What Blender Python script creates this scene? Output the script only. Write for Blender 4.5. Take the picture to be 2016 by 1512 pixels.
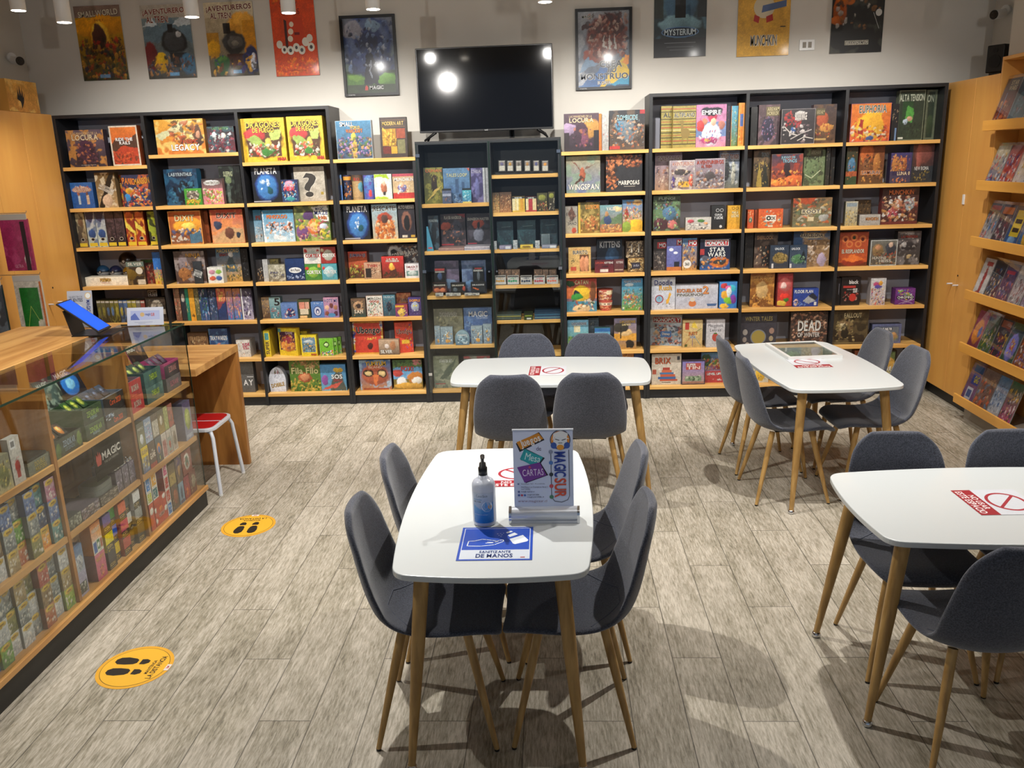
import bpy, bmesh, math, random
import numpy as np
from mathutils import Vector, Matrix
from mathutils.geometry import tessellate_polygon

random.seed(7)
for o in list(bpy.data.objects):
    bpy.data.objects.remove(o)
SC = bpy.context.scene
COL = SC.collection
R = math.radians
PI = math.pi

# ---------------------------------------------------------------- camera, world, exposure
cam_d = bpy.data.cameras.new('camera')
cam = bpy.data.objects.new('camera', cam_d)
COL.objects.link(cam)
cam_d.sensor_fit = 'HORIZONTAL'
cam_d.sensor_width = 36.0
cam_d.lens = 1646.0 / 2016.0 * 36.0
yaw, pitch, roll = R(-3.007), R(14.955), R(-1.891)
_f = Vector((math.sin(yaw) * math.cos(pitch), math.cos(yaw) * math.cos(pitch), -math.sin(pitch)))
_r = Vector((math.cos(yaw), -math.sin(yaw), 0))
_u = _r.cross(_f)
_rr = math.cos(roll) * _r + math.sin(roll) * _u
_uu = -math.sin(roll) * _r + math.cos(roll) * _u
m = Matrix((( _rr.x, _uu.x, -_f.x), (_rr.y, _uu.y, -_f.y), (_rr.z, _uu.z, -_f.z)))
cam.matrix_world = Matrix.Translation((0, -7.08, 2.05)) @ m.to_4x4()
cam_d.clip_start = 0.05
SC.camera = cam

world = bpy.data.worlds.new('world')
SC.world = world
world.use_nodes = True
world.node_tree.nodes['Background'].inputs[0].default_value = (0.60, 0.76, 1.0, 1)
world.node_tree.nodes['Background'].inputs[1].default_value = 0.29

SC.view_settings.view_transform = 'Standard'
SC.view_settings.look = 'None'
SC.view_settings.gamma = 1.0
SC.view_settings.use_curve_mapping = False
SC.view_settings.exposure = 0.0

# ---------------------------------------------------------------- colour and material helpers
def hx(s):
    s = s.strip()
    if len(s) == 3:
        s = s[0] * 2 + s[1] * 2 + s[2] * 2
    out = []
    for i in (0, 2, 4):
        v = int(s[i:i + 2], 16) / 255.0
        out.append(v / 12.92 if v <= 0.04045 else ((v + 0.055) / 1.055) ** 2.4)
    return tuple(out)

def new_mat(name):
    mt = bpy.data.materials.new(name)
    mt.use_nodes = True
    nt = mt.node_tree
    b = nt.nodes['Principled BSDF']
    return mt, nt, b

def nd(nt, typ, **kw):
    n = nt.nodes.new(typ)
    for k, v in kw.items():
        setattr(n, k, v)
    return n

def plain(name, col, rough=0.5, metal=0.0, noise=0.0, nscale=20.0, bump=0.0, coat=0.0, spec=0.5):
    mt, nt, b = new_mat(name)
    c = hx(col) if isinstance(col, str) else col
    b.inputs['Base Color'].default_value = (*c, 1)
    b.inputs['Roughness'].default_value = rough
    b.inputs['Metallic'].default_value = metal
    b.inputs['Specular IOR Level'].default_value = spec
    b.inputs['Coat Weight'].default_value = coat
    if noise or bump:
        tc = nd(nt, 'ShaderNodeTexCoord')
        nz = nd(nt, 'ShaderNodeTexNoise')
        nz.inputs['Scale'].default_value = nscale
        nz.inputs['Detail'].default_value = 6
        nt.links.new(tc.outputs['Object'], nz.inputs['Vector'])
        if noise:
            rp = nd(nt, 'ShaderNodeValToRGB')
            rp.color_ramp.elements[0].position = 0.3
            rp.color_ramp.elements[1].position = 0.7
            rp.color_ramp.elements[0].color = (*[x * (1 - noise) for x in c], 1)
            rp.color_ramp.elements[1].color = (*[min(1, x * (1 + noise)) for x in c], 1)
            nt.links.new(nz.outputs['Fac'], rp.inputs[0])
            nt.links.new(rp.outputs[0], b.inputs['Base Color'])
        if bump:
            bp = nd(nt, 'ShaderNodeBump')
            bp.inputs['Strength'].default_value = bump
            bp.inputs['Distance'].default_value = 0.01
            nt.links.new(nz.outputs['Fac'], bp.inputs['Height'])
            nt.links.new(bp.outputs[0], b.inputs['Normal'])
    return mt

def wood(name, c1, c2, axis=0, scale=9.0, rough=0.42, stretch=14.0, contrast=1.0):
    """Straight grained wood veneer; axis is the direction the grain runs in."""
    mt, nt, b = new_mat(name)
    tc = nd(nt, 'ShaderNodeTexCoord')
    mp = nd(nt, 'ShaderNodeMapping')
    sc = [scale] * 3
    sc[axis] = scale / stretch
    mp.inputs['Scale'].default_value = sc
    nz = nd(nt, 'ShaderNodeTexNoise')
    nz.inputs['Scale'].default_value = 2.2
    nz.inputs['Detail'].default_value = 8
    nz.inputs['Roughness'].default_value = 0.29
    nz.inputs['Distortion'].default_value = 0.6
    wv = nd(nt, 'ShaderNodeTexNoise')
    wv.inputs['Scale'].default_value = 9.0
    wv.inputs['Detail'].default_value = 3
    rp = nd(nt, 'ShaderNodeValToRGB')
    rp.color_ramp.elements[0].position = 0.5 - 0.22 / contrast
    rp.color_ramp.elements[1].position = 0.5 + 0.2 / contrast
    rp.color_ramp.elements[0].color = (*hx(c1), 1)
    rp.color_ramp.elements[1].color = (*hx(c2), 1)
    mx = nd(nt, 'ShaderNodeMath', operation='MULTIPLY_ADD')
    mx.inputs[1].default_value = 0.3
    sb = nd(nt, 'ShaderNodeMath', operation='SUBTRACT')
    sb.inputs[1].default_value = 0.15
    L = nt.links.new
    L(tc.outputs['Object'], mp.inputs['Vector'])
    L(mp.outputs[0], nz.inputs['Vector'])
    L(mp.outputs[0], wv.inputs['Vector'])
    L(wv.outputs['Fac'], mx.inputs[0])
    L(nz.outputs['Fac'], mx.inputs[2])
    L(mx.outputs[0], sb.inputs[0])
    L(sb.outputs[0], rp.inputs[0])
    L(rp.outputs[0], b.inputs['Base Color'])
    b.inputs['Roughness'].default_value = rough
    return mt

def print_mat(name, rough, coat, val=0.66, sat=0.97):
    mt, nt, b = new_mat(name)
    a = nd(nt, 'ShaderNodeVertexColor')
    a.layer_name = 'Col'
    hs = nd(nt, 'ShaderNodeHueSaturation')      # ink on card is duller than the screen colours it is written in
    hs.inputs['Saturation'].default_value = sat; hs.inputs['Value'].default_value = val
    nt.links.new(a.outputs['Color'], hs.inputs['Color'])
    nt.links.new(hs.outputs['Color'], b.inputs['Base Color'])
    b.inputs['Roughness'].default_value = rough
    b.inputs['Coat Weight'].default_value = coat
    b.inputs['Coat Roughness'].default_value = 0.12
    return mt

def glass_mat(name, tint, rmin=0.0, ior=1.5):
    mt, nt, b = new_mat(name)
    nt.nodes.remove(b)
    out = nt.nodes['Material Output']
    tr = nd(nt, 'ShaderNodeBsdfTransparent')
    tr.inputs[0].default_value = (*tint, 1)
    gl = nd(nt, 'ShaderNodeBsdfGlossy')
    gl.inputs['Roughness'].default_value = 0.0
    fr = nd(nt, 'ShaderNodeFresnel')
    ad = nd(nt, 'ShaderNodeMath', operation='ADD')
    ad.inputs[1].default_value = rmin
    ge = nd(nt, 'ShaderNodeNewGeometry')       # the same reflectance on both faces of a thin pane
    io = nd(nt, 'ShaderNodeMix', data_type='FLOAT')
    io.inputs['A'].default_value = ior; io.inputs['B'].default_value = 1.0 / ior
    nt.links.new(ge.outputs['Backfacing'], io.inputs['Factor'])
    nt.links.new(io.outputs['Result'], fr.inputs['IOR'])
    mx = nd(nt, 'ShaderNodeMixShader')
    L = nt.links.new
    L(fr.outputs[0], ad.inputs[0])
    L(ad.outputs[0], mx.inputs[0])
    L(tr.outputs[0], mx.inputs[1])
    L(gl.outputs[0], mx.inputs[2])
    L(mx.outputs[0], out.inputs['Surface'])
    return mt

def emit_mat(name, col, strength):
    mt, nt, b = new_mat(name)
    b.inputs['Base Color'].default_value = (*hx(col), 1)
    b.inputs['Emission Color'].default_value = (*hx(col), 1)
    b.inputs['Emission Strength'].default_value = strength
    return mt

def floor_mat():
    """Wood-look tile planks 0.2045 x 1.239 m running away from the shopfront, each offset by a third."""
    mt, nt, b = new_mat('plank_floor')
    L = nt.links.new
    def M(op, a=None, bb=None, c=None):
        n = nd(nt, 'ShaderNodeMath', operation=op)
        for i, v in enumerate((a, bb, c)):
            if v is None: continue
            if isinstance(v, (int, float)): n.inputs[i].default_value = v
            else: L(v, n.inputs[i])
        return n.outputs[0]
    tc = nd(nt, 'ShaderNodeTexCoord')
    sp = nd(nt, 'ShaderNodeSeparateXYZ')
    L(tc.outputs['Object'], sp.inputs[0])
    u = M('DIVIDE', M('ADD', sp.outputs[0], 2.184 + 8.18), 0.2045)
    iu = M('FLOOR', u)
    v = M('DIVIDE', M('ADD', M('ADD', sp.outputs[1], 3.53 + 12.39), M('MULTIPLY', M('SUBTRACT', iu, 40.0), 0.413)), 1.239)
    iv = M('FLOOR', v)
    fu, fv = M('SUBTRACT', u, iu), M('SUBTRACT', v, iv)
    du = M('MULTIPLY', M('MINIMUM', fu, M('SUBTRACT', 1.0, fu)), 0.2045)
    dv = M('MULTIPLY', M('MINIMUM', fv, M('SUBTRACT', 1.0, fv)), 1.239)
    d = M('MINIMUM', du, dv)
    seam = M('SUBTRACT', 1.0, M('SMOOTH_MIN', M('DIVIDE', d, 0.0030), 1.0, 0.2))
    cv = nd(nt, 'ShaderNodeCombineXYZ')
    L(iu, cv.inputs[0]); L(iv, cv.inputs[1])
    wn = nd(nt, 'ShaderNodeTexWhiteNoise', noise_dimensions='2D')
    L(cv.outputs[0], wn.inputs['Vector'])
    # per plank shifted grain
    ofs = nd(nt, 'ShaderNodeVectorMath', operation='MULTIPLY_ADD')
    L(wn.outputs['Color'], ofs.inputs[0]); ofs.inputs[1].default_value = (37, 53, 11)
    mp = nd(nt, 'ShaderNodeMapping'); mp.inputs['Scale'].default_value = (72, 9.0, 1)
    L(tc.outputs['Object'], mp.inputs['Vector']); L(mp.outputs[0], ofs.inputs[2])
    fine = nd(nt, 'ShaderNodeTexNoise')
    fine.inputs['Scale'].default_value = 1.6; fine.inputs['Detail'].default_value = 9
    fine.inputs['Roughness'].default_value = 0.72; fine.inputs['Distortion'].default_value = 0.35
    L(ofs.outputs[0], fine.inputs['Vector'])
    mp2 = nd(nt, 'ShaderNodeMapping'); mp2.inputs['Scale'].default_value = (9, 2.2, 1)
    L(tc.outputs['Object'], mp2.inputs['Vector'])
    of2 = nd(nt, 'ShaderNodeVectorMath', operation='MULTIPLY_ADD')
    L(wn.outputs['Color'], of2.inputs[0]); of2.inputs[1].default_value = (19, 23, 5); L(mp2.outputs[0], of2.inputs[2])
    broad = nd(nt, 'ShaderNodeTexNoise')
    broad.inputs['Scale'].default_value = 1.0; broad.inputs['Detail'].default_value = 5; broad.inputs['Distortion'].default_value = 0.5
    L(of2.outputs[0], broad.inputs['Vector'])
    s = M('ADD', M('MULTIPLY', fine.outputs['Fac'], 0.72), M('MULTIPLY', broad.outputs['Fac'], 0.28))
    s = M('ADD', s, M('MULTIPLY', M('SUBTRACT', wn.outputs['Value'], 0.5), 0.05))
    rp = nd(nt, 'ShaderNodeValToRGB')
    e = rp.color_ramp.elements
    e[0].position = 0.36; e[0].color = (*hx('6a6457'), 1)
    e[1].position = 0.61; e[1].color = (*hx('c2baab'), 1)
    x = e.new(0.44); x.color = (*hx('908977'), 1)
    x = e.new(0.52); x.color = (*hx('a9a192'), 1)
    L(s, rp.inputs[0])
    mx = nd(nt, 'ShaderNodeMix', data_type='RGBA')
    mx.inputs['B'].default_value = (*hx('2c2720'), 1)
    L(M('MULTIPLY', seam, 0.95), mx.inputs['Factor']); L(rp.outputs[0], mx.inputs['A'])
    L(mx.outputs['Result'], b.inputs['Base Color'])
    rr = M('ADD', 0.36, M('MULTIPLY', fine.outputs['Fac'], 0.25))
    L(rr, b.inputs['Roughness'])
    bp = nd(nt, 'ShaderNodeBump'); bp.inputs['Strength'].default_value = 0.35; bp.inputs['Distance'].default_value = 0.003
    L(M('SUBTRACT', s, M('MULTIPLY', seam, 0.6)), bp.inputs['Height']); L(bp.outputs[0], b.inputs['Normal'])
    return mt

def fabric_mat(name, c1, c2):
    mt, nt, b = new_mat(name)
    L = nt.links.new
    tc = nd(nt, 'ShaderNodeTexCoord')
    n1 = nd(nt, 'ShaderNodeTexNoise'); n1.inputs['Scale'].default_value = 210; n1.inputs['Detail'].default_value = 5
    mp = nd(nt, 'ShaderNodeMapping'); mp.inputs['Scale'].default_value = (1, 1, 1)
    L(tc.outputs['Object'], mp.inputs[0]); L(mp.outputs[0], n1.inputs['Vector'])
    wv = nd(nt, 'ShaderNodeTexVoronoi'); wv.inputs['Scale'].default_value = 420
    L(mp.outputs[0], wv.inputs['Vector'])
    rp = nd(nt, 'ShaderNodeValToRGB')
    rp.color_ramp.elements[0].position = 0.36; rp.color_ramp.elements[0].color = (*hx(c1), 1)
    rp.color_ramp.elements[1].position = 0.66; rp.color_ramp.elements[1].color = (*hx(c2), 1)
    L(n1.outputs['Fac'], rp.inputs[0]); L(rp.outputs[0], b.inputs['Base Color'])
    b.inputs['Roughness'].default_value = 0.92
    b.inputs['Sheen Weight'].default_value = 0.35
    b.inputs['Sheen Roughness'].default_value = 0.5
    bp = nd(nt, 'ShaderNodeBump'); bp.inputs['Strength'].default_value = 0.4; bp.inputs['Distance'].default_value = 0.002
    L(wv.outputs['Distance'], bp.inputs['Height']); L(bp.outputs[0], b.inputs['Normal'])
    return mt

M = {}
M['wall'] = plain('wall_paint', 'c9c5bd', 0.85, noise=0.03, nscale=3)
M['ceiling'] = plain('ceiling_paint', 'c4c0b8', 0.9)
M['floor'] = floor_mat()
M['black'] = plain('black_laminate', '1a1b1e', 0.42, noise=0.2, nscale=60)
M['backing'] = plain('grey_backing', 'b4b6c2', 0.8)
M['cabinet_back'] = plain('dark_cabinet_back', '34383b', 0.7)
M['oak_edge'] = wood('pale_oak_shelf', 'b98a48', 'd8ac66', 0, 8, 0.38)
M['maple_z'] = wood('golden_maple_door', 'c98f47', 'd6a052', 2, 4, 0.4, 8, 0.6)
M['maple_y'] = wood('golden_maple_ledge', 'cf9440', 'dea44c', 1, 6, 0.4, 12, 0.8)
M['oak_y'] = wood('oak_counter_y', 'a87640', 'd2a262', 1, 7, 0.36, 10)
M['oak_x'] = wood('oak_counter_x', 'a87640', 'd2a262', 0, 7, 0.36, 10)
M['oak_z'] = wood('oak_panel', '7c4c20', 'b47c3e', 2, 5, 0.42, 7)
M['leg'] = wood('beech_leg', '94703c', 'bc965a', 2, 16, 0.4, 9)
M['fabric'] = fabric_mat('grey_fabric', '2f323d', '525663')
M['seam'] = plain('grey_piping', '545864', 0.9)
M['white_top'] = plain('white_lacquer', 'ccd1d2', 0.3, coat=0.15)
M['chrome'] = plain('chrome', 'd0d2d6', 0.12, metal=1)
M['alu'] = plain('brushed_aluminium', 'd4d8e0', 0.32, metal=0.35)
M['blackmetal'] = plain('black_metal', '141416', 0.35, metal=0.3)
M['print'] = print_mat('printed_card', 0.45, 0.15)
M['matte_print'] = print_mat('matte_print', 0.6, 0.0, 0.85)
M['gloss_print'] = print_mat('gloss_print', 0.3, 0.35, 0.85)
M['poster_print'] = print_mat('poster_print', 0.5, 0.05, 0.95, 1.05)
M['notice_print'] = print_mat('notice_print', 0.4, 0.2, 0.92, 1.0)
M['glass'] = glass_mat('clear_glass', (0.96, 0.975, 0.97), 0.0)
M['glass_top'] = glass_mat('counter_glass', (0.93, 0.96, 0.94), 0.02, 1.55)
M['glass_edge'] = plain('green_glass_edge', '1c3a30', 0.15)
M['film'] = glass_mat('plastic_film', (0.96, 0.96, 0.96), 0.03)
M['screen'] = plain('tv_screen', '060506', 0.07, spec=0.6)
M['white_plastic'] = plain('white_plastic', 'd8d8d6', 0.35)
M['white_metal'] = plain('white_metal', 'c8ccd4', 0.3)
M['lamp_glow'] = emit_mat('lamp_glow', 'fff4e4', 28.0)
M['tablet_screen'] = emit_mat('tablet_screen', '0a48c8', 0.9)
M['black_plastic'] = plain('black_plastic', '101012', 0.35)
M['bottle'] = plain('translucent_bottle', 'c4cad8', 0.28)
M['red_plastic'] = plain('red_seat', 'b01418', 0.45)
M['plinth'] = plain('dark_plinth', '24221f', 0.5)
M['grey_plinth'] = plain('grey_plinth', '8c857a', 0.6)

# ---------------------------------------------------------------- mesh helpers
def link(o, parent=None):
    COL.objects.link(o)
    if parent is not None:
        o.parent = parent
    return o

class MB:
    """Collects geometry with vertex colours and links it as one mesh object."""
    def __init__(s):
        s.v, s.f, s.c, s.m, s.s = [], [], [], [], []
    def add(s, vs, fs, col=(.5, .5, .5), mi=0, smooth=False):
        b = len(s.v)
        s.v.extend([tuple(p) for p in vs])
        if isinstance(col, (list, np.ndarray)) and len(col) == len(vs) and hasattr(col[0], '__len__'):
            s.c.extend([tuple(c) for c in col])
        else:
            s.c.extend([tuple(col)] * len(vs))
        for f in fs:
            s.f.append(tuple(i + b for i in f)); s.m.append(mi); s.s.append(smooth)
        return s
    def box(s, x0, y0, z0, x1, y1, z1, col=(.5, .5, .5), mi=0, skip=()):
        vs = [(x0, y0, z0), (x1, y0, z0), (x1, y1, z0), (x0, y1, z0), (x0, y0, z1), (x1, y0, z1), (x1, y1, z1), (x0, y1, z1)]
        fs = [(0, 1, 5, 4), (1, 2, 6, 5), (2, 3, 7, 6), (3, 0, 4, 7), (4, 5, 6, 7), (3, 2, 1, 0)]
        return s.add(vs, [f for i, f in enumerate(fs) if i not in skip], col, mi)
    def tube(s, pts, rad, n=12, col=(.5, .5, .5), mi=0, cap=True):
        pts = [Vector(p) for p in pts]
        rad = rad if hasattr(rad, '__len__') else [rad] * len(pts)
        vs, fs = [], []
        ref = None
        for i, p in enumerate(pts):
            d = (pts[min(i + 1, len(pts) - 1)] - pts[max(i - 1, 0)]).normalized()
            if ref is None:
                ref = Vector((0, 0, 1)) if abs(d.z) < .9 else Vector((1, 0, 0))
            a = d.cross(ref).normalized(); bb = d.cross(a)
            ref = -bb if False else ref
            for k in range(n):
                t = 2 * PI * k / n
                vs.append(p + rad[i] * (math.cos(t) * a + math.sin(t) * bb))
        for i in range(len(pts) - 1):
            for k in range(n):
                fs.append((i * n + k, i * n + (k + 1) % n, (i + 1) * n + (k + 1) % n, (i + 1) * n + k))
        s.add(vs, fs, col, mi, True)
        if cap:
            for i, rev in ((0, False), (len(pts) - 1, True)):
                ring = vs[i * n:(i + 1) * n]
                s.add(ring, [tuple(range(n)) if rev else tuple(reversed(range(n)))], col, mi)
        return s
    def lathe(s, prof, n=24, c=(0, 0, 0), col=(.5, .5, .5), mi=0, colf=None):
        vs, fs, cs = [], [], []
        for (r, z) in prof:
            for k in range(n):
                t = 2 * PI * k / n
                vs.append((c[0] + r * math.cos(t), c[1] + r * math.sin(t), c[2] + z))
                cs.append(colf(z, t) if colf else col)
        for i in range(len(prof) - 1):
            for k in range(n):
                fs.append((i * n + k, i * n + (k + 1) % n, (i + 1) * n + (k + 1) % n, (i + 1) * n + k))
        return s.add(vs, fs, cs, mi, True)
    def prism(s, pts, z0, z1, col=(.5, .5, .5), mi=0):
        n = len(pts)
        vs = [(x, y, z0) for x, y in pts] + [(x, y, z1) for x, y in pts]
        fs = [tuple(reversed(range(n))), tuple(range(n, 2 * n))]
        fs += [(i, (i + 1) % n, n + (i + 1) % n, n + i) for i in range(n)]
        return s.add(vs, fs, col, mi)
    def xform(s, mat):
        s.v = [tuple(mat @ Vector(p)) for p in s.v]
        return s
    def build(s, name, mats, parent=None, loc=(0, 0, 0), rot=(0, 0, 0), bevel=0, seg=2, weld=False):
        me = bpy.data.meshes.new(name)
        me.from_pydata(s.v, [], s.f)
        if not isinstance(mats, (list, tuple)):
            mats = [mats]
        for mt in mats:
            me.materials.append(mt)
        me.polygons.foreach_set('material_index', s.m)
        me.polygons.foreach_set('use_smooth', s.s)
        a = me.color_attributes.new('Col', 'FLOAT_COLOR', 'POINT')
        arr = np.ones((len(s.v), 4), dtype=np.float32)
        arr[:, :3] = np.array(s.c, dtype=np.float32).reshape(-1, 3)
        a.data.foreach_set('color', arr.ravel())
        me.update()
        o = bpy.data.objects.new(name, me)
        o.location = loc; o.rotation_euler = rot
        link(o, parent)
        if bevel:
            b = o.modifiers.new('bevel', 'BEVEL'); b.width = bevel; b.segments = seg; b.limit_method = 'ANGLE'
        return o

def tag(o, label=None, cat=None, group=None, kind=None):
    if label: o['label'] = label
    if cat: o['category'] = cat
    if group: o['group'] = group
    if kind: o['kind'] = kind
    return o

def thing(name, label, cat, loc=(0, 0, 0), rz=0, group=None):
    o = bpy.data.objects.new(name, None)
    o.empty_display_size = 0.1
    o.location = loc; o.rotation_euler = (0, 0, rz)
    link(o)
    return tag(o, label, cat, group)

def copy_tree(src, loc, rz, label, group=None):
    r = src.copy(); COL.objects.link(r)
    r.location = loc; r.rotation_euler = (0, 0, rz); r['label'] = label
    if group: r['group'] = group
    for ch in src.children:
        c = ch.copy(); COL.objects.link(c); c.parent = r
        for g in ch.children:
            d = g.copy(); COL.objects.link(d); d.parent = c
    return r

# ---------------------------------------------------------------- lettering from the built-in font
GLY = {}
def make_glyphs():
    chars = "ABCDEFGHIJKLMNOPQRSTUVWXYZabcdefghijklmnopqrstuvwxyz0123456789¡!?.,-/@&%ÑÜÓ'()+"
    tmp = []
    for bold in (0, 1):
        for ch in chars:
            cu = bpy.data.curves.new('g', 'FONT')
            cu.body = ch; cu.size = 1.0; cu.resolution_u = 3
            if bold: cu.offset = 0.014 if ch in 'MNWmw' else 0.026
            o = bpy.data.objects.new('g', cu); COL.objects.link(o)
            tmp.append((ch, bold, o, cu))
    bpy.context.view_layer.update()
    dg = bpy.context.evaluated_depsgraph_get()
    for ch, bold, o, cu in tmp:
        me = o.evaluated_get(dg).to_mesh()
        vs = [(v.co.x, v.co.y) for v in me.vertices]
        fs = [tuple(p.vertices) for p in me.polygons]
        x0 = min(p[0] for p in vs); x1 = max(p[0] for p in vs)
        GLY[(ch, bold)] = ([(x - x0, y) for x, y in vs], fs, x1 - x0)
    for ch, bold, o, cu in tmp:
        bpy.data.objects.remove(o); bpy.data.curves.remove(cu)
make_glyphs()

def text_geo(txt, bold=0, track=0.07):
    x = 0; V, F = [], []
    for ch in txt:
        if ch == ' ':
            x += 0.28; continue
        g = GLY.get((ch, bold))
        if g is None: continue
        b = len(V)
        V += [(x + px, py) for px, py in g[0]]
        F += [tuple(i + b for i in f) for f in g[1]]
        x += g[2] + track
    return V, F

def text_fit(txt, x0, y0, x1, y1, bold=0, ang=0):
    V, F = text_geo(txt, bold)
    if not V: return V, F
    a = np.array(V)
    lo, hi = a.min(0), a.max(0)
    if not any(c in 'gjpqy' for c in txt): lo[1] = min(lo[1], 0)
    sz = np.maximum(hi - lo, 1e-4)
    a = (a - lo) / sz - 0.5
    w, h = x1 - x0, y1 - y0
    a = a * np.array([w, h])
    if ang:
        c, s = math.cos(R(ang)), math.sin(R(ang))
        if abs(abs(ang) - 90) < 31:
            a = a / np.array([w, h]) * np.array([h, w])
        a = a @ np.array([[c, s], [-s, c]])
    a = a + np.array([(x0 + x1) / 2, (y0 + y1) / 2])
    return [tuple(p) for p in a], F

# ---------------------------------------------------------------- printed pictures, painted into vertex colours
def vnoise(nx, nz, w, h, scale, rs):
    """smooth value noise; `scale` cells across the longer side"""
    out = np.zeros((nz, nx))
    amp, tot = 1.0, 0
    L = max(w, h)
    for o in range(3):
        k = scale * 2 ** o
        gx, gz = max(2, int(k * w / L) + 2), max(2, int(k * h / L) + 2)
        g = rs.rand(gz + 1, gx + 1)
        X = np.linspace(0, gx - 1e-3, nx); Z = np.linspace(0, gz - 1e-3, nz)
        xi, zi = X.astype(int), Z.astype(int)
        fx, fz = X - xi, Z - zi
        fx = fx * fx * (3 - 2 * fx); fz = (fz * fz * (3 - 2 * fz))[:, None]
        A = g[zi][:, xi] * (1 - fx) + g[zi][:, xi + 1] * fx
        Bq = g[zi + 1][:, xi] * (1 - fx) + g[zi + 1][:, xi + 1] * fx
        out += amp * (A * (1 - fz) + Bq * fz); tot += amp; amp *= 0.55
    return out / tot

def inpoly(U, V, pts):
    n = len(pts); res = np.zeros(U.shape, bool)
    j = n - 1
    for i in range(n):
        xi, yi = pts[i]; xj, yj = pts[j]
        cond = ((yi > V) != (yj > V)) & (U < (xj - xi) * (V - yi) / ((yj - yi) or 1e-9) + xi)
        res ^= cond
        j = i
    return res

def ell(cx, cy, rx, ry, n=22):
    return [(cx + rx * math.cos(2 * PI * k / n), cy + ry * math.sin(2 * PI * k / n)) for k in range(n)]

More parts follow.
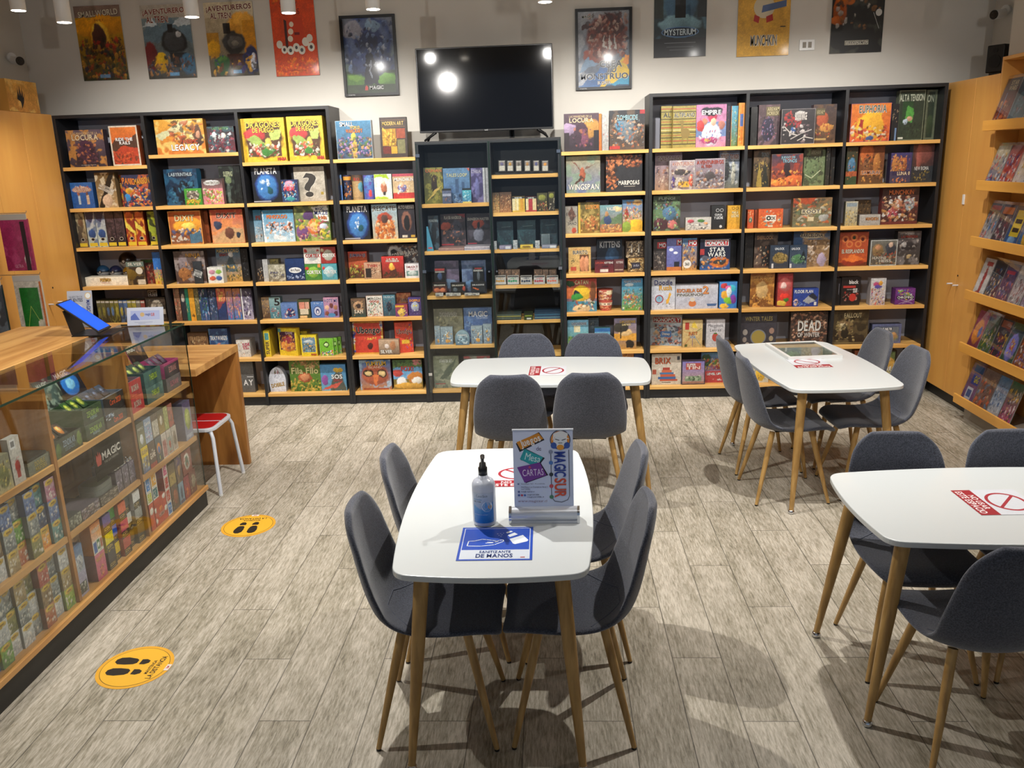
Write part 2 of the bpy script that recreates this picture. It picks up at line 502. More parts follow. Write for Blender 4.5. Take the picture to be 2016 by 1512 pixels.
def art(mb, w, h, spec, seed=1, cell=0.0048, mi=0, y=0.0, x0=None, z0=0.0, grain=0.16):
    """Paint a picture w x h m on the plane y facing -Y; capital ops are painted, small ones are inlaid shapes."""
    if x0 is None: x0 = -w / 2
    nx = max(3, min(90, int(w / cell) + 1)); nz = max(3, min(110, int(h / cell) + 1))
    rs = np.random.RandomState(seed)
    U, V = np.meshgrid(np.linspace(0, 1, nx), np.linspace(0, 1, nz))
    C = np.zeros((nz, nx, 3)) + 0.3
    U0, V0 = U, V
    if grain > .05:
        U = U + 0.075 * (vnoise(nx, nz, w, h, 6, rs) - .5) + 0.05 * (vnoise(nx, nz, w, h, 17, rs) - .5)
        V = V + 0.075 * (vnoise(nx, nz, w, h, 6, rs) - .5) + 0.05 * (vnoise(nx, nz, w, h, 17, rs) - .5)
    over = []
    for op in spec.split(';'):
        if ':' not in op: continue
        k, rest = op.split(':', 1)
        a = [q for q in rest.split(',') if q != '']
        if k == 'G':
            c0, c1 = np.array(hx(a[0])), np.array(hx(a[1]))
            C = c0 + (c1 - c0) * V[..., None]
        elif k == 'H':
            c0, c1 = np.array(hx(a[0])), np.array(hx(a[1]))
            C = c0 + (c1 - c0) * U[..., None]
        elif k == 'N':
            amt, sc, c = float(a[0]), float(a[1]), np.array(hx(a[2]))
            nzv = vnoise(nx, nz, w, h, sc, rs)
            th = np.quantile(nzv, 1 - amt)
            mk = np.clip((nzv - th) / 0.08, 0, 1)[..., None] * 0.8
            C = C * (1 - mk) + c * mk
        elif k == 'E':
            cx, cy, rx, ry = map(float, a[:4])
            d = ((U - cx) / rx) ** 2 + ((V - cy) / ry) ** 2
            mk = np.clip((1.15 - d) / 0.3, 0, 1)[..., None]
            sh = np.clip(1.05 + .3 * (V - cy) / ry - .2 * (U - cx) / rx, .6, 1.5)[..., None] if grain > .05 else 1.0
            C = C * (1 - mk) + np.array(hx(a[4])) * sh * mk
        elif k == 'R':
            q = list(map(float, a[:4]))
            C[(U0 >= q[0]) & (U0 <= q[2]) & (V0 >= q[1]) & (V0 <= q[3])] = hx(a[4])
        elif k == 'P':
            q = list(map(float, a[:-1]))
            C[inpoly(U, V, list(zip(q[::2], q[1::2])))] = hx(a[-1])
        elif k == 'B':
            t = float(a[0])
            if t > 0:
                tx, tz = max(t * max(w, h) / w, 0.9 / nx), max(t * max(w, h) / h, 0.9 / nz)
                C[(U0 < tx) | (U0 > 1 - tx) | (V0 < tz) | (V0 > 1 - tz)] = hx(a[1])
        elif k == 'F':
            n = int(a[0]); q = list(map(float, a[1:6])); cs = [np.array(hx(c)) for c in a[6:]]
            asp = w / h
            small = q[4] < .05
            n = n * (2 if small else 4); q[4] *= .8 if small else .55
            for i in range(n):
                cx = q[0] + rs.rand() * (q[2] - q[0]); cy = q[1] + rs.rand() * (q[3] - q[1])
                s = q[4] * (0.55 + 0.9 * rs.rand())
                rx, ry = s * (0.6 + 0.7 * rs.rand()), s * (0.6 + 1.1 * rs.rand()) * min(asp, 1.6)
                an = rs.rand() * 3.14
                dx, dy = U - cx, (V - cy)
                ca, sa = math.cos(an), math.sin(an)
                d = ((dx * ca + dy * sa) / rx) ** 2 + ((-dx * sa + dy * ca) / ry) ** 2
                mk = d < 1
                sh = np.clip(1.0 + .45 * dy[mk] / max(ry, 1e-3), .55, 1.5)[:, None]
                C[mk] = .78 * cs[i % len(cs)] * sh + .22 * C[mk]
        else:
            over.append((k, a))
    if grain:
        g = 1 + grain * (rs.rand(nz, nx) - 0.5) * 2
        if grain > .05: g = g * (0.72 + 0.56 * vnoise(nx, nz, w, h, 14, rs))
        C = np.clip(C * g[..., None], 0, 1)
    vs = np.stack([x0 + U0 * w, np.full(U0.shape, y), z0 + V0 * h], -1).reshape(-1, 3)
    idx = np.arange(nx * nz).reshape(nz, nx)
    fs = np.stack([idx[:-1, :-1], idx[:-1, 1:], idx[1:, 1:], idx[1:, :-1]], -1).reshape(-1, 4)
    b = len(mb.v)
    mb.v.extend(map(tuple, vs.tolist())); mb.c.extend(map(tuple, C.reshape(-1, 3).tolist()))
    fl = (fs + b).tolist()
    mb.f.extend(map(tuple, fl)); mb.m.extend([mi] * len(fl)); mb.s.extend([False] * len(fl))
    lay = y
    for k, a in over:
        lay -= 0.00007
        P = lambda u, v: (x0 + u * w, lay, z0 + v * h)
        if k == 'T':
            bold = 1 if len(a) > 6 and a[6] == 'b' else 0
            ang = float(a[7]) if len(a) > 7 else 0
            q = list(map(float, a[1:5]))
            V2, F2 = text_fit(a[0], x0 + q[0] * w, z0 + q[1] * h, x0 + q[2] * w, z0 + q[3] * h, bold, ang)
            if V2 and bold and grain > .05:      # printed outline behind the title
                tc_ = hx(a[5]); dk = (.012, .012, .015) if sum(tc_) > .5 else (.75, .72, .62)
                off = 0.006 * min(w, .3) * 1.6
                for ox_, oz_ in ((off, -off), (-off * .6, off * .6)):
                    mb.add([(px + ox_, lay, pz + oz_) for px, pz in V2], F2, dk, mi)
                    lay -= 0.00005
                lay -= 0.00005
            if V2: mb.add([(px, lay, pz) for px, pz in V2], F2, hx(a[5]), mi)
        elif k == 'r':
            q = list(map(float, a[:4]))
            mb.add([P(q[0], q[1]), P(q[2], q[1]), P(q[2], q[3]), P(q[0], q[3])], [(0, 1, 2, 3)], hx(a[4]), mi)
        elif k == 'e':
            q = list(map(float, a[:4])); pts = ell(*q)
            mb.add([P(*p) for p in pts], [tuple(range(len(pts)))], hx(a[4]), mi)
        elif k == 'o':
            q = list(map(float, a[:5])); n = 32
            o1 = ell(q[0], q[1], q[2], q[3], n); tt = q[4]
            o2 = ell(q[0], q[1], q[2] - tt, q[3] - tt * w / h, n)
            mb.add([P(*p) for p in o1 + o2], [(i, (i + 1) % n, n + (i + 1) % n, n + i) for i in range(n)], hx(a[5]), mi)
        elif k == 'p':
            q = list(map(float, a[:-1])); pts = list(zip(q[::2], q[1::2]))
            pv = [P(*p) for p in pts]
            tri = tessellate_polygon([[Vector((p[0], p[2], 0)) for p in pv]])
            mb.add(pv, [tuple(t) for t in tri], hx(a[-1]), mi)
        elif k == 'l':
            wd = float(a[0]) * w / 2
            q = list(map(float, a[1:-1])); pts = [Vector((x0 + q[i] * w, z0 + q[i + 1] * h)) for i in range(0, len(q), 2)]
            for i in range(len(pts) - 1):
                d = (pts[i + 1] - pts[i]).normalized(); nn = Vector((-d.y, d.x)) * wd
                e = d * wd * 0.7
                A, Bp = pts[i] - e, pts[i + 1] + e
                mb.add([(A.x - nn.x, lay, A.y - nn.y), (Bp.x - nn.x, lay, Bp.y - nn.y), (Bp.x + nn.x, lay, Bp.y + nn.y), (A.x + nn.x, lay, A.y + nn.y)], [(0, 1, 2, 3)], hx(a[-1]), mi)
    return lay

SEED = [100]
def art_box_mb(w, h, t, spec, side='', shape='', cell=0.0048):
    """Box (or tube, tin, cup ...) standing on z=0, front centred on the origin, body going back in +Y."""
    SEED[0] += 1
    mb = MB()
    first = spec.split(';')[0].split(':')[1].split(',')
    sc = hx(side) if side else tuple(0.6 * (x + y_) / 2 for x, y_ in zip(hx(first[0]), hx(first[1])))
    if shape in ('', 'flat'):
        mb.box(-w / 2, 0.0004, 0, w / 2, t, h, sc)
        art(mb, w, h, spec, SEED[0], cell)
    elif shape in ('tube', 'cup'):
        flat = MB(); art(flat, w * 1.5, h, spec, SEED[0], cell)
        r = w / 2
        def bend(p, k=1.0):
            a = p[0] / r
            rr = r * ((0.78 + 0.22 * p[2] / h) if shape == 'cup' else 1.0) - p[1]
            return (rr * math.sin(a), r - rr * math.cos(a), p[2])
        flat.v = [bend(p) for p in flat.v]
        mb.v, mb.f, mb.c, mb.m, mb.s = flat.v, flat.f, flat.c, flat.m, flat.s
        q = 0.78 if shape == 'cup' else 1.0
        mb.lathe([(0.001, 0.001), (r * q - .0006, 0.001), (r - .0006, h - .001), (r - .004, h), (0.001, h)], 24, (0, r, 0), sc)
    elif shape == 'ball':
        r = w / 2; c1, c2 = hx(first[0]), hx(first[1])
        n = 14
        prof = [(max(.001, r * math.sin(PI * k / n)), r - r * math.cos(PI * k / n)) for k in range(n + 1)]
        mb.lathe(prof, 24, (0, r, 0), colf=lambda z, a: c1 if z < r * .8 else ((.02, .02, .02) if z < r * 1.1 else c2))
        mb.tube([(0, 0.004, r), (0, -0.003, r)], [r * .24, r * .24], 16, (.03, .03, .03))
        mb.tube([(0, -0.003, r), (0, -0.006, r)], [r * .15, r * .13], 16, (.75, .75, .75))
    elif shape == 'arch':
        flat = MB(); art(flat, w, h, spec, SEED[0], cell)
        def sq(p):
            v = min(max(p[2] / h, 0), 1)
            k = 1.0 if v < .45 else math.sqrt(max(0.0, 1 - ((v - .45) / .55) ** 2)) * (1 - .1 * v) + .1 * v * (1 - ((v - .45) / .55) ** 2)
            k = min(1, max(k, 0.06)) * (0.92 + 0.08 * min(1, v * 2.5))
            return (p[0] * k, p[1], p[2])
        flat.v = [sq(p) for p in flat.v]
        mb.v, mb.f, mb.c, mb.m, mb.s = flat.v, flat.f, flat.c, flat.m, flat.s
        N = 18
        ou = [sq((w / 2, 0, h * i / N)) for i in range(N + 1)]
        ring = [(p[0], p[2]) for p in ou] + [(-p[0], p[2]) for p in reversed(ou)]
        n = len(ring)
        mb.add([(x, 0.0005, z) for x, z in ring] + [(x, t, z) for x, z in ring],
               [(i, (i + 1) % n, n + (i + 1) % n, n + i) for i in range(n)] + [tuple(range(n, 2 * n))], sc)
    elif shape == 'wedge':
        mb.add([(-w / 2, 0, 0), (w / 2, 0, 0), (w / 2, t, 0), (-w / 2, t, 0), (-w * .4, 0, h), (-w * .2, 0, h), (-w * .2, t, h), (-w * .4, t, h)],
               [(0, 1, 5, 4), (1, 2, 6, 5), (2, 3, 7, 6), (3, 0, 4, 7), (4, 5, 6, 7), (3, 2, 1, 0)], hx(first[1]))
        mb.box(-w * .3, -0.0006, h * .1, w * .3, 0, h * .16, hx('c84848'))
    return mb

# ================================================================ THE ROOM
WY = 0.36          # face of the back wall
def struct(name, mb, mt, **kw):
    return tag(mb.build(name, mt, **kw), kind='structure')
mb = MB(); mb.box(-4.6, -9.2, -0.1, 4.2, 0.5, 0.0); struct('floor', mb, M['floor'])
mb = MB(); mb.box(-4.6, -9.2, 3.62, 4.2, 0.5, 3.72); struct('ceiling', mb, M['ceiling'])
mb = MB(); mb.box(-4.6, WY, 0.0, 4.2, WY + 0.14, 3.62); struct('wall_back', mb, M['wall'])
mb = MB(); mb.box(-4.6, -9.2, 0.0, -4.46, WY, 3.62); struct('wall_left', mb, M['wall'])
mb = MB(); mb.prism([(3.6, WY), (3.6, -0.3), (3.41, -0.3), (3.41, -9.2), (4.2, -9.2), (4.2, WY)][::-1], 0.0, 3.62); struct('wall_right', mb, M['wall'])

# ---------------------------------------------------------------- bookcases
def bookcase(name, label, x0, posts, x1, ztop, rows, topboard=True):
    """posts = x of each divider's left face; rows = shelf top heights per column"""
    t = thing(name, label, 'bookcase', ((x0 + x1) / 2, 0.17, 0))
    cx = (x0 + x1) / 2
    T = 0.026
    lefts = [x0] + posts + [x1 - T]
    for i, x in enumerate(lefts):
        nm = 'side_panel' if i in (0, len(lefts) - 1) else 'divider'
        b = MB(); b.box(x - cx, -0.17, 0, x - cx + T, 0.185, ztop - (T if topboard else 0.03)); b.build(nm, M['black'], t)
    if topboard:
        b = MB(); b.box(x0 - cx, -0.17, ztop - T, x1 - cx, 0.185, ztop); b.build('top_panel', M['black'], t)
    b = MB(); b.box(x0 + T - cx, -0.155, 0.0, x1 - T - cx, -0.135, 0.084)
    b.build('plinth', M['black'], t)
    b = MB(); b.box(x0 + T - cx, 0.172, 0.084, x1 - T - cx, 0.184, ztop - T - (0 if topboard else 0.008)); b.build('back_panel', M['backing'], t)
    for i, rr in enumerate(rows):
        a, c = lefts[i] + T, lefts[i + 1]
        for j, z in enumerate(rr):
            if not topboard and j == 0:
                a2, c2 = x0 + 0.001, x1 - 0.001
            else:
                a2, c2 = a, c
            b = MB(); b.box(a2 - cx, -0.176, z - 0.029, c2 - cx, 0.171, z)
            b.build('shelf', M['oak_edge'], t, bevel=0.0015, seg=1)
    return t
Z7 = [2.105, 1.772, 1.441, 1.105, .775, .438, .112]
Za = [[2.112] + Z7[1:], [2.19] + Z7[1:], Z7]
bookcase('bookcase', 'tall black bookcase with oak shelves left of the television, three columns wide', -4.111, [-3.364, -2.578], -1.793, 2.53, Za)
bookcase('bookcase', 'lower black bookcase with oak shelves directly left of the glass cabinet', -1.791, [], -1.106, 2.106, [Z7], False)
bookcase('bookcase', 'lower black bookcase with oak shelves directly right of the glass cabinet', .091, [], .801, 2.106, [Z7], False)
bookcase('bookcase', 'tall black bookcase with oak shelves on the right, three columns wide', .803, [1.568, 2.344], 3.132, 2.53, [Z7, Z7, Z7])

def glass_cabinet():
    x0, x1, zt = -1.105, 0.090, 2.223
    cx = (x0 + x1) / 2
    t = thing('glass_cabinet', 'black display cabinet with two glass doors under the television', 'display cabinet', (cx, 0.17, 0))
    T = 0.026
    for x, nm in ((x0, 'side_panel'), (-.513, 'divider'), (x1 - T, 'side_panel')):
        b = MB(); b.box(x - cx, -0.17, 0, x - cx + T, 0.185, zt - T); b.build(nm, M['black'], t)
    b = MB(); b.box(x0 - cx, -0.17, zt - T, x1 - cx, 0.185, zt); b.build('top_panel', M['black'], t)
    b = MB(); b.box(x0 + T - cx, -0.155, 0, x1 - T - cx, -0.135, .08); b.build('plinth', M['black'], t)
    b = MB(); b.box(x0 + T - cx, 0.172, .08, -.514 - cx, 0.184, zt - T); b.build('back_panel', M['cabinet_back'], t)
    b = MB(); b.box(-.486 - cx, 0.172, .08, x1 - T - cx, 0.184, zt - T); b.build('back_panel', M['blackmetal'], t)
    for a, c, zs in ((x0 + T, -.514, [1.719, 1.327, .946, .512, .11]), (-.486, x1 - T, [1.938, 1.632, 1.327, 1.025, .72, .424, .11])):
        for z in zs:
            b = MB(); b.box(a - cx, -0.148, z - .03, c - cx, 0.171, z); b.build('shelf', M['oak_edge'], t, bevel=.0015, seg=1)
    for a, c, s in ((x0 + .006, -.503, 1), (-.497, x1 - .006, -1)):
        d = MB(); d.box(a - cx, -0.181, .095, c - cx, -0.175, zt - .012)
        d = d.build('glass_door', M['glass'], t)
        e = MB()
        for xx in (a, c - .002): e.box(xx - cx, -0.1815, .095, xx + .002 - cx, -0.1745, zt - .012)
        e.build('polished_edge', M['glass_edge'], d)
        for z in (.25, 1.15, 2.1):
            hg = MB(); xx = a if s > 0 else c
            hg.box(xx - cx - (0 if s > 0 else .03), -0.187, z, xx - cx + (.03 if s > 0 else 0), -0.1812, z + .025); hg.build('hinge', M['chrome'], d)
        lk = MB(); xx = (c - .03) if s > 0 else a + .03
        lk.tube([(xx - cx, -.1812, 1.15), (xx - cx, -.191, 1.15)], .008, 12); lk.build('lock', M['chrome'], d)
glass_cabinet()

# ---------------------------------------------------------------- everything standing on the shelves
ORD = ['first', 'second', 'third', 'fourth', 'fifth', 'sixth', 'seventh']
COLN = {1: 'first column from left', 2: 'second column from left', 3: 'third column from left', 4: 'column left of glass cabinet',
        7: 'column right of glass cabinet', 8: 'third column from right', 9: 'second column from right', 10: 'column farthest right'}
SHZ = {1: Za[0], 2: Za[1], 3: Z7, 4: Z7, 5: [1.719, 1.327, .946, .512, .11], 6: [1.938, 1.632, 1.327, 1.025, .72, .424, .11], 7: Z7, 8: Z7, 9: Z7, 10: Z7}
CATS = {'magazine_file': 'card box', 'display_tray': 'tray', 'round_tin': 'tin', 'card_blister': 'card pack', 'deck_box': 'card box',
        'game_book': 'book', 'game_tin': 'tin', 'card_tin': 'tin', 'card_game_box': 'card game', 'round_game_tube': 'game tube', 'rule_book': 'book',
        'hanging_blister': 'card pack', 'packet': 'packet', 'book_stack': 'books', 'miniature_blister': 'miniature pack', 'miniature_pack': 'miniature pack',
        'small_box': 'small box', 'dice_blister': 'dice pack', 'framed_card': 'card', 'card_rail': 'rail', 'token_pack': 'token pack', 'figure_case': 'figure case',
        'card_pack': 'card pack', 'acrylic_case': 'case', 'dice_pack': 'dice pack', 'mat_stack': 'mats', 'wrapped_pack': 'wrapped pack', 'paper_cup': 'cup',
        '': 'board game'}
def B(c, r, x, y, w, h, t, rot, dz, look, spec, side='', kind='', shape=''):
    nm = kind or 'board_game_box'
    mb = art_box_mb(w, h, t, spec, side, shape)
    mt = M['matte_print'] if kind in ('paper_cup', 'display_tray') else (M['gloss_print'] if kind in ('round_tin', 'game_tin', 'card_tin', 'dice_blister', 'acrylic_case') else M['print'])
    o = mb.build(nm, mt, None, (x, y, SHZ[c][r] + dz + 0.0006), (0, 0, R(rot)))
    if c in (5, 6):
        where = 'on %s shelf, glass cabinet %s' % (ORD[r], 'left side' if c == 5 else 'right side')
        grp = 'goods in the glass cabinet'
    else:
        where = 'on %s shelf down, %s' % (ORD[r], COLN[c])
        grp = {'magazine_file': 'dragon card boxes in a row', 'deck_box': 'deck boxes in a row', 'game_book': 'game books in a row'}.get(kind, 'games on the bookcases')
    lab = look + ' ' + where
    if len(lab.split()) > 16: lab = lab.replace(' a ', ' ').replace(' the ', ' ')
    if len(lab.split()) > 16: lab = lab.replace(' shelf down,', ' shelf,').replace(' in row', '')
    tag(o, lab, CATS[kind], grp)
    return o
B(1,0,-3.889,0.055,0.322,0.299,0.07,0,0,'dark purple box with a ruined castle','G:3a3040,6a5868;N:.5,5,d8943c;R:.2,.05,.8,.4,2e2230;E:.5,.45,.22,.3,4a2a44;F:16,.2,.1,.8,.6,.05,603a50,2a1c2c,c87848;T:LAS MANSIONES DE LA,.15,.87,.85,.94,e8c890;T:LOCURA,.15,.72,.85,.87,f0dcb8,b;T:un juego para la noche,.3,.03,.7,.07,ccc')
B(1,0,-3.556,0.055,0.241,0.322,0.07,0,0,'tall orange box with red canyon hills','G:c83818,f08020;P:0,.5,.3,.72,.6,.6,1,.8,1,.4,0,.35,5a3a2c;P:0,.3,.4,.5,1,.42,1,.1,0,.1,c8401c;F:20,0,.05,1,.35,.05,8a3018,e06028,4a4030;B:.03,e8dcc8;T:RIDE THE,.2,.62,.8,.7,fff,b;T:RAILS,.32,.53,.7,.61,fff,b')
B(1,1,-3.987,0.055,0.193,0.214,0.07,0,0,'small blue box with two figures','G:1c5aa8,2a6cb8;E:.5,.72,.42,.12,d8a888;F:14,.2,.65,.8,.85,.05,e8c8a8,b05848,f0e0d0;R:.28,.15,.38,.5,c8d8e0;R:.66,.15,.78,.5,d8b898;E:.33,.55,.06,.06,a86848;E:.72,.55,.06,.06,704838;T:LAS PALABRAS,.2,.7,.8,.8,a83828,b')
B(1,1,-3.77,0.05,0.172,0.289,0.07,0,0,'brown box with a black diagonal title band','G:b89868,6a5028;N:.5,6,e8d8b8;P:0,0,.75,1,1,1,.28,0,1c1814;T:DRACULA,.1,.45,.9,.62,f0e8d8,b,62;E:.5,.2,.25,.18,d8b898')
B(1,1,-3.712,0.14,0.075,0.265,0.07,0,0,'red and yellow box leaning behind the brown one','G:a82038,d84828;N:.5,6,e8b030;F:10,0,.1,1,.9,.08,f0c040,701828;T:VE,.1,.72,.9,.88,f0d8a0,b')
B(1,1,-3.508,0.055,0.244,0.264,0.07,0,0,'navy box with jumbled orange lettering','G:283050,30385c;N:.45,5,d86820;F:24,.1,.05,.95,.6,.06,e88820,d8d0c0,c03828,38588c,f0b030;T:PANIC,.03,.7,.45,.9,f08820,b,-6;T:MANSION,.45,.7,.98,.9,f0a828,b,6;E:.15,.28,.1,.14,2888c8;E:.2,.5,.1,.1,d8a020')
B(1,2,-4.045,0.055,0.078,0.297,0.22,0,0,'pale parchment card box spine','G:6a5040,d8c898;N:.5,4,40302a;E:.5,.7,.3,.12,7a5a40;r:.08,.02,.92,.12,e8c820;e:.5,.22,.2,.045,0a0a0a;o:.5,.22,.22,.05,.05,c8c0b0','','magazine_file')
B(1,2,-3.956,0.055,0.082,0.297,0.22,0,0,'first of two blue dragon box spines','G:c8d8c8,b0b0c0;N:.4,4,506890;P:0,1,1,1,.6,.7,.1,.8,3c3c60;E:.5,.38,.4,.12,28508c;r:.08,.02,.92,.12,e8c820;e:.5,.22,.2,.045,0a0a0a;o:.5,.22,.22,.05,.05,c8c0b0','','magazine_file')
B(1,2,-3.869,0.055,0.083,0.297,0.22,0,0,'second of two blue dragon box spines','G:c8d8c8,b0b0c0;N:.4,4,506890;P:0,1,1,1,.6,.7,.1,.8,3c3c60;E:.5,.38,.4,.12,28508c;r:.08,.02,.92,.12,e8c820;e:.5,.22,.2,.045,0a0a0a;o:.5,.22,.22,.05,.05,c8c0b0','','magazine_file')
B(1,2,-3.787,0.055,0.079,0.297,0.22,0,0,'first of two near-black purple box spines','G:3a3034,5c4448;N:.5,4,262026;F:12,0,.2,1,.8,.1,6a5058,201c20;r:.08,.02,.92,.12,e8c820;e:.5,.22,.2,.045,0a0a0a;o:.5,.22,.22,.05,.05,c8c0b0','','magazine_file')
B(1,2,-3.704,0.055,0.078,0.297,0.22,0,0,'second of two near-black purple box spines','G:3a3034,5c4448;N:.5,4,262026;F:12,0,.2,1,.8,.1,6a5058,201c20;r:.08,.02,.92,.12,e8c820;e:.5,.22,.2,.045,0a0a0a;o:.5,.22,.22,.05,.05,c8c0b0','','magazine_file')
B(1,2,-3.612,0.055,0.082,0.295,0.22,0,0,'first of two fiery orange box spines','G:b03818,7a2410;N:.5,4,f0a020;P:0,.75,.5,.6,1,.4,1,.3,0,.55,f0d850;E:.5,.88,.4,.1,d86020;r:.08,.02,.92,.12,e8c820;e:.5,.22,.2,.045,0a0a0a;o:.5,.22,.22,.05,.05,c8c0b0','','magazine_file')
B(1,2,-3.526,0.055,0.083,0.292,0.22,0,0,'second of two fiery orange box spines','G:b03818,7a2410;N:.5,4,f0a020;P:0,.75,.5,.6,1,.4,1,.3,0,.55,f0d850;E:.5,.88,.4,.1,d86020;r:.08,.02,.92,.12,e8c820;e:.5,.22,.2,.045,0a0a0a;o:.5,.22,.22,.05,.05,c8c0b0','','magazine_file')
B(1,2,-3.42,0.055,0.069,0.289,0.22,0,0,'dark green and lime box spine','G:28301c,40481c;N:.5,4,b8c020;P:0,.65,1,.5,.8,.3,.1,.4,a8b830;r:.08,.02,.92,.12,e8c820;e:.5,.22,.2,.045,0a0a0a;o:.5,.22,.22,.05,.05,c8c0b0','','magazine_file')
B(1,3,-3.894,0.055,0.379,0.076,0.12,0,0,'long cream cardboard tray','G:e8dcc4,f0e8d4;T:POKEMON,.35,.45,.6,.85,d8a838,b;T:TRADING CARD,.37,.25,.58,.38,b04030','','display_tray')
B(1,3,-4.008,0.178,0.111,0.086,0.07,0,0.049,'glossy blue ball-shaped tin','G:d8dce0,2868a0;B:0,fff','','round_tin','ball')
B(1,3,-3.892,0.178,0.109,0.091,0.07,0,0.046,'silver and dark blue ball-shaped tin','G:e0e4e8,283870','','round_tin','ball')
B(1,3,-3.772,0.178,0.101,0.084,0.07,0,0.043,'black and yellow ball-shaped tin','G:e0dcc8,c8a018','','round_tin','ball')
B(1,3,-3.819,0.251,0.155,0.116,0.07,0,0.107,'large dark red ball-shaped tin','G:d0ccc8,2c1c14','','round_tin','ball')
B(1,3,-3.622,0.055,0.157,0.203,0.03,0,0,'card blister with a white round coin','G:302820,4a3c30;N:.5,5,8a7040;R:0,.78,1,.98,6a8078;e:.7,.6,.2,.15,e8e0cc;E:.2,.45,.35,.22,7a6020;R:.55,.02,.98,.22,d8cdb8;T:SILVER,.1,.82,.9,.95,e0e0d0,b','','card_blister')
B(1,3,-3.524,0.1,0.129,0.212,0.03,0,0,'dark red card blister with green header','G:8a2820,3a2c24;N:.5,6,a08060;R:.05,.88,.95,.98,2a5a30;F:10,.1,.1,.9,.8,.08,c04838,302018','','card_blister')
B(1,3,-3.421,0.055,0.074,0.279,0.06,0,0,'bright blue box edge with yellow figures','G:f0c030,2870c8;R:0,.45,1,1,2878d0;F:12,0,.02,1,.5,.12,f0d040,40a030,d83028,3050b0')
B(1,4,-3.999,0.055,0.037,0.201,0.12,0,0,'first deck box spine from the left, olive','G:2c2a20,6a6844;N:.5,4,6a6844;E:.5,.5,.3,.2,7c7a3c;R:.1,.88,.9,.97,d0ccc0','','deck_box')
B(1,4,-3.96,0.055,0.037,0.2,0.12,0,0,'second deck box spine from the left, olive','G:2c2a20,706c46;N:.5,4,706c46;E:.5,.5,.3,.2,888438;R:.1,.88,.9,.97,d0ccc0','','deck_box')
B(1,4,-3.921,0.055,0.037,0.199,0.12,0,0,'third deck box spine from the left, dark olive','G:2c2a20,5c5a38;N:.5,4,5c5a38;E:.5,.5,.3,.2,4a6890;R:.1,.88,.9,.97,d0ccc0','','deck_box')
B(1,4,-3.881,0.055,0.037,0.198,0.12,0,0,'fourth deck box spine from the left, moss','G:2c2a20,7c7a3c;N:.5,4,7c7a3c;E:.5,.5,.3,.2,5478a8;R:.1,.88,.9,.97,d0ccc0','','deck_box')
B(1,4,-3.841,0.055,0.037,0.197,0.12,0,0,'fifth deck box spine from the left, moss','G:2c2a20,888438;N:.5,4,888438;E:.5,.5,.3,.2,a0983c;R:.1,.88,.9,.97,d0ccc0','','deck_box')
B(1,4,-3.801,0.055,0.037,0.196,0.12,0,0,'sixth deck box spine from the left, steel blue','G:2c2a20,4a6890;N:.5,4,4a6890;E:.5,.5,.3,.2,b0a440;R:.1,.88,.9,.97,d0ccc0','','deck_box')
B(1,4,-3.761,0.055,0.037,0.195,0.12,0,0,'seventh deck box spine from the left, blue','G:2c2a20,5478a8;N:.5,4,5478a8;E:.5,.5,.3,.2,8a8474;R:.1,.88,.9,.97,d0ccc0','','deck_box')
B(1,4,-3.723,0.055,0.037,0.194,0.12,0,0,'eighth deck box spine from the left, yellow green','G:2c2a20,a0983c;N:.5,4,a0983c;E:.5,.5,.3,.2,a04840;R:.1,.88,.9,.97,d0ccc0','','deck_box')
B(1,4,-3.683,0.055,0.037,0.193,0.12,0,0,'ninth deck box spine from the left, yellow','G:2c2a20,b0a440;N:.5,4,b0a440;E:.5,.5,.3,.2,6a6844;R:.1,.88,.9,.97,d0ccc0','','deck_box')
B(1,4,-3.643,0.055,0.037,0.192,0.12,0,0,'tenth deck box spine from the left, grey','G:2c2a20,8a8474;N:.5,4,8a8474;E:.5,.5,.3,.2,706c46;R:.1,.88,.9,.97,d0ccc0','','deck_box')
B(1,4,-3.603,0.055,0.037,0.191,0.12,0,0,'eleventh deck box spine from the left, red','G:2c2a20,a04840;N:.5,4,a04840;E:.5,.5,.3,.2,5c5a38;R:.1,.88,.9,.97,d0ccc0','','deck_box')
B(1,4,-3.562,0.178,0.093,0.276,0.07,0,0,'black box with white lettering plate','G:1a1a1c,242426;r:.06,.72,.94,.95,e8e8e4;T:EXIT,.12,.76,.88,.92,111,b;N:.4,5,484038')
B(1,4,-3.486,0.055,0.175,0.215,0.07,0,0,'dark box with a white glow','G:282420,383430;E:.55,.6,.3,.3,b0a898;N:.4,6,584c40;F:10,.1,.1,.9,.9,.04,807468,181614;R:.75,.3,.97,.5,c8c0b0')
B(2,0,-3.076,0.055,0.414,0.279,0.07,0,0,'wide orange box with hooded desert figure','G:d87820,e8a820;N:.5,4,f0d070;P:0,.55,.6,.95,.7,1,.55,.7,.1,.4,d8d8a8;F:22,.3,.3,.95,.95,.06,7a5030,403028,c05828,e8d8a0;E:.88,.5,.09,.3,583c2c;E:.88,.55,.05,.1,c89070;T:PANDEMIC,.5,.3,.85,.42,c84818,b;T:LEGACY,.3,.1,.88,.28,fff,b')
B(2,0,-2.73,0.055,0.228,0.21,0.07,0,0,'small dark box crowded with pale eyes','G:702838,28282c;N:.5,6,386068;F:20,.05,.05,.95,.9,.06,d0d8d4,405868,a04858,181818;E:.25,.7,.08,.08,e8ecec;E:.6,.65,.1,.1,d8d4c8;E:.85,.7,.06,.06,d0d8e0;T:LAST BASTION,.2,.88,.8,.97,60a848')
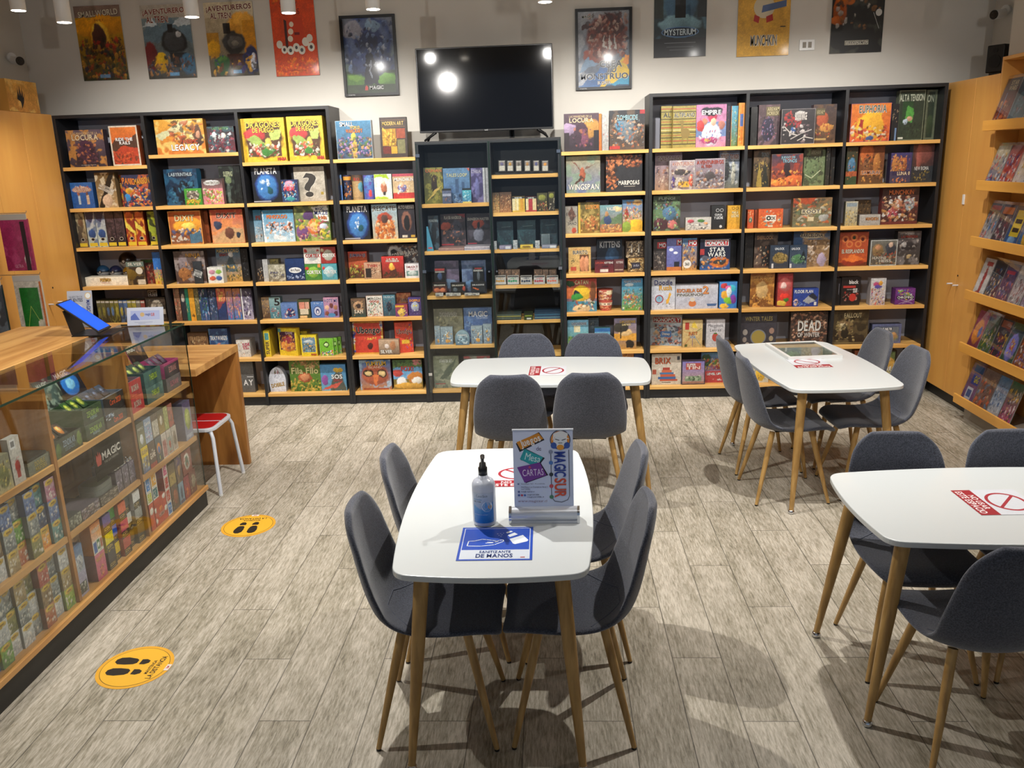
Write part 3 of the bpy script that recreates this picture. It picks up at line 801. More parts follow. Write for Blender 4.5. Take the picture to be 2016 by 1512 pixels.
B(2,1,-3.139,0.104,0.306,0.298,0.07,-8,0,'large teal blue box turned slightly sideways','G:14283c,1c4060;N:.5,4,2a6488;E:.55,.4,.15,.3,122434;F:14,.1,.05,.9,.6,.06,3a7c98,0c1824;E:.5,.85,.4,.08,20304a;T:LABYRINTHUS,.15,.8,.85,.9,b8ccd4,b','1c5878')
B(2,1,-3.024,0.198,0.056,0.295,0.07,0,0,'plain black box beside the teal one','G:101114,18191c')
B(2,1,-3.018,0.03,0.147,0.136,0.05,0,0,'small green box with frogs','G:388c28,50a838;E:.5,.6,.38,.28,6a6058;F:18,.15,.35,.85,.85,.06,e0d8c8,4a3c34,8a7a60;F:10,.1,.05,.9,.35,.07,e8c830,d87028')
B(2,1,-2.8545,0.055,0.1775,0.211,0.05,0,0,'black and pink box with green curls','G:e0a0a0,2c2c2c;R:0,0,1,.62,d88890;F:26,.05,.05,.95,.6,.07,a8c838,e8e0c0,d84828,588028;E:.5,.84,.38,.1,e8e8e8;T:CHARTERSTONE,.15,.79,.85,.89,2a2a2a,b')
B(2,1,-2.742,0.108,0.129,0.312,0.07,0,0,'tall black box with a pale skeleton figure','G:0e1210,1a201c;E:.55,.3,.12,.3,5a6860;E:.6,.62,.2,.1,708058;N:.35,5,3c4840;T:SLEEPING,.3,.72,.9,.85,b0b890,b')
B(2,1,-2.6498,0.11,0.053,0.313,0.07,0,0,'narrow black box against the divider','G:0c0e0e,161a1a;N:.3,5,2c3430')
B(2,2,-3.13,0.055,0.286,0.283,0.07,0,0,'orange box with a glowing sun picture','G:7a5038,d86818;E:.6,.55,.45,.25,f0a020;E:.6,.55,.2,.1,fcd860;F:16,.05,.1,.95,.45,.07,d8d0c0,5a3c30,385c88;P:.6,0,.98,.08,.95,.4,.62,.3,4a7088;B:.02,e8a048;T:DIXIT,.2,.7,.8,.88,e8d8a0,b')
B(2,2,-2.989,0.13,0.067,0.279,0.07,0,0,'plain rust brown box behind the sun box','G:8a4018,b0581c;N:.3,5,6a3010')
B(2,2,-2.765,0.055,0.284,0.285,0.07,0,0,'red box with an umbrella in the desert','G:d8b080,c83c1c;N:.3,4,e8904c;P:0,0,.5,.5,1,.4,1,0,c8a070;E:.22,.55,.13,.13,384058;E:.55,.3,.15,.18,6a4030;E:.82,.25,.06,.08,2c3440;B:.015,d86030;T:DIXIT,.2,.75,.8,.9,5a2418,b')
B(2,3,-3.135,0.055,0.269,0.279,0.07,0,0,'grey brown box with a plumed warrior','G:584038,6a5c58;N:.5,4,a89c98;E:.3,.6,.15,.3,8c8084;E:.3,.3,.2,.2,a06838;F:12,.1,.1,.9,.7,.05,c88848,38302c;T:NINJA,.4,.78,.88,.93,e8b048,b')
B(2,3,-3.06,0.025,0.074,0.192,0.02,0,0,'slim dark slate box leaning over diagonally','G:2e3236,343a40;T:ESTRIBILLO,.0,.3,1,.6,d0d4d0,b,68')
B(2,3,-2.91,0.03,0.135,0.137,0.08,0,0,'small white box with four comic faces','G:e8e8e0,e8e8e0;E:.3,.7,.2,.15,c88ca0;E:.72,.7,.2,.15,88b848;E:.3,.3,.2,.15,c85838;E:.72,.3,.2,.15,40609c','c8c8c0')
B(2,3,-2.812,0.113,0.215,0.292,0.07,0,0,'sky blue box with a pointed mountain castle','G:b88c40,4888b0;P:.3,.3,.6,.9,.85,.3,506068;E:.6,.8,.1,.08,e8ecec;F:20,.2,.02,1,.5,.06,7a6838,384c30,d8a840;T:MACHI KORO,.05,.86,.95,.97,e8d8a0,b;T:LEGACY,.15,.76,.5,.84,b04030,b')
B(2,3,-2.665,0.1,0.061,0.282,0.07,0,0,'narrow black spine with small marks','G:121416,181a1e;F:6,.2,.1,.8,.9,.1,606468')
B(2,4,-3.29,0.055,0.052,0.29,0.2,0,0,'brown and pink book spine in the row','G:7a4c38,b08868;F:8,0,.1,1,.9,.2,c8a888,58382c,e05838;B:0,fff','','game_book')
B(2,4,-3.237,0.055,0.043,0.288,0.2,0,0,'dark book spine in the row','G:2a2c30,38404c;E:.5,.7,.3,.1,d8d0c0;B:0,fff','','game_book')
B(2,4,-3.2,0.055,0.029,0.287,0.2,0,0,'teal green book spine in the row','G:187860,30a080;F:5,0,.1,1,.9,.2,103c38,c8b070;B:0,fff','','game_book')
B(2,4,-3.16,0.055,0.046,0.286,0.2,0,0,'plain yellow book spine in the row','G:e8a018,f0b028;E:.5,.15,.3,.05,805818;B:0,fff','','game_book')
B(2,4,-3.115,0.055,0.04,0.285,0.2,0,0,'olive book spine in the row','G:58603c,8c8458;F:6,0,.1,1,.9,.25,c8b080,30382c;B:0,fff','','game_book')
B(2,4,-3.053,0.055,0.079,0.284,0.2,0,0,'blue and green book spine in the row','G:38588c,203050;F:14,0,.05,1,.95,.14,60a0c8,2c3c48,48803c,c8b8d0;B:0,fff','','game_book')
B(2,4,-2.974,0.055,0.067,0.282,0.2,0,0,'dark blue book spine in the row','G:3c5478,1c2840;F:12,0,.05,1,.95,.14,7890b8,5a4878,a0a8b0;B:0,fff','','game_book')
B(2,4,-2.897,0.055,0.079,0.28,0.2,0,0,'red and navy book spine in the row','G:1c2c50,c85040;R:0,.62,1,1,d06048;F:10,.2,.6,.9,.95,.14,e8a070,f0d060;P:0,.3,1,.6,1,0,0,0,283c6c;B:0,fff','','game_book')
B(2,4,-2.825,0.055,0.057,0.278,0.2,0,0,'blue and orange book spine in the row','G:3878b8,c88048;F:12,0,.05,1,.9,.2,e8a058,b05890,3068a8;B:0,fff','','game_book')
B(2,4,-2.758,0.055,0.067,0.276,0.2,0,0,'second blue and orange book spine in the row','G:3878b8,c88048;F:12,0,.05,1,.9,.2,e8a058,b05890,3068a8;B:0,fff','','game_book')
B(2,4,-2.671,0.055,0.096,0.274,0.2,0,0,'white and purple dragon book spine in the row','G:b8b0c8,403848;F:16,0,.05,1,.9,.14,584880,e8e4f0,30283c;r:0,0,.12,1,e8e8e8;B:0,fff','','game_book')
B(2,5,-3.151,0.055,0.181,0.225,0.07,0,0,'small brown box with parchment picture','G:a87c50,6a4c34;F:14,.1,.1,.9,.7,.07,d8b888,503828;T:TRASTLERS,.1,.7,.9,.88,b89060,b')
B(2,5,-2.963,0.055,0.169,0.261,0.07,0,0,'small blue box with an orange blaze','G:284878,385080;E:.5,.3,.25,.2,e07830;N:.4,5,5a88b0;T:TRAYWARDS,.05,.6,.95,.76,e8ecf0,b')
B(2,5,-2.749,0.055,0.122,0.153,0.14,0,0,'white box with scattered sweets pattern','G:dcd8d0,e4e0d8;F:34,.02,.02,.98,.98,.025,c84858,303030,d88838,888;T:SUSHI,.45,.62,.95,.82,d04868,b,8;T:ROLL,.5,.45,.9,.62,d04868,b,8','b8b0a8')
B(2,6,-2.747,0.055,0.126,0.292,0.07,0,0,'tall plain grey box with white lettering','G:606060,6c6c6a;r:.5,.48,.95,.5,e8e8e8;T:AY,.2,.22,.9,.4,f0f0f0,b')
B(3,0,-2.37,0.055,0.363,0.349,0.12,0,0,'first of two yellow boxes with a green dragon','G:e8b818,f0c828;E:.5,.5,.43,.42,503018;R:.12,.12,.88,.88,5a3c28;E:.3,.62,.25,.16,c83838;P:.1,.55,.3,.6,.55,.4,.3,.3,a0b858;P:.62,.7,.9,.75,.85,.5,.66,.5,b8c868;E:.6,.35,.08,.2,d0b850;F:26,.15,.12,.85,.4,.05,d84830,e8d8c0,387838,6a3828,f0e8d8;E:.55,.22,.12,.08,3c7c30;T:DRAGONES,.1,.78,.9,.92,f0d040,b;T:DE FUEGO,.25,.67,.75,.78,f0d040,b;T:HABA,.78,.02,.98,.1,d02818,b')
B(3,0,-2.018,0.055,0.299,0.352,0.12,0,0,'second of two yellow boxes with a green dragon','G:e8b818,f0c828;E:.5,.5,.43,.42,503018;R:.12,.12,.88,.88,5a3c28;E:.3,.62,.25,.16,c83838;P:.1,.55,.3,.6,.55,.4,.3,.3,a0b858;P:.62,.7,.9,.75,.85,.5,.66,.5,b8c868;E:.6,.35,.08,.2,d0b850;F:26,.15,.12,.85,.4,.05,d84830,e8d8c0,387838,6a3828,f0e8d8;E:.55,.22,.12,.08,3c7c30;T:DRAGONES,.1,.78,.9,.92,f0d040,b;T:DE FUEGO,.25,.67,.75,.78,f0d040,b;T:HABA,.78,.02,.98,.1,d02818,b')
B(3,1,-2.386,0.055,0.245,0.299,0.07,0,0,'dark navy box with planet earth picture','G:10141c,181e2c;E:.5,.42,.4,.4,1c3c80;E:.5,.42,.34,.35,3878b8;N:.0,1,000;F:7,.3,.35,.62,.66,.04,d8e4ec,b8d0e4;E:.6,.33,.1,.1,1c5058;T:PLANETA,.12,.78,.88,.95,f0f0f0,b;r:0,.02,.6,.05,a8a8b0')
B(3,1,-2.282,0.14,0.087,0.299,0.07,0,0,'plain black box behind the earth box','G:0c0e14,12141c')
B(3,1,-2.186,0.03,0.139,0.183,0.04,0,0,'small dark blue box with red lettering','G:283c68,28305c;E:.5,.75,.3,.2,d890a8;F:18,.05,.05,.95,.9,.06,60b8d8,e8e0f0,d8a040;T:HEX,.15,.5,.8,.68,e03040,b;E:.5,.15,.25,.1,389098')
B(3,1,-2.024,0.073,0.259,0.283,0.07,0,0,'pale stone grey box with a question mark','G:b8b0a0,c0b8a8;N:.4,4,a8a090;T:?,.28,.12,.72,.82,3c3834,b;R:.84,.18,.93,.27,a08830')
B(3,2,-2.516,0.11,0.071,0.27,0.07,0,0,'blue and white box partly covered behind','G:b8d0dc,3c90b8;F:12,.1,.1,.9,.5,.1,303030,e8ecf0,e0a060;T:PE,.3,.7,.9,.82,e05830,b')
B(3,2,-2.322,0.055,0.27,0.268,0.07,0,0,'blue box with a crowd of penguins','G:b8d4e4,3c90b8;P:0,0,.08,0,.02,1,0,1,e8f0f4;F:30,.12,.35,.92,.6,.05,282828,d8783c,e8e8e8;F:16,.1,.1,.95,.38,.05,e8f4fc,88b8d8,e0a050;T:PENGOLOO,.15,.73,.8,.85,f08030,b;P:.3,.1,.7,.02,.72,.14,.35,.24,e0e8ec','e4ecf0')
B(3,2,-2.027,0.055,0.3,0.297,0.07,0,0,'green jungle box with cartoon animals','G:6a8838,6a7050;N:.5,4,a8b060;E:.2,.25,.2,.2,704878;E:.55,.4,.2,.22,d87028;E:.55,.4,.12,.12,e8b878;E:.4,.72,.16,.14,583c68;F:24,.03,.03,.97,.6,.06,b04858,98b028,e0c030,503048,d8a8a0;E:.8,.4,.1,.08,c8d0e0;P:.5,.95,.95,.98,.98,.55,.7,.6,e8e8e0;T:MAGIC,.62,.86,.85,.94,283c70,b;T:MAZE,.58,.73,.96,.85,283c78,b;T:kids,.68,.6,.92,.71,e07830,b')
B(3,3,-2.525,0.05,0.052,0.189,0.07,0,0,'dark box on the left end','G:3c3028,2c2c30;F:8,.1,.1,.9,.7,.1,b89060,e0d8c8')
B(3,3,-2.474,0.055,0.043,0.189,0.07,0,0,'white box edge','G:c8c8c4,b8b8b8;r:.3,0,.36,1,808080;r:.6,0,.66,1,909090')
B(3,3,-2.431,0.13,0.103,0.182,0.07,0,0,'yellow brown box behind the beige one','G:8a7848,b0a468;F:10,.1,.5,.9,.95,.08,e0c050,403828')
B(3,3,-2.371,0.035,0.146,0.144,0.07,0,0,'beige and grey box with small village','G:787060,a8a48c;N:.5,5,c8c4b0;F:18,.1,.2,.9,.6,.06,484868,d8d4c0,605848')
B(3,3,-2.214,0.05,0.1655,0.19,0.07,0,0,'dark blue rounded box with speech bubble','G:102c58,18386c;F:12,.05,.05,.95,.3,.04,8098c0,a8b8d8;e:.5,.48,.33,.13,e8ecec;T:Art Panic,.25,.42,.75,.55,182c50,b')
B(3,3,-2.058,0.055,0.145,0.14,0.06,0,0,'green card box with white lettering','G:3c7c30,488c38;E:.5,.5,.33,.33,88b840;E:.13,.72,.1,.1,c83028;R:.78,.78,.95,.97,e09040;T:CORTEX,.1,.38,.95,.6,f4f4f0,b','','card_game_box')
B(3,3,-1.917,0.055,0.133,0.139,0.06,0,0,'teal card box with white lettering','G:4898a8,58a8b4;E:.5,.5,.33,.33,a0c8cc;E:.13,.72,.1,.1,c83028;T:CORTEX,.1,.38,.95,.6,f4f4f0,b','','card_game_box')
B(3,3,-2.056,0.055,0.145,0.138,0.06,0,0.142,'white card box stacked on the green one','G:e0dcd4,e8e4dc;E:.5,.5,.33,.33,b8c0bc;E:.13,.8,.1,.1,c83028;E:.85,.8,.08,.08,b04040;T:CORTEX,.1,.38,.95,.6,b03830,b','','card_game_box')
B(3,3,-1.916,0.055,0.131,0.139,0.06,0,0.142,'red card box stacked on the teal one','G:a02c28,b03430;E:.5,.5,.33,.33,b8b8a8;E:.13,.8,.1,.1,d8c8a0;T:CORTEX,.1,.38,.95,.6,f4f0e8,b','','card_game_box')
B(3,4,-2.5155,0.08,0.0705,0.187,0.07,0,0,'brown box with desert picture','G:604838,b89870;F:10,.1,.1,.9,.9,.1,385880,d8b078,483828')
B(3,4,-2.43,0.07,0.098,0.188,0.07,0,0,'teal and white box with number 5','G:387888,90b0b0;F:10,.1,.05,.9,.5,.08,286878,d8e0dc,c04838;T:5,.45,.6,.95,.95,1c1c20,b')
B(3,4,-2.297,0.035,0.144,0.14,0.07,0,0,'light blue box with dark blue creatures','G:587cb8,6888c0;E:.55,.4,.3,.28,2c3c6c;F:10,.2,.1,.8,.6,.06,c03c38,e8e4e0,1c2440')
B(3,4,-2.171,0.055,0.108,0.163,0.07,0,0,'green box with pink shapes and beige card','G:384028,485030;R:.1,.5,.55,.85,e09078;R:.6,.5,.95,.85,e0a890;R:.15,.2,.85,.5,d8cbb0;R:.1,.03,.7,.15,e0b880')
B(3,4,-2.052,0.055,0.112,0.14,0.07,0,0,'blue box with a ringed white egg','G:5078b8,5c84c0;e:.5,.42,.32,.32,283c80;e:.5,.42,.27,.27,c8d0e8;e:.5,.4,.14,.17,383c78;e:.5,.36,.07,.1,e8e8f0;F:8,.1,.8,.9,.95,.03,e0e8f4')
B(3,4,-1.9298,0.055,0.13,0.176,0.07,0,0,'purple and pink box with four heads','G:8878b0,c890a8;E:.2,.5,.14,.12,e8b898;E:.78,.5,.14,.12,b07858;E:.5,.6,.14,.12,703c38;E:.2,.2,.14,.12,804838;E:.78,.2,.14,.12,583048;e:.5,.12,.25,.1,4888b8;T:VOTE ME,.05,.76,.95,.92,4c3080,b')
B(3,5,-2.525,0.04,0.052,0.236,0.2,0,0,'yellow boxed game edge on far left','G:f0cc10,f4d820;R:.2,.65,.8,.9,58a0a0;T:SUPER,.2,.1,.8,.6,503808,b,90')
B(3,5,-2.349,0.07,0.184,0.247,0.06,-16,0,'wide yellow box with purple hands picture','G:f0cc10,f4d820;R:.06,.2,.9,.88,4c2848;E:.5,.35,.4,.2,e08830;E:.5,.6,.25,.15,a83840;F:18,.1,.2,.9,.75,.06,e8a040,783858,f0c060;r:.0,.85,.16,.98,58a8a8;T:GAME,.4,.78,.8,.88,e8c8d0,b','f0cc10')
B(3,5,-2.233,0.156,0.072,0.201,0.1,0,0,'stack of yellow boxes seen side on','G:e8c818,f0d420;R:.1,.6,.9,.9,88a878;r:.45,0,.5,1,907810;R:.1,.1,.9,.2,5c8c30')
B(3,5,-2.152,0.03,0.141,0.189,0.07,0,0,'small yellow box with a castle picture','G:f0d010,f4d818;R:.1,.2,.9,.85,6894b0;F:24,.12,.22,.88,.6,.06,4a6838,303840,b8b8a8,d8a040;E:.5,.7,.3,.08,c8d4d8;T:CASTLE,.12,.78,.88,.9,385888,b;T:HABA,.6,.03,.95,.13,d03018,b')
B(3,5,-1.996,0.03,0.123,0.156,0.03,0,0,'front green tin with coloured fruits','G:68a828,70b030;E:.5,.65,.2,.16,1c2410;E:.5,.65,.13,.1,b8d890;F:14,.05,.03,.95,.3,.07,d83828,6838a0,e8b020,3858b0,f0f0e0;B:.02,98b870','','card_tin')
B(3,5,-1.927,0.07,0.035,0.153,0.03,0,0,'middle green tin of three','G:68a828,70b030;E:.5,.65,.2,.16,1c2410;E:.5,.65,.13,.1,b8d890;F:14,.05,.03,.95,.3,.07,d83828,6838a0,e8b020,3858b0,f0f0e0;B:.02,98b870','','card_tin')
B(3,5,-1.902,0.11,0.036,0.151,0.03,0,0,'rear green tin of three','G:68a828,70b030;E:.5,.65,.2,.16,1c2410;E:.5,.65,.13,.1,b8d890;F:14,.05,.03,.95,.3,.07,d83828,6838a0,e8b020,3858b0,f0f0e0;B:.02,98b870','','card_tin')
B(3,6,-2.475,0.055,0.152,0.226,0.07,0,0,'white egg-shaped tin with round top','G:c8ccd8,d0d4e0;F:5,.3,.75,.7,.95,.07,902838,383840,688040;T:DOBBLE,.1,.2,.9,.36,b09048,b,10;r:.1,.12,.9,.14,d8dce8;F:8,.3,.5,.7,.75,.03,8890a0','','game_tin','arch')
B(3,6,-2.219,0.055,0.276,0.286,0.07,0,0,'green box with cartoon sheep','G:487828,6a8c30;F:40,.02,.02,.98,.35,.05,c8a838,78902c,e0b850,385c20;E:.5,.45,.22,.16,b05830;E:.5,.45,.15,.1,d89060;F:16,.02,.75,.98,.98,.06,a87048,507c28,d0a070;T:Fila Filo,.06,.56,.94,.76,f0e8a0,b')
B(3,6,-1.9657,0.055,0.228,0.24,0.07,0,0,'blue box with a smiling mountain','G:68a8c8,4890c8;P:.35,0,.45,.5,.6,.7,.85,.65,.98,0,586058;E:.7,.78,.2,.09,d8b030;P:0,.05,.5,.25,.9,.4,.6,.1,d05848;E:.15,.4,.12,.2,9050a0;T:SOS,.42,.45,.85,.62,f0f0f0,b;T:DINO,.5,.34,.8,.45,b04848,b')
B(4,0,-1.614,0.055,0.296,0.304,0.07,0,0,'blue box with battling fantasy crowd','G:405068,4888b0;E:.5,.35,.08,.35,d8b840;F:60,.02,.05,.98,.55,.05,7a5040,2c3c6c,b888c0,5a7838,c89858,303038;T:SMALL,.12,.85,.5,.97,e8e8e8,b;T:WORLD,.4,.78,.68,.86,d8c060,b;T:WARCRAFT,.28,.68,.75,.78,f08020,b;B:.012,c8d8e0','c8ccd0')
B(4,0,-1.285,0.055,0.22,0.319,0.07,0,0,'dark brown box with five small picture panels','G:403430,483c38;R:.08,.3,.58,.72,b88820;R:.62,.48,.95,.72,a04828;R:.08,.1,.36,.28,702820;R:.4,.1,.6,.28,d8a020;R:.64,.1,.92,.45,7c7850;F:20,.1,.32,.56,.7,.05,d8a828,e8c040,7a5818;T:MODERN ART,.1,.8,.9,.9,d8b860,b;l:.008,.05,.77,.95,.77,b08050;l:.008,.05,.93,.95,.93,b08050')
B(4,1,-1.755,0.055,0.015,0.207,0.07,0,0,'light blue round tube','G:3c6cb0,7098d0;F:8,0,.1,1,.7,.1,a8c0e8,2c4c90;T:STAR,.3,.6,.75,.85,f0c030,b','','round_game_tube','tube')
B(4,1,-1.708,0.055,0.069,0.204,0.07,0,0,'navy and orange round tube','G:20243c,302c48;F:14,0,.05,1,.75,.1,e08830,3c90c8,7a4828;R:0,.8,1,.93,e09828','','round_game_tube','tube')
B(4,1,-1.625,0.055,0.09,0.202,0.07,0,0,'sand brown round tube','G:a88c60,584438;R:0,.1,1,.75,b89868;E:.8,.5,.2,.2,60a0b0;T:RO,.35,.76,.7,.9,c83828,b','','round_game_tube','tube')
B(4,1,-1.526,0.055,0.099,0.198,0.07,0,0,'violet blue round tube','G:4060b0,6090d0;N:.5,4,6848a0;E:.6,.25,.1,.15,d84048;T:SILENCE,.25,.72,.85,.88,90c0e8,b','','round_game_tube','tube')
B(4,1,-1.4,0.055,0.147,0.203,0.07,0,0,'white and lime box with small wizard','G:e8e8e0,dcdcd4;P:0,.85,0,1,.7,1,.9,.8,.2,.9,a8c820;E:.55,.45,.18,.22,b06848;E:.55,.22,.1,.1,303030;E:.55,.62,.1,.1,e8c0a0;E:.3,.04,.5,.06,a8c428')
B(4,1,-1.226,0.055,0.184,0.201,0.07,0,0,'beige box with red band and small figure','G:d0b88c,c8a880;R:0,0,1,.22,b82c28;R:0,.9,1,1,b84858;E:.42,.42,.2,.18,6870a8;E:.42,.55,.1,.1,e0b090;F:8,.2,.2,.8,.5,.05,904840,e8e8e8;T:MUNCHKIN,.08,.7,.95,.84,f0e8e0,b')
B(4,2,-1.647,0.055,0.221,0.294,0.07,0,0,'dark navy box with planet earth picture','G:10141c,181e2c;E:.55,.42,.42,.4,1c3c80;E:.55,.42,.34,.34,3878b8;F:7,.35,.35,.68,.66,.04,d8e4ec,b8d0e4;E:.65,.32,.1,.1,1c5058;T:PLANETA,.15,.78,.92,.95,f0f0f0,b;r:0,.02,.6,.05,a8a8b0')
B(4,2,-1.404,0.04,0.214,0.289,0.07,0,0,'pale box with an orange fireman','G:c0b090,88a8b8;E:.5,.3,.4,.35,c06828;E:.5,.62,.28,.15,a04028;E:.5,.58,.14,.12,503830;F:20,.1,.05,.9,.5,.06,e0903c,7a3c1c,d8c8a0;T:¡RESCATE!,.04,.78,.96,.95,201c18,b')
B(4,2,-1.22,0.055,0.142,0.281,0.07,0,0,'dark box with a hooded silhouette','G:282430,302c30;E:.5,.5,.3,.3,7a5040;E:.5,.45,.18,.25,141418;T:ALTO RIESGO,.02,.87,.98,.97,e0dcd4,b;R:.2,.03,.5,.1,c8c0b0;R:.7,.02,.95,.1,c8a030')
B(4,3,-1.678,0.114,0.168,0.229,0.07,-4,0,'red box with jungle and dinosaur','G:503c28,c84830;R:0,.4,1,.75,c05830;F:26,.05,.05,.95,.5,.06,607830,a8a840,2c2820,d8c060;T:JUMANJI,.08,.78,.9,.92,303878,b')
B(4,3,-1.538,0.035,0.145,0.139,0.07,0,0,'small beige box with a dark window','G:a88868,c89878;R:.1,.1,.4,.65,2c2420;F:14,.4,.1,.95,.9,.05,5c3c2c,d8c0a0;T:TWIN,.2,.72,.8,.9,c04838,b')
B(4,3,-1.365,0.055,0.189,0.186,0.07,0,0,'red box with a volcano','G:582818,d02c24;P:.2,0,.4,.5,.6,.5,.85,0,50281c;E:.45,.5,.13,.14,f0a030;E:.45,.6,.08,.1,f0d050;F:14,.1,.02,.9,.3,.05,783420,283018;T:LA ISLA,.25,.84,.75,.92,e8d8c8,b;T:PROHIBIDA,.2,.74,.8,.83,e8d8c8,b')
B(4,3,-1.281,0.14,0.278,0.278,0.07,0,0,'large grey racing game box standing behind','G:484448,5c5458;E:.25,.75,.25,.2,c8c8c4;E:.2,.75,.12,.1,202020;F:18,.3,.4,.95,.95,.06,a07858,2c2c30,d8d4cc;T:FORMULA D,.15,.6,.85,.8,e8e0d0,b,14')
B(4,3,-1.196,0.035,0.125,0.121,0.07,0,0,'small white box with a toilet picture','G:d8d4d4,e4e0e0;R:.1,.15,.9,.5,6a8c88;E:.5,.35,.3,.15,b8c4c0;T:SMART,.1,.7,.9,.85,882838,b;T:TEN,.3,.55,.7,.66,c04858')
B(4,4,-1.762,0.09,-0.001,0.157,0.07,0,0,'teal and brown edge of matching box','G:304c48,806850;F:6,0,.1,1,.9,.2,c88848,283c3c')
B(4,4,-1.688,0.04,0.126,0.163,0.07,0,0,'teal and brown box with a bearded mask','G:2c4844,7a5c44;E:.5,.6,.35,.25,b8906c;E:.5,.6,.18,.12,3c2c28;F:12,.1,.1,.9,.9,.05,d8a868,203430;T:SAFI,.2,.2,.8,.4,e8d8c0,b')
B(4,4,-1.548,0.055,0.142,0.181,0.07,0,0,'white box with scattered food drawings','G:d8d4c8,e0dcd0;F:30,.08,.05,.92,.65,.05,488848,a84030,3c4858,c88838;T:MERCON,.1,.8,.9,.92,282828,b;T:GOOS,.2,.68,.8,.78,c04030,b;B:.02,c08070')
B(4,4,-1.419,0.055,0.108,0.186,0.07,0,0,'blue teal box with a dark vase','G:304858,487888;E:.5,.45,.22,.22,202838;F:12,.1,.05,.9,.9,.05,6898a0,384c58,a06850;T:MUSEUM,.1,.85,.9,.94,c8d0d0')
B(4,4,-1.304,0.13,0.127,0.188,0.07,0,0,'rust red box standing behind','G:60301c,b05c38;N:.4,5,d89058;T:SAXSE,.3,.6,.95,.75,301c14,b')
B(4,4,-1.309,0.025,0.106,0.103,0.07,0,0,'small purple and yellow box','G:6c3c80,a83c30;E:.5,.35,.3,.35,d8b040;F:12,.1,.1,.9,.7,.06,e8d070,4c2860;R:.0,.8,.7,.95,e0b020')
B(4,4,-1.192,0.04,0.115,0.16,0.07,0,0,'purple box with a striped grinning face','G:483870,504080;E:.5,.5,.3,.25,a0a8b8;E:.4,.55,.06,.04,e8d830;E:.6,.55,.06,.04,e8d830;P:.25,.35,.5,.25,.75,.35,.5,.3,e0e0e8;F:12,.1,.1,.9,.35,.05,706898,2c2048;T:DOPPLE,.1,.77,.9,.9,f0a020,b','3c2c60')
B(4,5,-1.63,0.073,0.265,0.289,0.07,0,0,'large red box with black brush title','G:d03820,d84028;B:.05,e0a030;F:20,0,0,.05,1,.04,3048a0,e8c030,d8d8e0;F:20,.95,0,1,1,.04,3048a0,e8c030,e8e8e8;T:Ubongo,.12,.58,.9,.84,181414,b;E:.55,.25,.09,.1,501c18;F:5,.3,.46,.75,.5,.025,e8c040')
B(4,5,-1.441,0.02,0.178,0.136,0.05,0,0,'beige box with a silver title','G:685848,d0b090;E:.7,.6,.15,.3,b07850;E:.4,.55,.1,.14,e8d8d0;T:SILVER,.08,.1,.65,.32,e8e8e0,b')
B(4,5,-1.315,0.092,0.156,0.273,0.1,14,0,'red boxed puzzle turned sideways','G:d83c20,e04828;F:10,.6,.05,1,.95,.05,e8c030,3850a8;T:Ubongo,.1,.58,.9,.78,7c1810,b;R:.35,.3,.8,.42,e8b828','e06820')
B(4,6,-1.587,0.055,0.28,0.274,0.07,0,0,'box with a red bird wearing goggles','G:c08048,4078b8;N:.4,4,a8c8e0;E:.5,.5,.42,.35,b05838;E:.28,.55,.16,.13,382420;E:.72,.55,.16,.13,382420;E:.28,.55,.11,.09,e8c888;E:.72,.55,.11,.09,e8c888;P:.38,.5,.62,.5,.5,.1,e07838;T:YUMYUM,.2,.8,.85,.95,f0c030,b;T:ISLAND,.3,.72,.72,.79,e8d8c0;R:.1,.0,.9,.07,a85030')
B(4,6,-1.297,0.055,0.259,0.269,0.07,0,0,'green box with white hen and fox','G:98782c,3c6c38;R:0,.35,1,.75,68a8d8;E:.15,.55,.2,.12,c04038;E:.28,.25,.16,.18,f0f0ec;E:.75,.4,.28,.2,c07828;E:.8,.3,.18,.12,f0ece0;E:.5,.12,.5,.1,d0a038;E:.85,.92,.15,.1,c87878;F:14,.02,.75,.98,.98,.05,588840,304c28;T:FOX!,.28,.62,.7,.78,d83828,b')
B(5,0,-0.981,0.1,0.16,0.295,0.02,0,0,'olive book with a leaping swordsman','G:6c6c28,403c20;N:.5,4,98903c;E:.55,.55,.15,.25,301c10;P:.1,.05,.6,.4,.95,.5,.6,.3,c8a850;F:12,.2,.1,.9,.8,.05,1c1810,a89048;T:CONAN,.1,.87,.95,.96,d07038,b','','rule_book')
B(5,0,-0.786,0.1,0.222,0.285,0.02,0,0,'light blue book with distant towers','G:486898,6088b0;R:.44,.3,.58,.68,3c5880;R:.68,.3,.8,.6,3c5880;R:.28,.3,.35,.5,486898;F:10,0,0,1,.2,.07,203050,88a8d0;P:.85,1,1,1,1,.88,c85838;T:TALES LOOP,.12,.75,.9,.85,c8c8a8,b','','rule_book')
B(5,0,-0.615,0.1,0.098,0.28,0.02,0,0,'violet book with a pale pillar','G:403868,483c70;N:.5,4,8078b0;T:CTHULHU,.05,.85,.9,.95,c0b8d0,b;E:.5,.4,.2,.3,6868a0','','rule_book')
B(5,0,-0.555,0.1,0.019,0.28,0.15,0,0,'left white book spine of a pair','G:c8c8d0,d8d8dc','','rule_book')
B(5,0,-0.53,0.1,0.023,0.279,0.15,0,0,'right white book spine of a pair','G:c0c0cc,d4d4d8','','rule_book')
B(5,0,-0.867,0.04,0.075,0.122,0.02,0,0,'small grey blue dice blister','G:485068,606888;R:0,.85,1,1,202024;R:.05,.5,.95,.65,a8acc0;F:8,.2,.1,.8,.5,.08,90604c,282c38','','hanging_blister')
B(5,0,-0.699,0.04,0.073,0.121,0.02,0,0,'small bright teal dice blister','G:3870a0,50c0d0;R:0,.85,1,1,182028;F:10,.1,.1,.9,.8,.08,c8ecf0,206078;R:0,0,1,.1,d8c060','','hanging_blister')
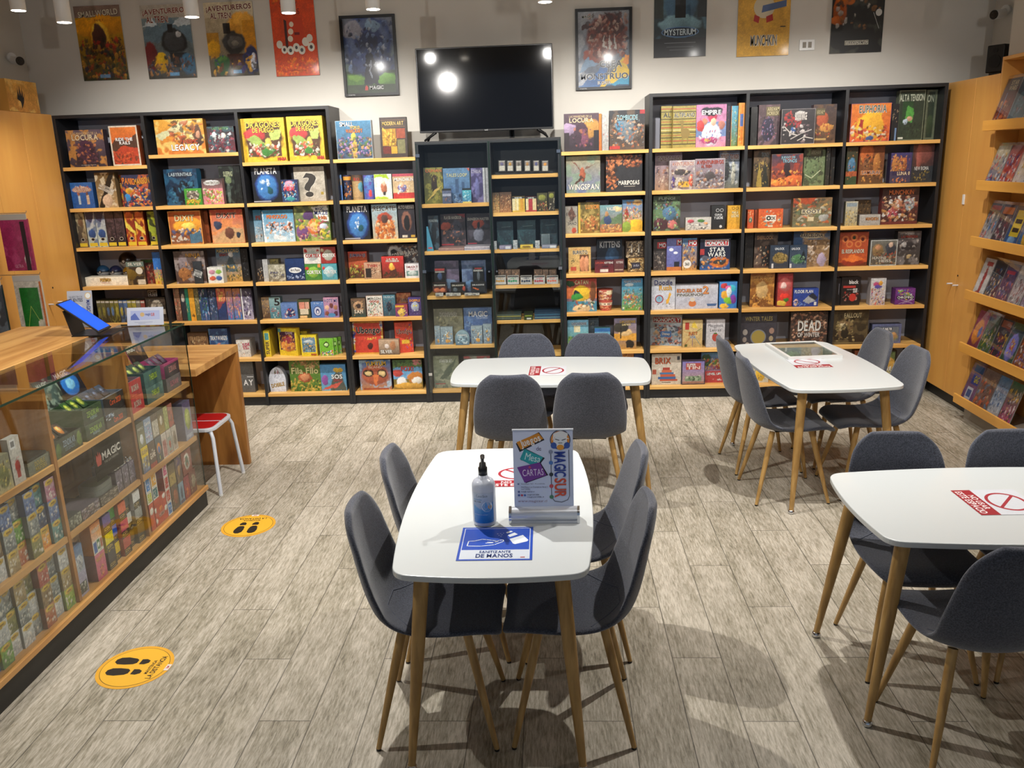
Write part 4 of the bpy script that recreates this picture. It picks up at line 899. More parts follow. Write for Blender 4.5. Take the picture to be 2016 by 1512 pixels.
B(5,1,-1.0045,0.12,0.0875,0.291,0.02,0,0,'dark teal book with pale creature','G:181c24,283038;N:.5,5,486070;E:.5,.5,.25,.3,101418;T:MONSTERS,.1,.82,.9,.9,a8b0b0','','rule_book')
B(5,1,-0.847,0.213,0.215,0.296,0.02,0,0,'dark book with red corner and warriors','G:282428,3c2c30;N:.5,4,60484c;E:.2,.65,.2,.12,c05030;E:.65,.6,.2,.25,484450;F:12,.1,.1,.9,.7,.05,a86848,1c1c20;r:0,.1,.5,.14,b02830;T:PLAYER HANDBOOK,.15,.85,.85,.94,e0d8cc,b;P:.6,1,1,1,1,.88,a02828','','rule_book')
B(5,1,-0.627,0.213,0.205,0.294,0.02,0,0,'dark book with orange glow and masked figure','G:2c2830,3c3034;N:.4,4,544c58;E:.5,.7,.25,.12,c04c28;E:.5,.4,.2,.2,7c7c8c;E:.5,.65,.06,.1,1c181c;r:.02,.12,.4,.15,b03040;T:DUNGEON MASTER,.05,.8,.95,.88,d8d0c4,b','','rule_book')
B(5,1,-1.032,0.05,0.058,0.206,0.02,0,0,'light blue wedge shaped packet','G:88c0d0,4898b8;R:0,.15,1,.3,c84848','','packet','wedge')
B(5,1,-0.851,0.03,0.217,0.023,0.18,0,0,'pinkish stack of flat books','G:a88078,c0988c;r:0,.45,1,.55,806058','','book_stack')
B(5,1,-0.631,0.03,0.217,0.03,0.18,0,0,'white stack of flat books','G:c0b8c8,d8d0d8;r:0,.25,1,.35,304858;r:0,.6,1,.7,806878','','book_stack')
B(5,2,-0.909,0.12,0.208,0.288,0.02,0,0,'mauve and grey gaming screen','G:504c60,605468;N:.5,4,80708c;E:.6,.3,.3,.15,7088a8;E:.3,.7,.2,.15,50404c','','rule_book')
B(5,2,-0.676,0.12,0.21,0.286,0.02,0,0,'hazy blue gaming screen','G:404c70,586c98;N:.5,4,788cb0;R:.1,.88,.9,.95,7c88b0;E:.5,.3,.4,.1,6080a8','','rule_book')
B(5,2,-0.965,0.07,0.098,0.125,0.03,0,0.111,'black blister with small blue warrior','G:141416,1c1818;R:.1,.8,.9,.95,a83028;E:.5,.4,.2,.25,384c70;T:DUNGEONS,.1,.66,.9,.76,d8d0c8,b','','miniature_blister')
B(5,2,-0.635,0.083,0.094,0.129,0.03,0,0.103,'black blister with grey skeleton miniature','G:101418,181c24;R:.2,.86,.8,.95,a83028;E:.5,.4,.12,.3,5c646c;T:DUNGEONS,.08,.7,.92,.82,d8d4cc,b','','miniature_blister')
B(5,2,-0.967,0.03,0.119,0.081,0.05,0,0.029,'black miniature pack with orange beasts','G:703020,181818;R:0,.65,1,.95,14110f;E:.3,.25,.2,.2,c06840;E:.7,.25,.2,.2,c87048;T:DRAGONS,.1,.68,.9,.85,e0d8c8,b','','miniature_pack')
B(5,2,-0.809,0.03,0.128,0.083,0.05,0,0.025,'black miniature pack with red edge','G:1c1c1e,18181a;E:.3,.3,.15,.2,586068;E:.9,.4,.1,.25,a84030;T:DRAGONS,.1,.65,.9,.82,d8d0c0,b','','miniature_pack')
B(5,2,-0.635,0.03,0.127,0.083,0.05,0,0.025,'black miniature pack with orange stick','G:242830,181c20;P:.1,.4,.5,.2,.52,.3,.15,.5,e06828;T:DRAGONS,.1,.65,.9,.82,c8c8c8,b','','miniature_pack')
B(5,2,-0.97,0.005,0.065,0.026,0.03,0,0,'leftmost small white labelled box in front','G:b8b4ac,d8d4cc;r:.1,.15,.5,.45,3c3c3c;T:MARVEL,.1,.6,.9,.9,303030,b','','small_box')
B(5,2,-0.884,0.005,0.06,0.024,0.03,0,0,'second small white labelled box in front','G:b8b4ac,d8d4cc;r:.1,.15,.5,.45,3c3c3c;T:MARVEL,.1,.6,.9,.9,303030,b','','small_box')
B(5,2,-0.819,0.005,0.063,0.022,0.03,0,0,'third small white labelled box in front','G:b8b4ac,d8d4cc;r:.1,.15,.5,.45,3c3c3c;T:MARVEL,.1,.6,.9,.9,303030,b','','small_box')
B(5,2,-0.722,0.005,0.062,0.02,0.03,0,0,'fourth small white labelled box in front','G:b8b4ac,d8d4cc;r:.1,.15,.5,.45,3c3c3c;T:MARVEL,.1,.6,.9,.9,303030,b','','small_box')
B(5,2,-0.656,0.005,0.06,0.018,0.03,0,0,'rightmost small white labelled box in front','G:b8b4ac,d8d4cc;r:.1,.15,.5,.45,3c3c3c;T:MARVEL,.1,.6,.9,.9,303030,b','','small_box')
B(5,3,-0.918,0.12,0.256,0.304,0.05,0,0,'olive grey box set in shade','G:706c58,787460;N:.5,4,8c886c;F:10,.1,.1,.9,.8,.07,908868,56543f;T:STARFINDER,.2,.78,.8,.9,58564c,b')
B(5,3,-0.659,0.12,0.246,0.307,0.05,0,0,'blue box with large white title','G:4868a0,5070a8;N:.5,4,688cc0;F:14,.05,.05,.95,.6,.05,88a0b8,385080;T:MAGIC,.18,.74,.85,.9,e8e8f0,b;T:THE GATHERING,.45,.68,.85,.73,c8d0e0')
B(5,3,-1.012,0.05,0.048,0.164,0.04,0,0,'narrow clear dice blister by the side','G:688098,90a0a8;F:10,.1,.1,.9,.8,.1,c8d8e0,385068,c89840;E:.6,.2,.2,.1,c89038','','dice_blister')
B(5,3,-0.931,0.05,0.106,0.155,0.04,0,0,'tilted clear blister with gold disc','G:688098,90a0a8;F:10,.1,.1,.9,.8,.1,c8d8e0,385068,c89840;E:.6,.2,.2,.1,c89038','','dice_blister')
B(5,3,-0.668,0.05,0.098,0.159,0.04,0,0,'tall clear blister of blue pieces','G:688098,90a0a8;F:10,.1,.1,.9,.8,.1,c8d8e0,385068,c89840;E:.6,.2,.2,.1,c89038','','dice_blister')
B(5,3,-0.575,0.05,0.072,0.173,0.04,0,0,'grey clear blister at the right','G:688098,90a0a8;F:10,.1,.1,.9,.8,.1,c8d8e0,385068,c89840;E:.6,.2,.2,.1,c89038','','dice_blister')
B(5,3,-0.793,0.02,0.126,0.131,0.04,0,0,'dome shaped clear pack with red title','G:507088,88a4b0;F:12,.15,.1,.85,.6,.08,284860,a8c8d8,c8d4d8;T:DUNGEONS,.15,.6,.85,.72,e8e8e8,b','','dice_blister','arch')
B(5,4,-0.956,0.08,0.225,0.291,0.06,0,0,'olive green starter box with a dragon','G:687468,808468;N:.5,4,a0a48c;P:.2,.3,.6,.7,.9,.9,.7,.5,.5,.3,485848;T:STARTER SET,.25,.8,.75,.9,d8dcd0,b;r:.05,.12,.45,.15,a04040')
B(5,4,-0.68,0.08,0.233,0.285,0.06,0,0,'grey green box with a red top edge','G:607068,708078;R:0,.93,1,1,a84848;N:.4,4,8c9c90')
B(6,0,-0.398,0.05,0.062,0.093,0.015,0,0.025,'first framed card from the left on rail','G:c8c4b8,d0ccc4;B:.07,302828;R:.15,.5,.85,.85,8a7c78;E:.5,.65,.2,.15,605880;R:.15,.12,.85,.42,c8c0b4','','framed_card')
B(6,0,-0.33,0.05,0.057,0.092,0.015,0,0.023,'second framed card from the left on rail','G:c8c4b8,d0ccc4;B:.07,302828;R:.15,.5,.85,.85,8a7c78;E:.5,.65,.2,.15,b88830;R:.15,.12,.85,.42,c8c0b4','','framed_card')
B(6,0,-0.26,0.05,0.053,0.092,0.015,0,0.021,'third framed card from the left on rail','G:c8c4b8,d0ccc4;B:.07,302828;R:.15,.5,.85,.85,8a7c78;E:.5,.65,.2,.15,50483c;R:.15,.12,.85,.42,c8c0b4','','framed_card')
B(6,0,-0.188,0.05,0.053,0.092,0.015,0,0.019,'fourth framed card from the left on rail','G:c8c4b8,d0ccc4;B:.07,302828;R:.15,.5,.85,.85,8a7c78;E:.5,.65,.2,.15,a87838;R:.15,.12,.85,.42,c8c0b4','','framed_card')
B(6,0,-0.115,0.05,0.055,0.092,0.015,0,0.017,'fifth framed card from the left on rail','G:c8c4b8,d0ccc4;B:.07,302828;R:.15,.5,.85,.85,8a7c78;E:.5,.65,.2,.15,4c5080;R:.15,.12,.85,.42,c8c0b4','','framed_card')
B(6,0,-0.042,0.05,0.059,0.092,0.015,0,0.014,'sixth framed card from the left on rail','G:c8c4b8,d0ccc4;B:.07,302828;R:.15,.5,.85,.85,8a7c78;E:.5,.65,.2,.15,d8902c;R:.15,.12,.85,.42,c8c0b4','','framed_card')
B(6,0,-0.217,0.07,0.477,0.019,0.04,0,0,'dark rail carrying the framed cards','G:1c1a1a,282424','','card_rail')
B(6,1,-0.458,0.055,0.056,0.162,0.05,0,0,'gold token pack at the left end','G:d8a860,503c28;F:22,.05,.05,.95,.9,.08,e8c888,382818,c87838;T:TOK,.2,.82,.9,.95,101010','','token_pack')
B(6,1,-0.378,0.055,0.097,0.164,0.05,0,0,'wide bronze token pack','G:b07848,4c3424;F:34,.03,.05,.97,.9,.06,d8a878,2c1c14,884c2c','','token_pack')
B(6,1,-0.27,0.055,0.105,0.126,0.06,0,0,'yellow and cream striped figure case','G:d8b038,e0b840;R:0,.1,.25,.85,e8d8a8;R:.65,.1,.9,.85,e0a020;R:0,.85,1,1,303030;R:.3,.1,.5,.85,f0e0b0;T:MARVEL,.2,.86,.8,.97,e8e8e0,b','','figure_case')
B(6,1,-0.165,0.055,0.089,0.122,0.06,0,0,'red and cream striped figure case','G:b02830,b83038;R:0,.1,.25,.85,e8d8a8;R:.65,.1,.95,.85,e8d4a0;R:0,.85,1,1,282828;T:MARVEL,.2,.86,.8,.97,e8e8e0,b','','figure_case')
B(6,1,-0.072,0.055,0.087,0.149,0.05,0,0,'dark olive token pack','G:302818,4c4820;F:16,.05,.05,.95,.5,.08,a84830,503c20,d8b868;E:.5,.75,.35,.15,909038','','token_pack')
B(6,1,0.005,0.055,0.053,0.156,0.05,0,0,'narrow black and olive token pack','G:282018,443c1c;F:12,.05,.05,.95,.6,.1,c8b8a0,302018;E:.5,.8,.35,.12,989838','','token_pack')
B(6,2,-0.395,0.13,0.138,0.226,0.03,0,0,'dark teal book at the left','G:1c2c34,24404c;N:.5,4,2c5058;l:.02,.3,.78,.85,.8,8ca0a0;P:.1,.6,.3,0,.25,0,.05,.5,3c5c60;F:6,.3,.1,.9,.6,.06,1c3038,38585c','','rule_book')
B(6,2,-0.213,0.13,0.156,0.23,0.03,0,0,'dark teal green book in the middle','G:1c2c34,24404c;N:.5,4,2c5058;l:.02,.3,.78,.85,.8,8ca0a0;P:.1,.6,.3,0,.25,0,.05,.5,3c5c60;F:6,.3,.1,.9,.6,.06,1c3038,38585c','','rule_book')
B(6,2,-0.022,0.166,0.145,0.231,0.03,0,0,'dark blue green book at the right','G:1c2c34,24404c;N:.5,4,2c5058;l:.02,.3,.78,.85,.8,8ca0a0;P:.1,.6,.3,0,.25,0,.05,.5,3c5c60;F:6,.3,.1,.9,.6,.06,1c3038,38585c','','rule_book')
B(6,2,-0.475,0.03,0.022,0.07,0.03,0,0,'small white barcode box, leftmost','G:a8acb0,c0c4c8;F:12,.1,.2,.9,.9,.08,505860,e0e4e8','','small_box')
B(6,2,-0.307,0.03,0.037,0.073,0.03,0,0,'small white barcode box near middle','G:a8acb0,c0c4c8;F:12,.1,.2,.9,.9,.08,505860,e0e4e8','','small_box')
B(6,2,-0.12,0.03,0.038,0.065,0.03,0,0,'small white barcode box beneath acrylic case','G:a8acb0,c0c4c8;F:12,.1,.2,.9,.9,.08,505860,e0e4e8','','small_box')
B(6,2,-0.39,0.02,0.103,0.032,0.08,0,0,'flat grey lilac card pack','G:888098,a098b0;r:.5,.1,.9,.8,d8d8e0','','card_pack')
B(6,2,-0.212,0.02,0.107,0.033,0.08,0,0,'flat yellow tin with rounded ends','G:b89828,e0c040;E:.5,.5,.35,.3,785c18','','card_tin')
B(6,2,-0.021,0.02,0.122,0.027,0.08,0,0,'flat white and blue card packs','G:788098,a8a8b8;r:.55,.1,.95,.8,e0e0e4','','card_pack')
B(6,2,-0.051,0.103,0.069,0.11,0.06,0,0,'clear grey acrylic cube','G:505c60,5c686c;B:.03,8c989c','','acrylic_case')
B(6,3,-0.441,0.02,0.091,0.074,0.04,0,0.007,'white pack of gold dice','G:b0aca8,d0ccc8;R:.02,.82,.98,.99,2c2c2c;F:5,.25,.65,.75,.75,.05,c89028;e:.15,.4,.09,.12,c89028;e:.35,.36,.09,.12,c89028;e:.55,.4,.1,.13,c89028;e:.75,.38,.09,.12,c89028;R:0,0,1,.2,c8c4c0','','dice_pack')
B(6,3,-0.334,0.02,0.098,0.073,0.04,0,0.005,'white pack of green dice','G:b0aca8,d0ccc8;R:.02,.82,.98,.99,2c2c2c;F:5,.25,.65,.75,.75,.05,289868;e:.15,.4,.09,.12,289868;e:.35,.36,.09,.12,289868;e:.55,.4,.1,.13,289868;e:.75,.38,.09,.12,289868;R:0,0,1,.2,c8c4c0','','dice_pack')
B(6,3,-0.222,0.02,0.098,0.073,0.04,0,0.002,'white pack of slate blue dice','G:b0aca8,d0ccc8;R:.02,.82,.98,.99,2c2c2c;F:5,.25,.65,.75,.75,.05,34445c;e:.15,.4,.09,.12,34445c;e:.35,.36,.09,.12,34445c;e:.55,.4,.1,.13,34445c;e:.75,.38,.09,.12,34445c;R:0,0,1,.2,c8c4c0','','dice_pack')
B(6,3,-0.111,0.02,0.095,0.072,0.04,0,0,'white pack of crimson dice','G:b0aca8,d0ccc8;R:.02,.82,.98,.99,2c2c2c;F:5,.25,.65,.75,.75,.05,c03850;e:.15,.4,.09,.12,c03850;e:.35,.36,.09,.12,c03850;e:.55,.4,.1,.13,c03850;e:.75,.38,.09,.12,c03850;R:0,0,1,.2,c8c4c0','','dice_pack')
B(6,3,0,0.02,0.098,0.069,0.04,0,0,'white pack of orange red dice','G:b0aca8,d0ccc8;R:.02,.82,.98,.99,2c2c2c;F:5,.25,.65,.75,.75,.05,d85838;e:.15,.4,.09,.12,d85838;e:.35,.36,.09,.12,d85838;e:.55,.4,.1,.13,d85838;e:.75,.38,.09,.12,d85838;R:0,0,1,.2,c8c4c0','','dice_pack')
B(6,3,-0.436,0.09,0.051,0.124,0.03,0,0,'first brown printed pack behind dice packs','G:584438,705848;F:9,.1,.3,.9,.9,.1,c89878,302420,907058','','card_pack')
B(6,3,-0.38,0.09,0.054,0.122,0.03,0,0,'second brown printed pack behind dice packs','G:584438,705848;F:9,.1,.3,.9,.9,.1,c89878,302420,907058','','card_pack')
B(6,3,-0.314,0.09,0.07,0.121,0.03,0,0,'third brown printed pack behind dice packs','G:584438,705848;F:9,.1,.3,.9,.9,.1,c89878,302420,907058','','card_pack')
B(6,3,-0.121,0.09,0.069,0.116,0.03,0,0,'fourth brown printed pack behind dice packs','G:584438,705848;F:9,.1,.3,.9,.9,.1,c89878,302420,907058','','card_pack')
B(6,3,-0.058,0.09,0.049,0.114,0.03,0,0,'fifth brown printed pack behind dice packs','G:584438,705848;F:9,.1,.3,.9,.9,.1,c89878,302420,907058','','card_pack')
B(6,3,0.004,0.09,0.063,0.112,0.03,0,0,'sixth brown printed pack behind dice packs','G:584438,705848;F:9,.1,.3,.9,.9,.1,c89878,302420,907058','','card_pack')
B(6,4,-0.381,0.03,0.21,0.052,0.2,0,0,'stack of flat olive mats','G:303c38,4c5c54;r:0,.55,1,.7,a8a048;r:0,.25,1,.32,80907c','','mat_stack')
B(6,4,-0.212,0.02,0.076,0.058,0.1,0,0,'small green and black pack','G:384c20,202418;r:.1,.5,.9,.7,889830;r:.3,.05,.8,.3,d8d8d0','','card_pack')
B(6,4,-0.049,0.03,0.222,0.064,0.2,0,0,'stack of flat blue mats','G:385878,1c3850;r:0,.2,1,.3,78a0a8;r:0,.6,1,.68,4080a0','','mat_stack')
B(7,0,0.26,0.055,0.282,0.296,0.07,0,0,'purple box with a ruined castle at sunset','G:28202c,584050;E:.75,.6,.35,.25,c8903c;E:.15,.6,.2,.15,a890b0;R:.0,.05,.15,.5,2c2028;R:.85,.05,1,.55,241c24;E:.5,.45,.2,.33,402838;E:.6,.35,.1,.25,784058;F:14,.25,.1,.8,.6,.04,6c4058,241820,b06848;T:LAS MANSIONES DE LA,.15,.89,.8,.95,e0c890;T:LOCURA,.15,.76,.85,.88,ecd0a8,b')
B(7,0,0.413,0.06,0.021,0.289,0.25,0,0,'thin orange box standing sideways','G:e87010,f08820;r:.4,0,.5,1,a84810')
B(7,0,0.454,0.06,0.054,0.285,0.2,0,0,'pale grey box with sketch print','G:a8a8a4,c8c8c4;F:16,.1,.1,.9,.8,.06,808488,d8d8d4,c03838')
B(7,0,0.63,0.055,0.286,0.309,0.07,0,0,'dark box with a zombie giant','G:58483c,2c3038;N:.4,4,6a5848;E:.5,.5,.25,.3,707c84;E:.3,.6,.12,.14,4c88a8;F:36,.05,.08,.95,.8,.05,c8884c,3c3430,78848c,a85c38,d0b090;R:.0,.02,.3,.1,b83028;R:.85,.9,1,1,b02c30;T:ZOMBICIDE,.2,.75,.8,.88,98c0c8,b')
B(7,1,0.271,0.055,0.28,0.297,0.07,0,0,'sage green box with a swallow in flight','G:6878a0,a8a078;N:.5,3,88a088;P:.15,.92,.5,.55,.42,.6,.2,.8,7a4838;P:.5,.62,.95,.8,.6,.7,806050;E:.48,.5,.08,.2,a85838;P:.45,.5,.15,.15,.5,.4,503428;P:.5,.4,.5,.15,.53,.4,503428;T:WINGSPAN,.06,.08,.96,.24,e8e4d8,b')
B(7,1,0.607,0.055,0.298,0.298,0.07,0,0,'charcoal box with orange butterfly swarm','G:2c2c30,303034;F:40,.02,.7,.98,.98,.055,b05c30,d08048,301c14;F:26,.02,.1,.28,.75,.06,b05c30,d08048,301c14;F:12,.5,.65,.95,.8,.05,b05c30,402418;T:MARIPOSAS,.35,.18,.92,.3,f0ece0,b;l:.012,.5,.14,.8,.14,c8c0b0')
B(7,2,0.17,0.07,0.103,0.226,0.07,0,0,'white and brown box with pointed house','G:b0a890,98948c;P:.2,.7,.5,1,.9,.6,.5,.45,6c4c40;F:8,.1,.4,.9,.9,.08,3c3030,8c7060;T:SHAD,.2,.3,.9,.42,282420,b;E:.7,.1,.2,.12,b84830')
B(7,2,0.39,0.15,0.192,0.266,0.07,0,0,'dark indigo box top showing behind','G:241c38,302850;F:8,.1,.6,.9,.95,.04,6858a0,c8c0e0')
B(7,2,0.316,0.06,0.18,0.252,0.07,0,0,'sandy temple box with gold title','G:886828,686030;N:.5,5,b09850;E:.6,.3,.3,.25,a06830;F:20,.1,.05,.95,.6,.06,d8b868,484020,c8703c;T:LUXOR,.35,.78,.98,.92,e89028,b;r:0,0,.1,1,d0b040')
B(7,2,0.498,0.04,0.182,0.226,0.07,0,0,'box with a yak in sunny mountains','G:a06030,78a8b0;P:0,.4,.3,.7,.6,.5,1,.75,1,.3,0,.3,68805c;E:.35,.45,.18,.16,3c4c70;E:.3,.68,.08,.1,b88858;F:26,.02,.02,.98,.3,.05,d07838,8c6838,e0b060;E:.8,.85,.2,.08,e8c890;T:VALLE,.3,.8,.7,.93,f0ece0,b')
B(7,2,0.677,0.06,0.167,0.263,0.07,0,0,'blue and yellow box with red pavilion','G:e0a820,4890c8;E:.75,.9,.25,.08,e8c080;P:.05,.5,.2,.78,.35,.5,b03830;R:.12,.4,.28,.52,b84838;F:28,.05,.3,.95,.75,.06,d8a040,506830,c86838,e8d8a8;E:.7,.2,.35,.2,f0b818;E:.2,.15,.25,.16,88a038;T:TINY TOWNS,.2,.84,.9,.94,e8a040,b')
B(7,3,0.234,0.055,0.188,0.218,0.07,0,0,'kraft brown box with burrito picture','G:d0a860,d8b068;R:.5,.08,.92,.72,6a4428;E:.62,.35,.12,.3,d0885c;E:.8,.35,.1,.3,d89468;T:BURRITO,.2,.74,.85,.88,282018,b;R:.08,.1,.35,.25,b84830;F:6,.1,.4,.4,.6,.03,505038;T:THROW,.2,.9,.6,.96,a84828','e0c890')
B(7,3,0.49,0.13,0.214,0.278,0.07,0,0,'navy box with a cat silhouette','G:182434,1c2838;E:.6,.45,.25,.3,284868;E:.6,.5,.12,.14,385c80;T:KITTENS,.12,.72,.92,.92,c8ccd0,b')
B(7,3,0.44,0.04,0.159,0.106,0.05,0,0,'small maroon box with red title','G:70202c,582028;R:.3,.05,.7,.28,d8d0c8;T:EXPLODING,.05,.72,.5,.88,c84838,b;T:KITTENS,.52,.72,.97,.88,e8e0d8,b;E:.55,.5,.2,.08,401820')
B(7,3,0.564,0.045,0.084,0.108,0.05,0,0,'small brown maroon box','G:583030,683838;R:.1,.15,.9,.25,b8a090;T:KITTENS,.25,.7,.9,.88,d8c8c0,b')
B(7,3,0.699,0.08,0.148,0.141,0.07,0,0.117,'upper wrapped pack with brown beads','G:3c2c1c,584430;F:60,.05,.05,.95,.95,.05,a88c64,281c10,d8c098;r:.3,.3,.36,.8,c8c0b0;r:.7,.3,.76,.8,c8c0b0','','wrapped_pack')
B(7,3,0.706,0.04,0.135,0.118,0.07,0,0,'lower gold wrapped pack','G:685030,906c38;F:60,.05,.05,.95,.95,.05,d8b068,3c2c18,e8d098;R:.25,.25,.75,.7,302c38;T:LA ISLA,.35,.4,.7,.55,b8b8c8,b','','wrapped_pack')
B(7,4,0.248,0.055,0.2565,0.285,0.07,0,0,'red sunset box with ship and palms','G:38788c,c84428;R:0,.4,1,.75,d87038;E:.5,.55,.28,.25,f0c020;E:.33,.55,.1,.1,202c38;E:.35,.45,.2,.1,389038;R:.0,.0,1,.32,4888a0;E:.5,.1,.3,.12,d8b888;E:.88,.6,.1,.3,784828;F:14,.2,.05,.9,.35,.04,a84828,38583c,e8d8b8;E:.12,.85,.15,.1,284c28;T:CATAN,.28,.82,.72,.95,f0d8a0,b')
B(7,4,0.449,0.05,0.143,0.1,0.07,0,0.082,'upper red and cream paper cup','G:a84838,b85848;F:14,.05,.1,.95,.9,.08,e8c8a8,702820,d8a060;R:.55,.6,.95,.9,e8d8b0','','paper_cup','cup')
B(7,4,0.454,0.05,0.122,0.082,0.07,0,0,'lower red and cream paper cup','G:b04838,b85040;F:8,.1,.1,.9,.4,.08,d8a070,702820;R:.05,.55,.95,.85,e8d8b8;T:CUP,.2,.6,.8,.8,602018,b','','paper_cup','cup')
B(7,4,0.679,0.055,0.178,0.274,0.07,0,0,'tall blue box with walled town','G:6c9c38,4898d0;E:.35,.8,.2,.06,d8e8f0;F:14,.1,.5,.9,.65,.04,c8c0a8,7a5c48,384c38;E:.4,.4,.3,.1,b87840;F:36,.03,.03,.97,.5,.05,88a840,3c7030,d8a048,3868b0,b84838,e0e0c8;T:CARCASSONNE,.1,.87,.9,.95,303868,b','3878b0')
B(7,5,0.212,0.05,0.181,0.265,0.07,0,0,'box with meadow and pale blue sky','G:68983c,78b8e0;F:20,.05,.05,.95,.45,.06,98b850,4c7830,385888;R:.3,.6,.6,.8,e0d8b0;T:CARCASSONNE,.2,.83,.9,.92,384878,b')
B(7,5,0.349,0.13,0.094,0.265,0.07,0,0,'grey blue box standing behind','G:485868,687c8c;F:10,.1,.1,.9,.9,.07,303c48,a8a890')
B(7,5,0.422,0.03,0.133,0.192,0.07,0,0,'small box with green hills','G:58903c,68a8d8;F:16,.05,.05,.95,.45,.06,98b850,c8b060,40682c;R:0,.85,1,1,2868a8')
B(7,5,0.619,0.04,0.191,0.273,0.07,0,0,'savannah sunset box with dark elephant','G:b88838,8c88a8;R:0,.28,1,.5,e0a030;E:.5,.55,.3,.12,f0c888;E:.3,.7,.35,.16,3c3830;R:.28,.35,.33,.7,302820;E:.72,.17,.2,.12,282018;R:.56,.05,.62,.15,282018;R:.8,.05,.86,.15,282018;T:CARCASSONNE,.25,.84,.95,.93,d8b050,b;T:SAFARI,.35,.76,.75,.83,e8d090,b')
B(7,6,0.617,0.055,0.154,0.283,0.07,0,0,'orange box partly hidden by white table','G:784820,c88038;F:20,.02,.02,.98,.98,.07,e8b060,5c3818,d89858')
B(7,6,0.736,0.055,0.074,0.28,0.07,0,0,'dark blue box partly hidden by white table','G:1c2c58,283c78;F:10,.05,.05,.95,.95,.07,4860a0,101c3c')
B(8,0,0.9528,0.1,0.0872,0.331,0.07,0,0,'striped tan box partly behind its twin','G:a09040,a89848;r:0,.92,1,.94,b04028;r:0,.85,1,.87,484028;r:0,.68,1,.7,4c4428;r:0,.62,1,.63,c84828;r:0,.55,1,.57,3c3820;r:0,.48,1,.5,b04828;r:0,.42,1,.44,e0d090;r:0,.36,1,.38,403c24;r:0,.3,1,.31,b84828;r:0,.24,1,.26,4c4428;r:0,.16,1,.18,b04028;r:0,.08,1,.1,383420;T:AL,.2,.73,.9,.84,302c18,b')
B(8,0,1.0897,0.045,0.184,0.325,0.07,0,0,'striped tan box with a llama','G:a09040,a89848;r:0,.92,1,.94,b04028;r:0,.85,1,.87,484028;r:0,.68,1,.7,4c4428;r:0,.62,1,.63,c84828;r:0,.55,1,.57,3c3820;r:0,.48,1,.5,b04828;r:0,.42,1,.44,e0d090;r:0,.36,1,.38,403c24;r:0,.3,1,.31,b84828;r:0,.24,1,.26,4c4428;r:0,.16,1,.18,b04028;r:0,.08,1,.1,383420;e:.55,.35,.2,.12,907838;p:.35,.4,.35,.62,.45,.62,.46,.4,907838;e:.38,.62,.1,.04,907838;p:.4,.1,.4,.3,.45,.3,.45,.1,907838;p:.62,.1,.62,.3,.68,.3,.68,.1,907838;T:ALTIPLANO,.05,.73,.95,.84,302c18,b','c8b058')
B(8,0,1.303,0.04,0.24,0.328,0.07,0,0,'pink box with red-haired cook','G:c888a0,c880b0;R:0,.25,1,.6,7088b8;E:.5,.3,.3,.28,d8dcec;E:.55,.72,.16,.14,c02850;E:.58,.58,.09,.1,e8b898;E:.15,.5,.13,.12,c83838;E:.3,.62,.08,.08,c08060;E:.85,.5,.1,.12,b07060;E:.45,.16,.3,.09,a83870;E:.4,.18,.12,.06,c8a048;F:12,.1,.1,.9,.4,.05,e8e0e8,4858a0,e06878;E:.5,.84,.35,.1,202030;T:EMPIRE,.18,.76,.82,.87,f0f0f0,b')
B(8,0,1.4491,0.08,0.0308,0.315,0.07,0,0,'narrow dark purple box','G:402c30,302840;F:8,.1,.1,.9,.9,.1,805848,604878')
B(8,0,1.4923,0.06,0.053,0.312,0.07,0,0,'narrow box with green trees and blue','G:68803c,58a8c8;F:14,.05,.1,.95,.9,.1,38702c,e0d050,b8d8d8,a85c30;r:0,0,.06,1,e08020')
B(8,0,1.543,0.04,0.046,0.332,0.07,0,0,'tall orange box at the right end','G:e88010,f0901c;R:.3,.45,.95,.75,5070b0;F:6,.2,.1,.9,.4,.1,783010,f0c060;B:.03,f0a030')
B(8,1,0.979,0.13,0.223,0.299,0.07,0,0,'tall mauve train game box behind left','G:b08c70,98889c;F:24,.05,.05,.95,.6,.06,d8c0a8,584858,a06848;T:TICKET TO RIDE,.1,.78,.95,.9,60302c,b','4880b8')
B(8,1,1.079,0.04,0.204,0.235,0.07,0,0,'mauve train game box with yellow bus','G:807068,a898a0;N:.4,4,c8c0b8;R:.35,.1,.8,.28,d8a828;E:.5,.6,.35,.1,484040;E:.15,.25,.07,.2,483878;E:.85,.3,.08,.2,c85030;F:20,.05,.05,.95,.7,.05,3c3838,e0c8a8,704840;T:AVENTUREROS,.1,.82,.95,.94,a04030,b;B:.01,d8d0d0','d0c8c8')
B(8,1,1.304,0.04,0.24,0.242,0.07,0,0,'mauve train game box with harbour crowd','G:685c5c,a08c98;N:.4,4,8c8488;F:40,.05,.05,.95,.6,.05,3c3434,c8a888,584848,a06c50,a8b0b8;E:.5,.45,.2,.12,504848;T:AVENTUREROS,.05,.82,.95,.94,b04434,b;T:AL TREN,.2,.7,.55,.8,b04434,b;B:.01,c8c0c0')
B(8,1,1.475,0.113,0.162,0.299,0.07,0,0,'tall train game box with steam engine','G:707468,8894b0;N:.4,4,c8ccd0;E:.35,.45,.2,.25,3c4044;E:.7,.4,.1,.3,c8c8b8;F:18,.1,.05,.95,.8,.05,505848,b8b8a8,303438;T:TICKET TO RIDE,.05,.78,.95,.9,902c28,b','c8b0d0')
B(8,2,0.96,0.055,0.224,0.288,0.07,0,0,'green box with dark jungle machine','G:484038,405038;N:.5,4,6c8c60;E:.3,.2,.28,.18,4c2c30;E:.6,.5,.25,.2,4c708c;E:.7,.18,.16,.12,c87068;F:24,.05,.05,.95,.9,.05,98b878,302c30,a05860,6088a0;T:FUNGI,.2,.88,.8,.96,a8b8a0,b')
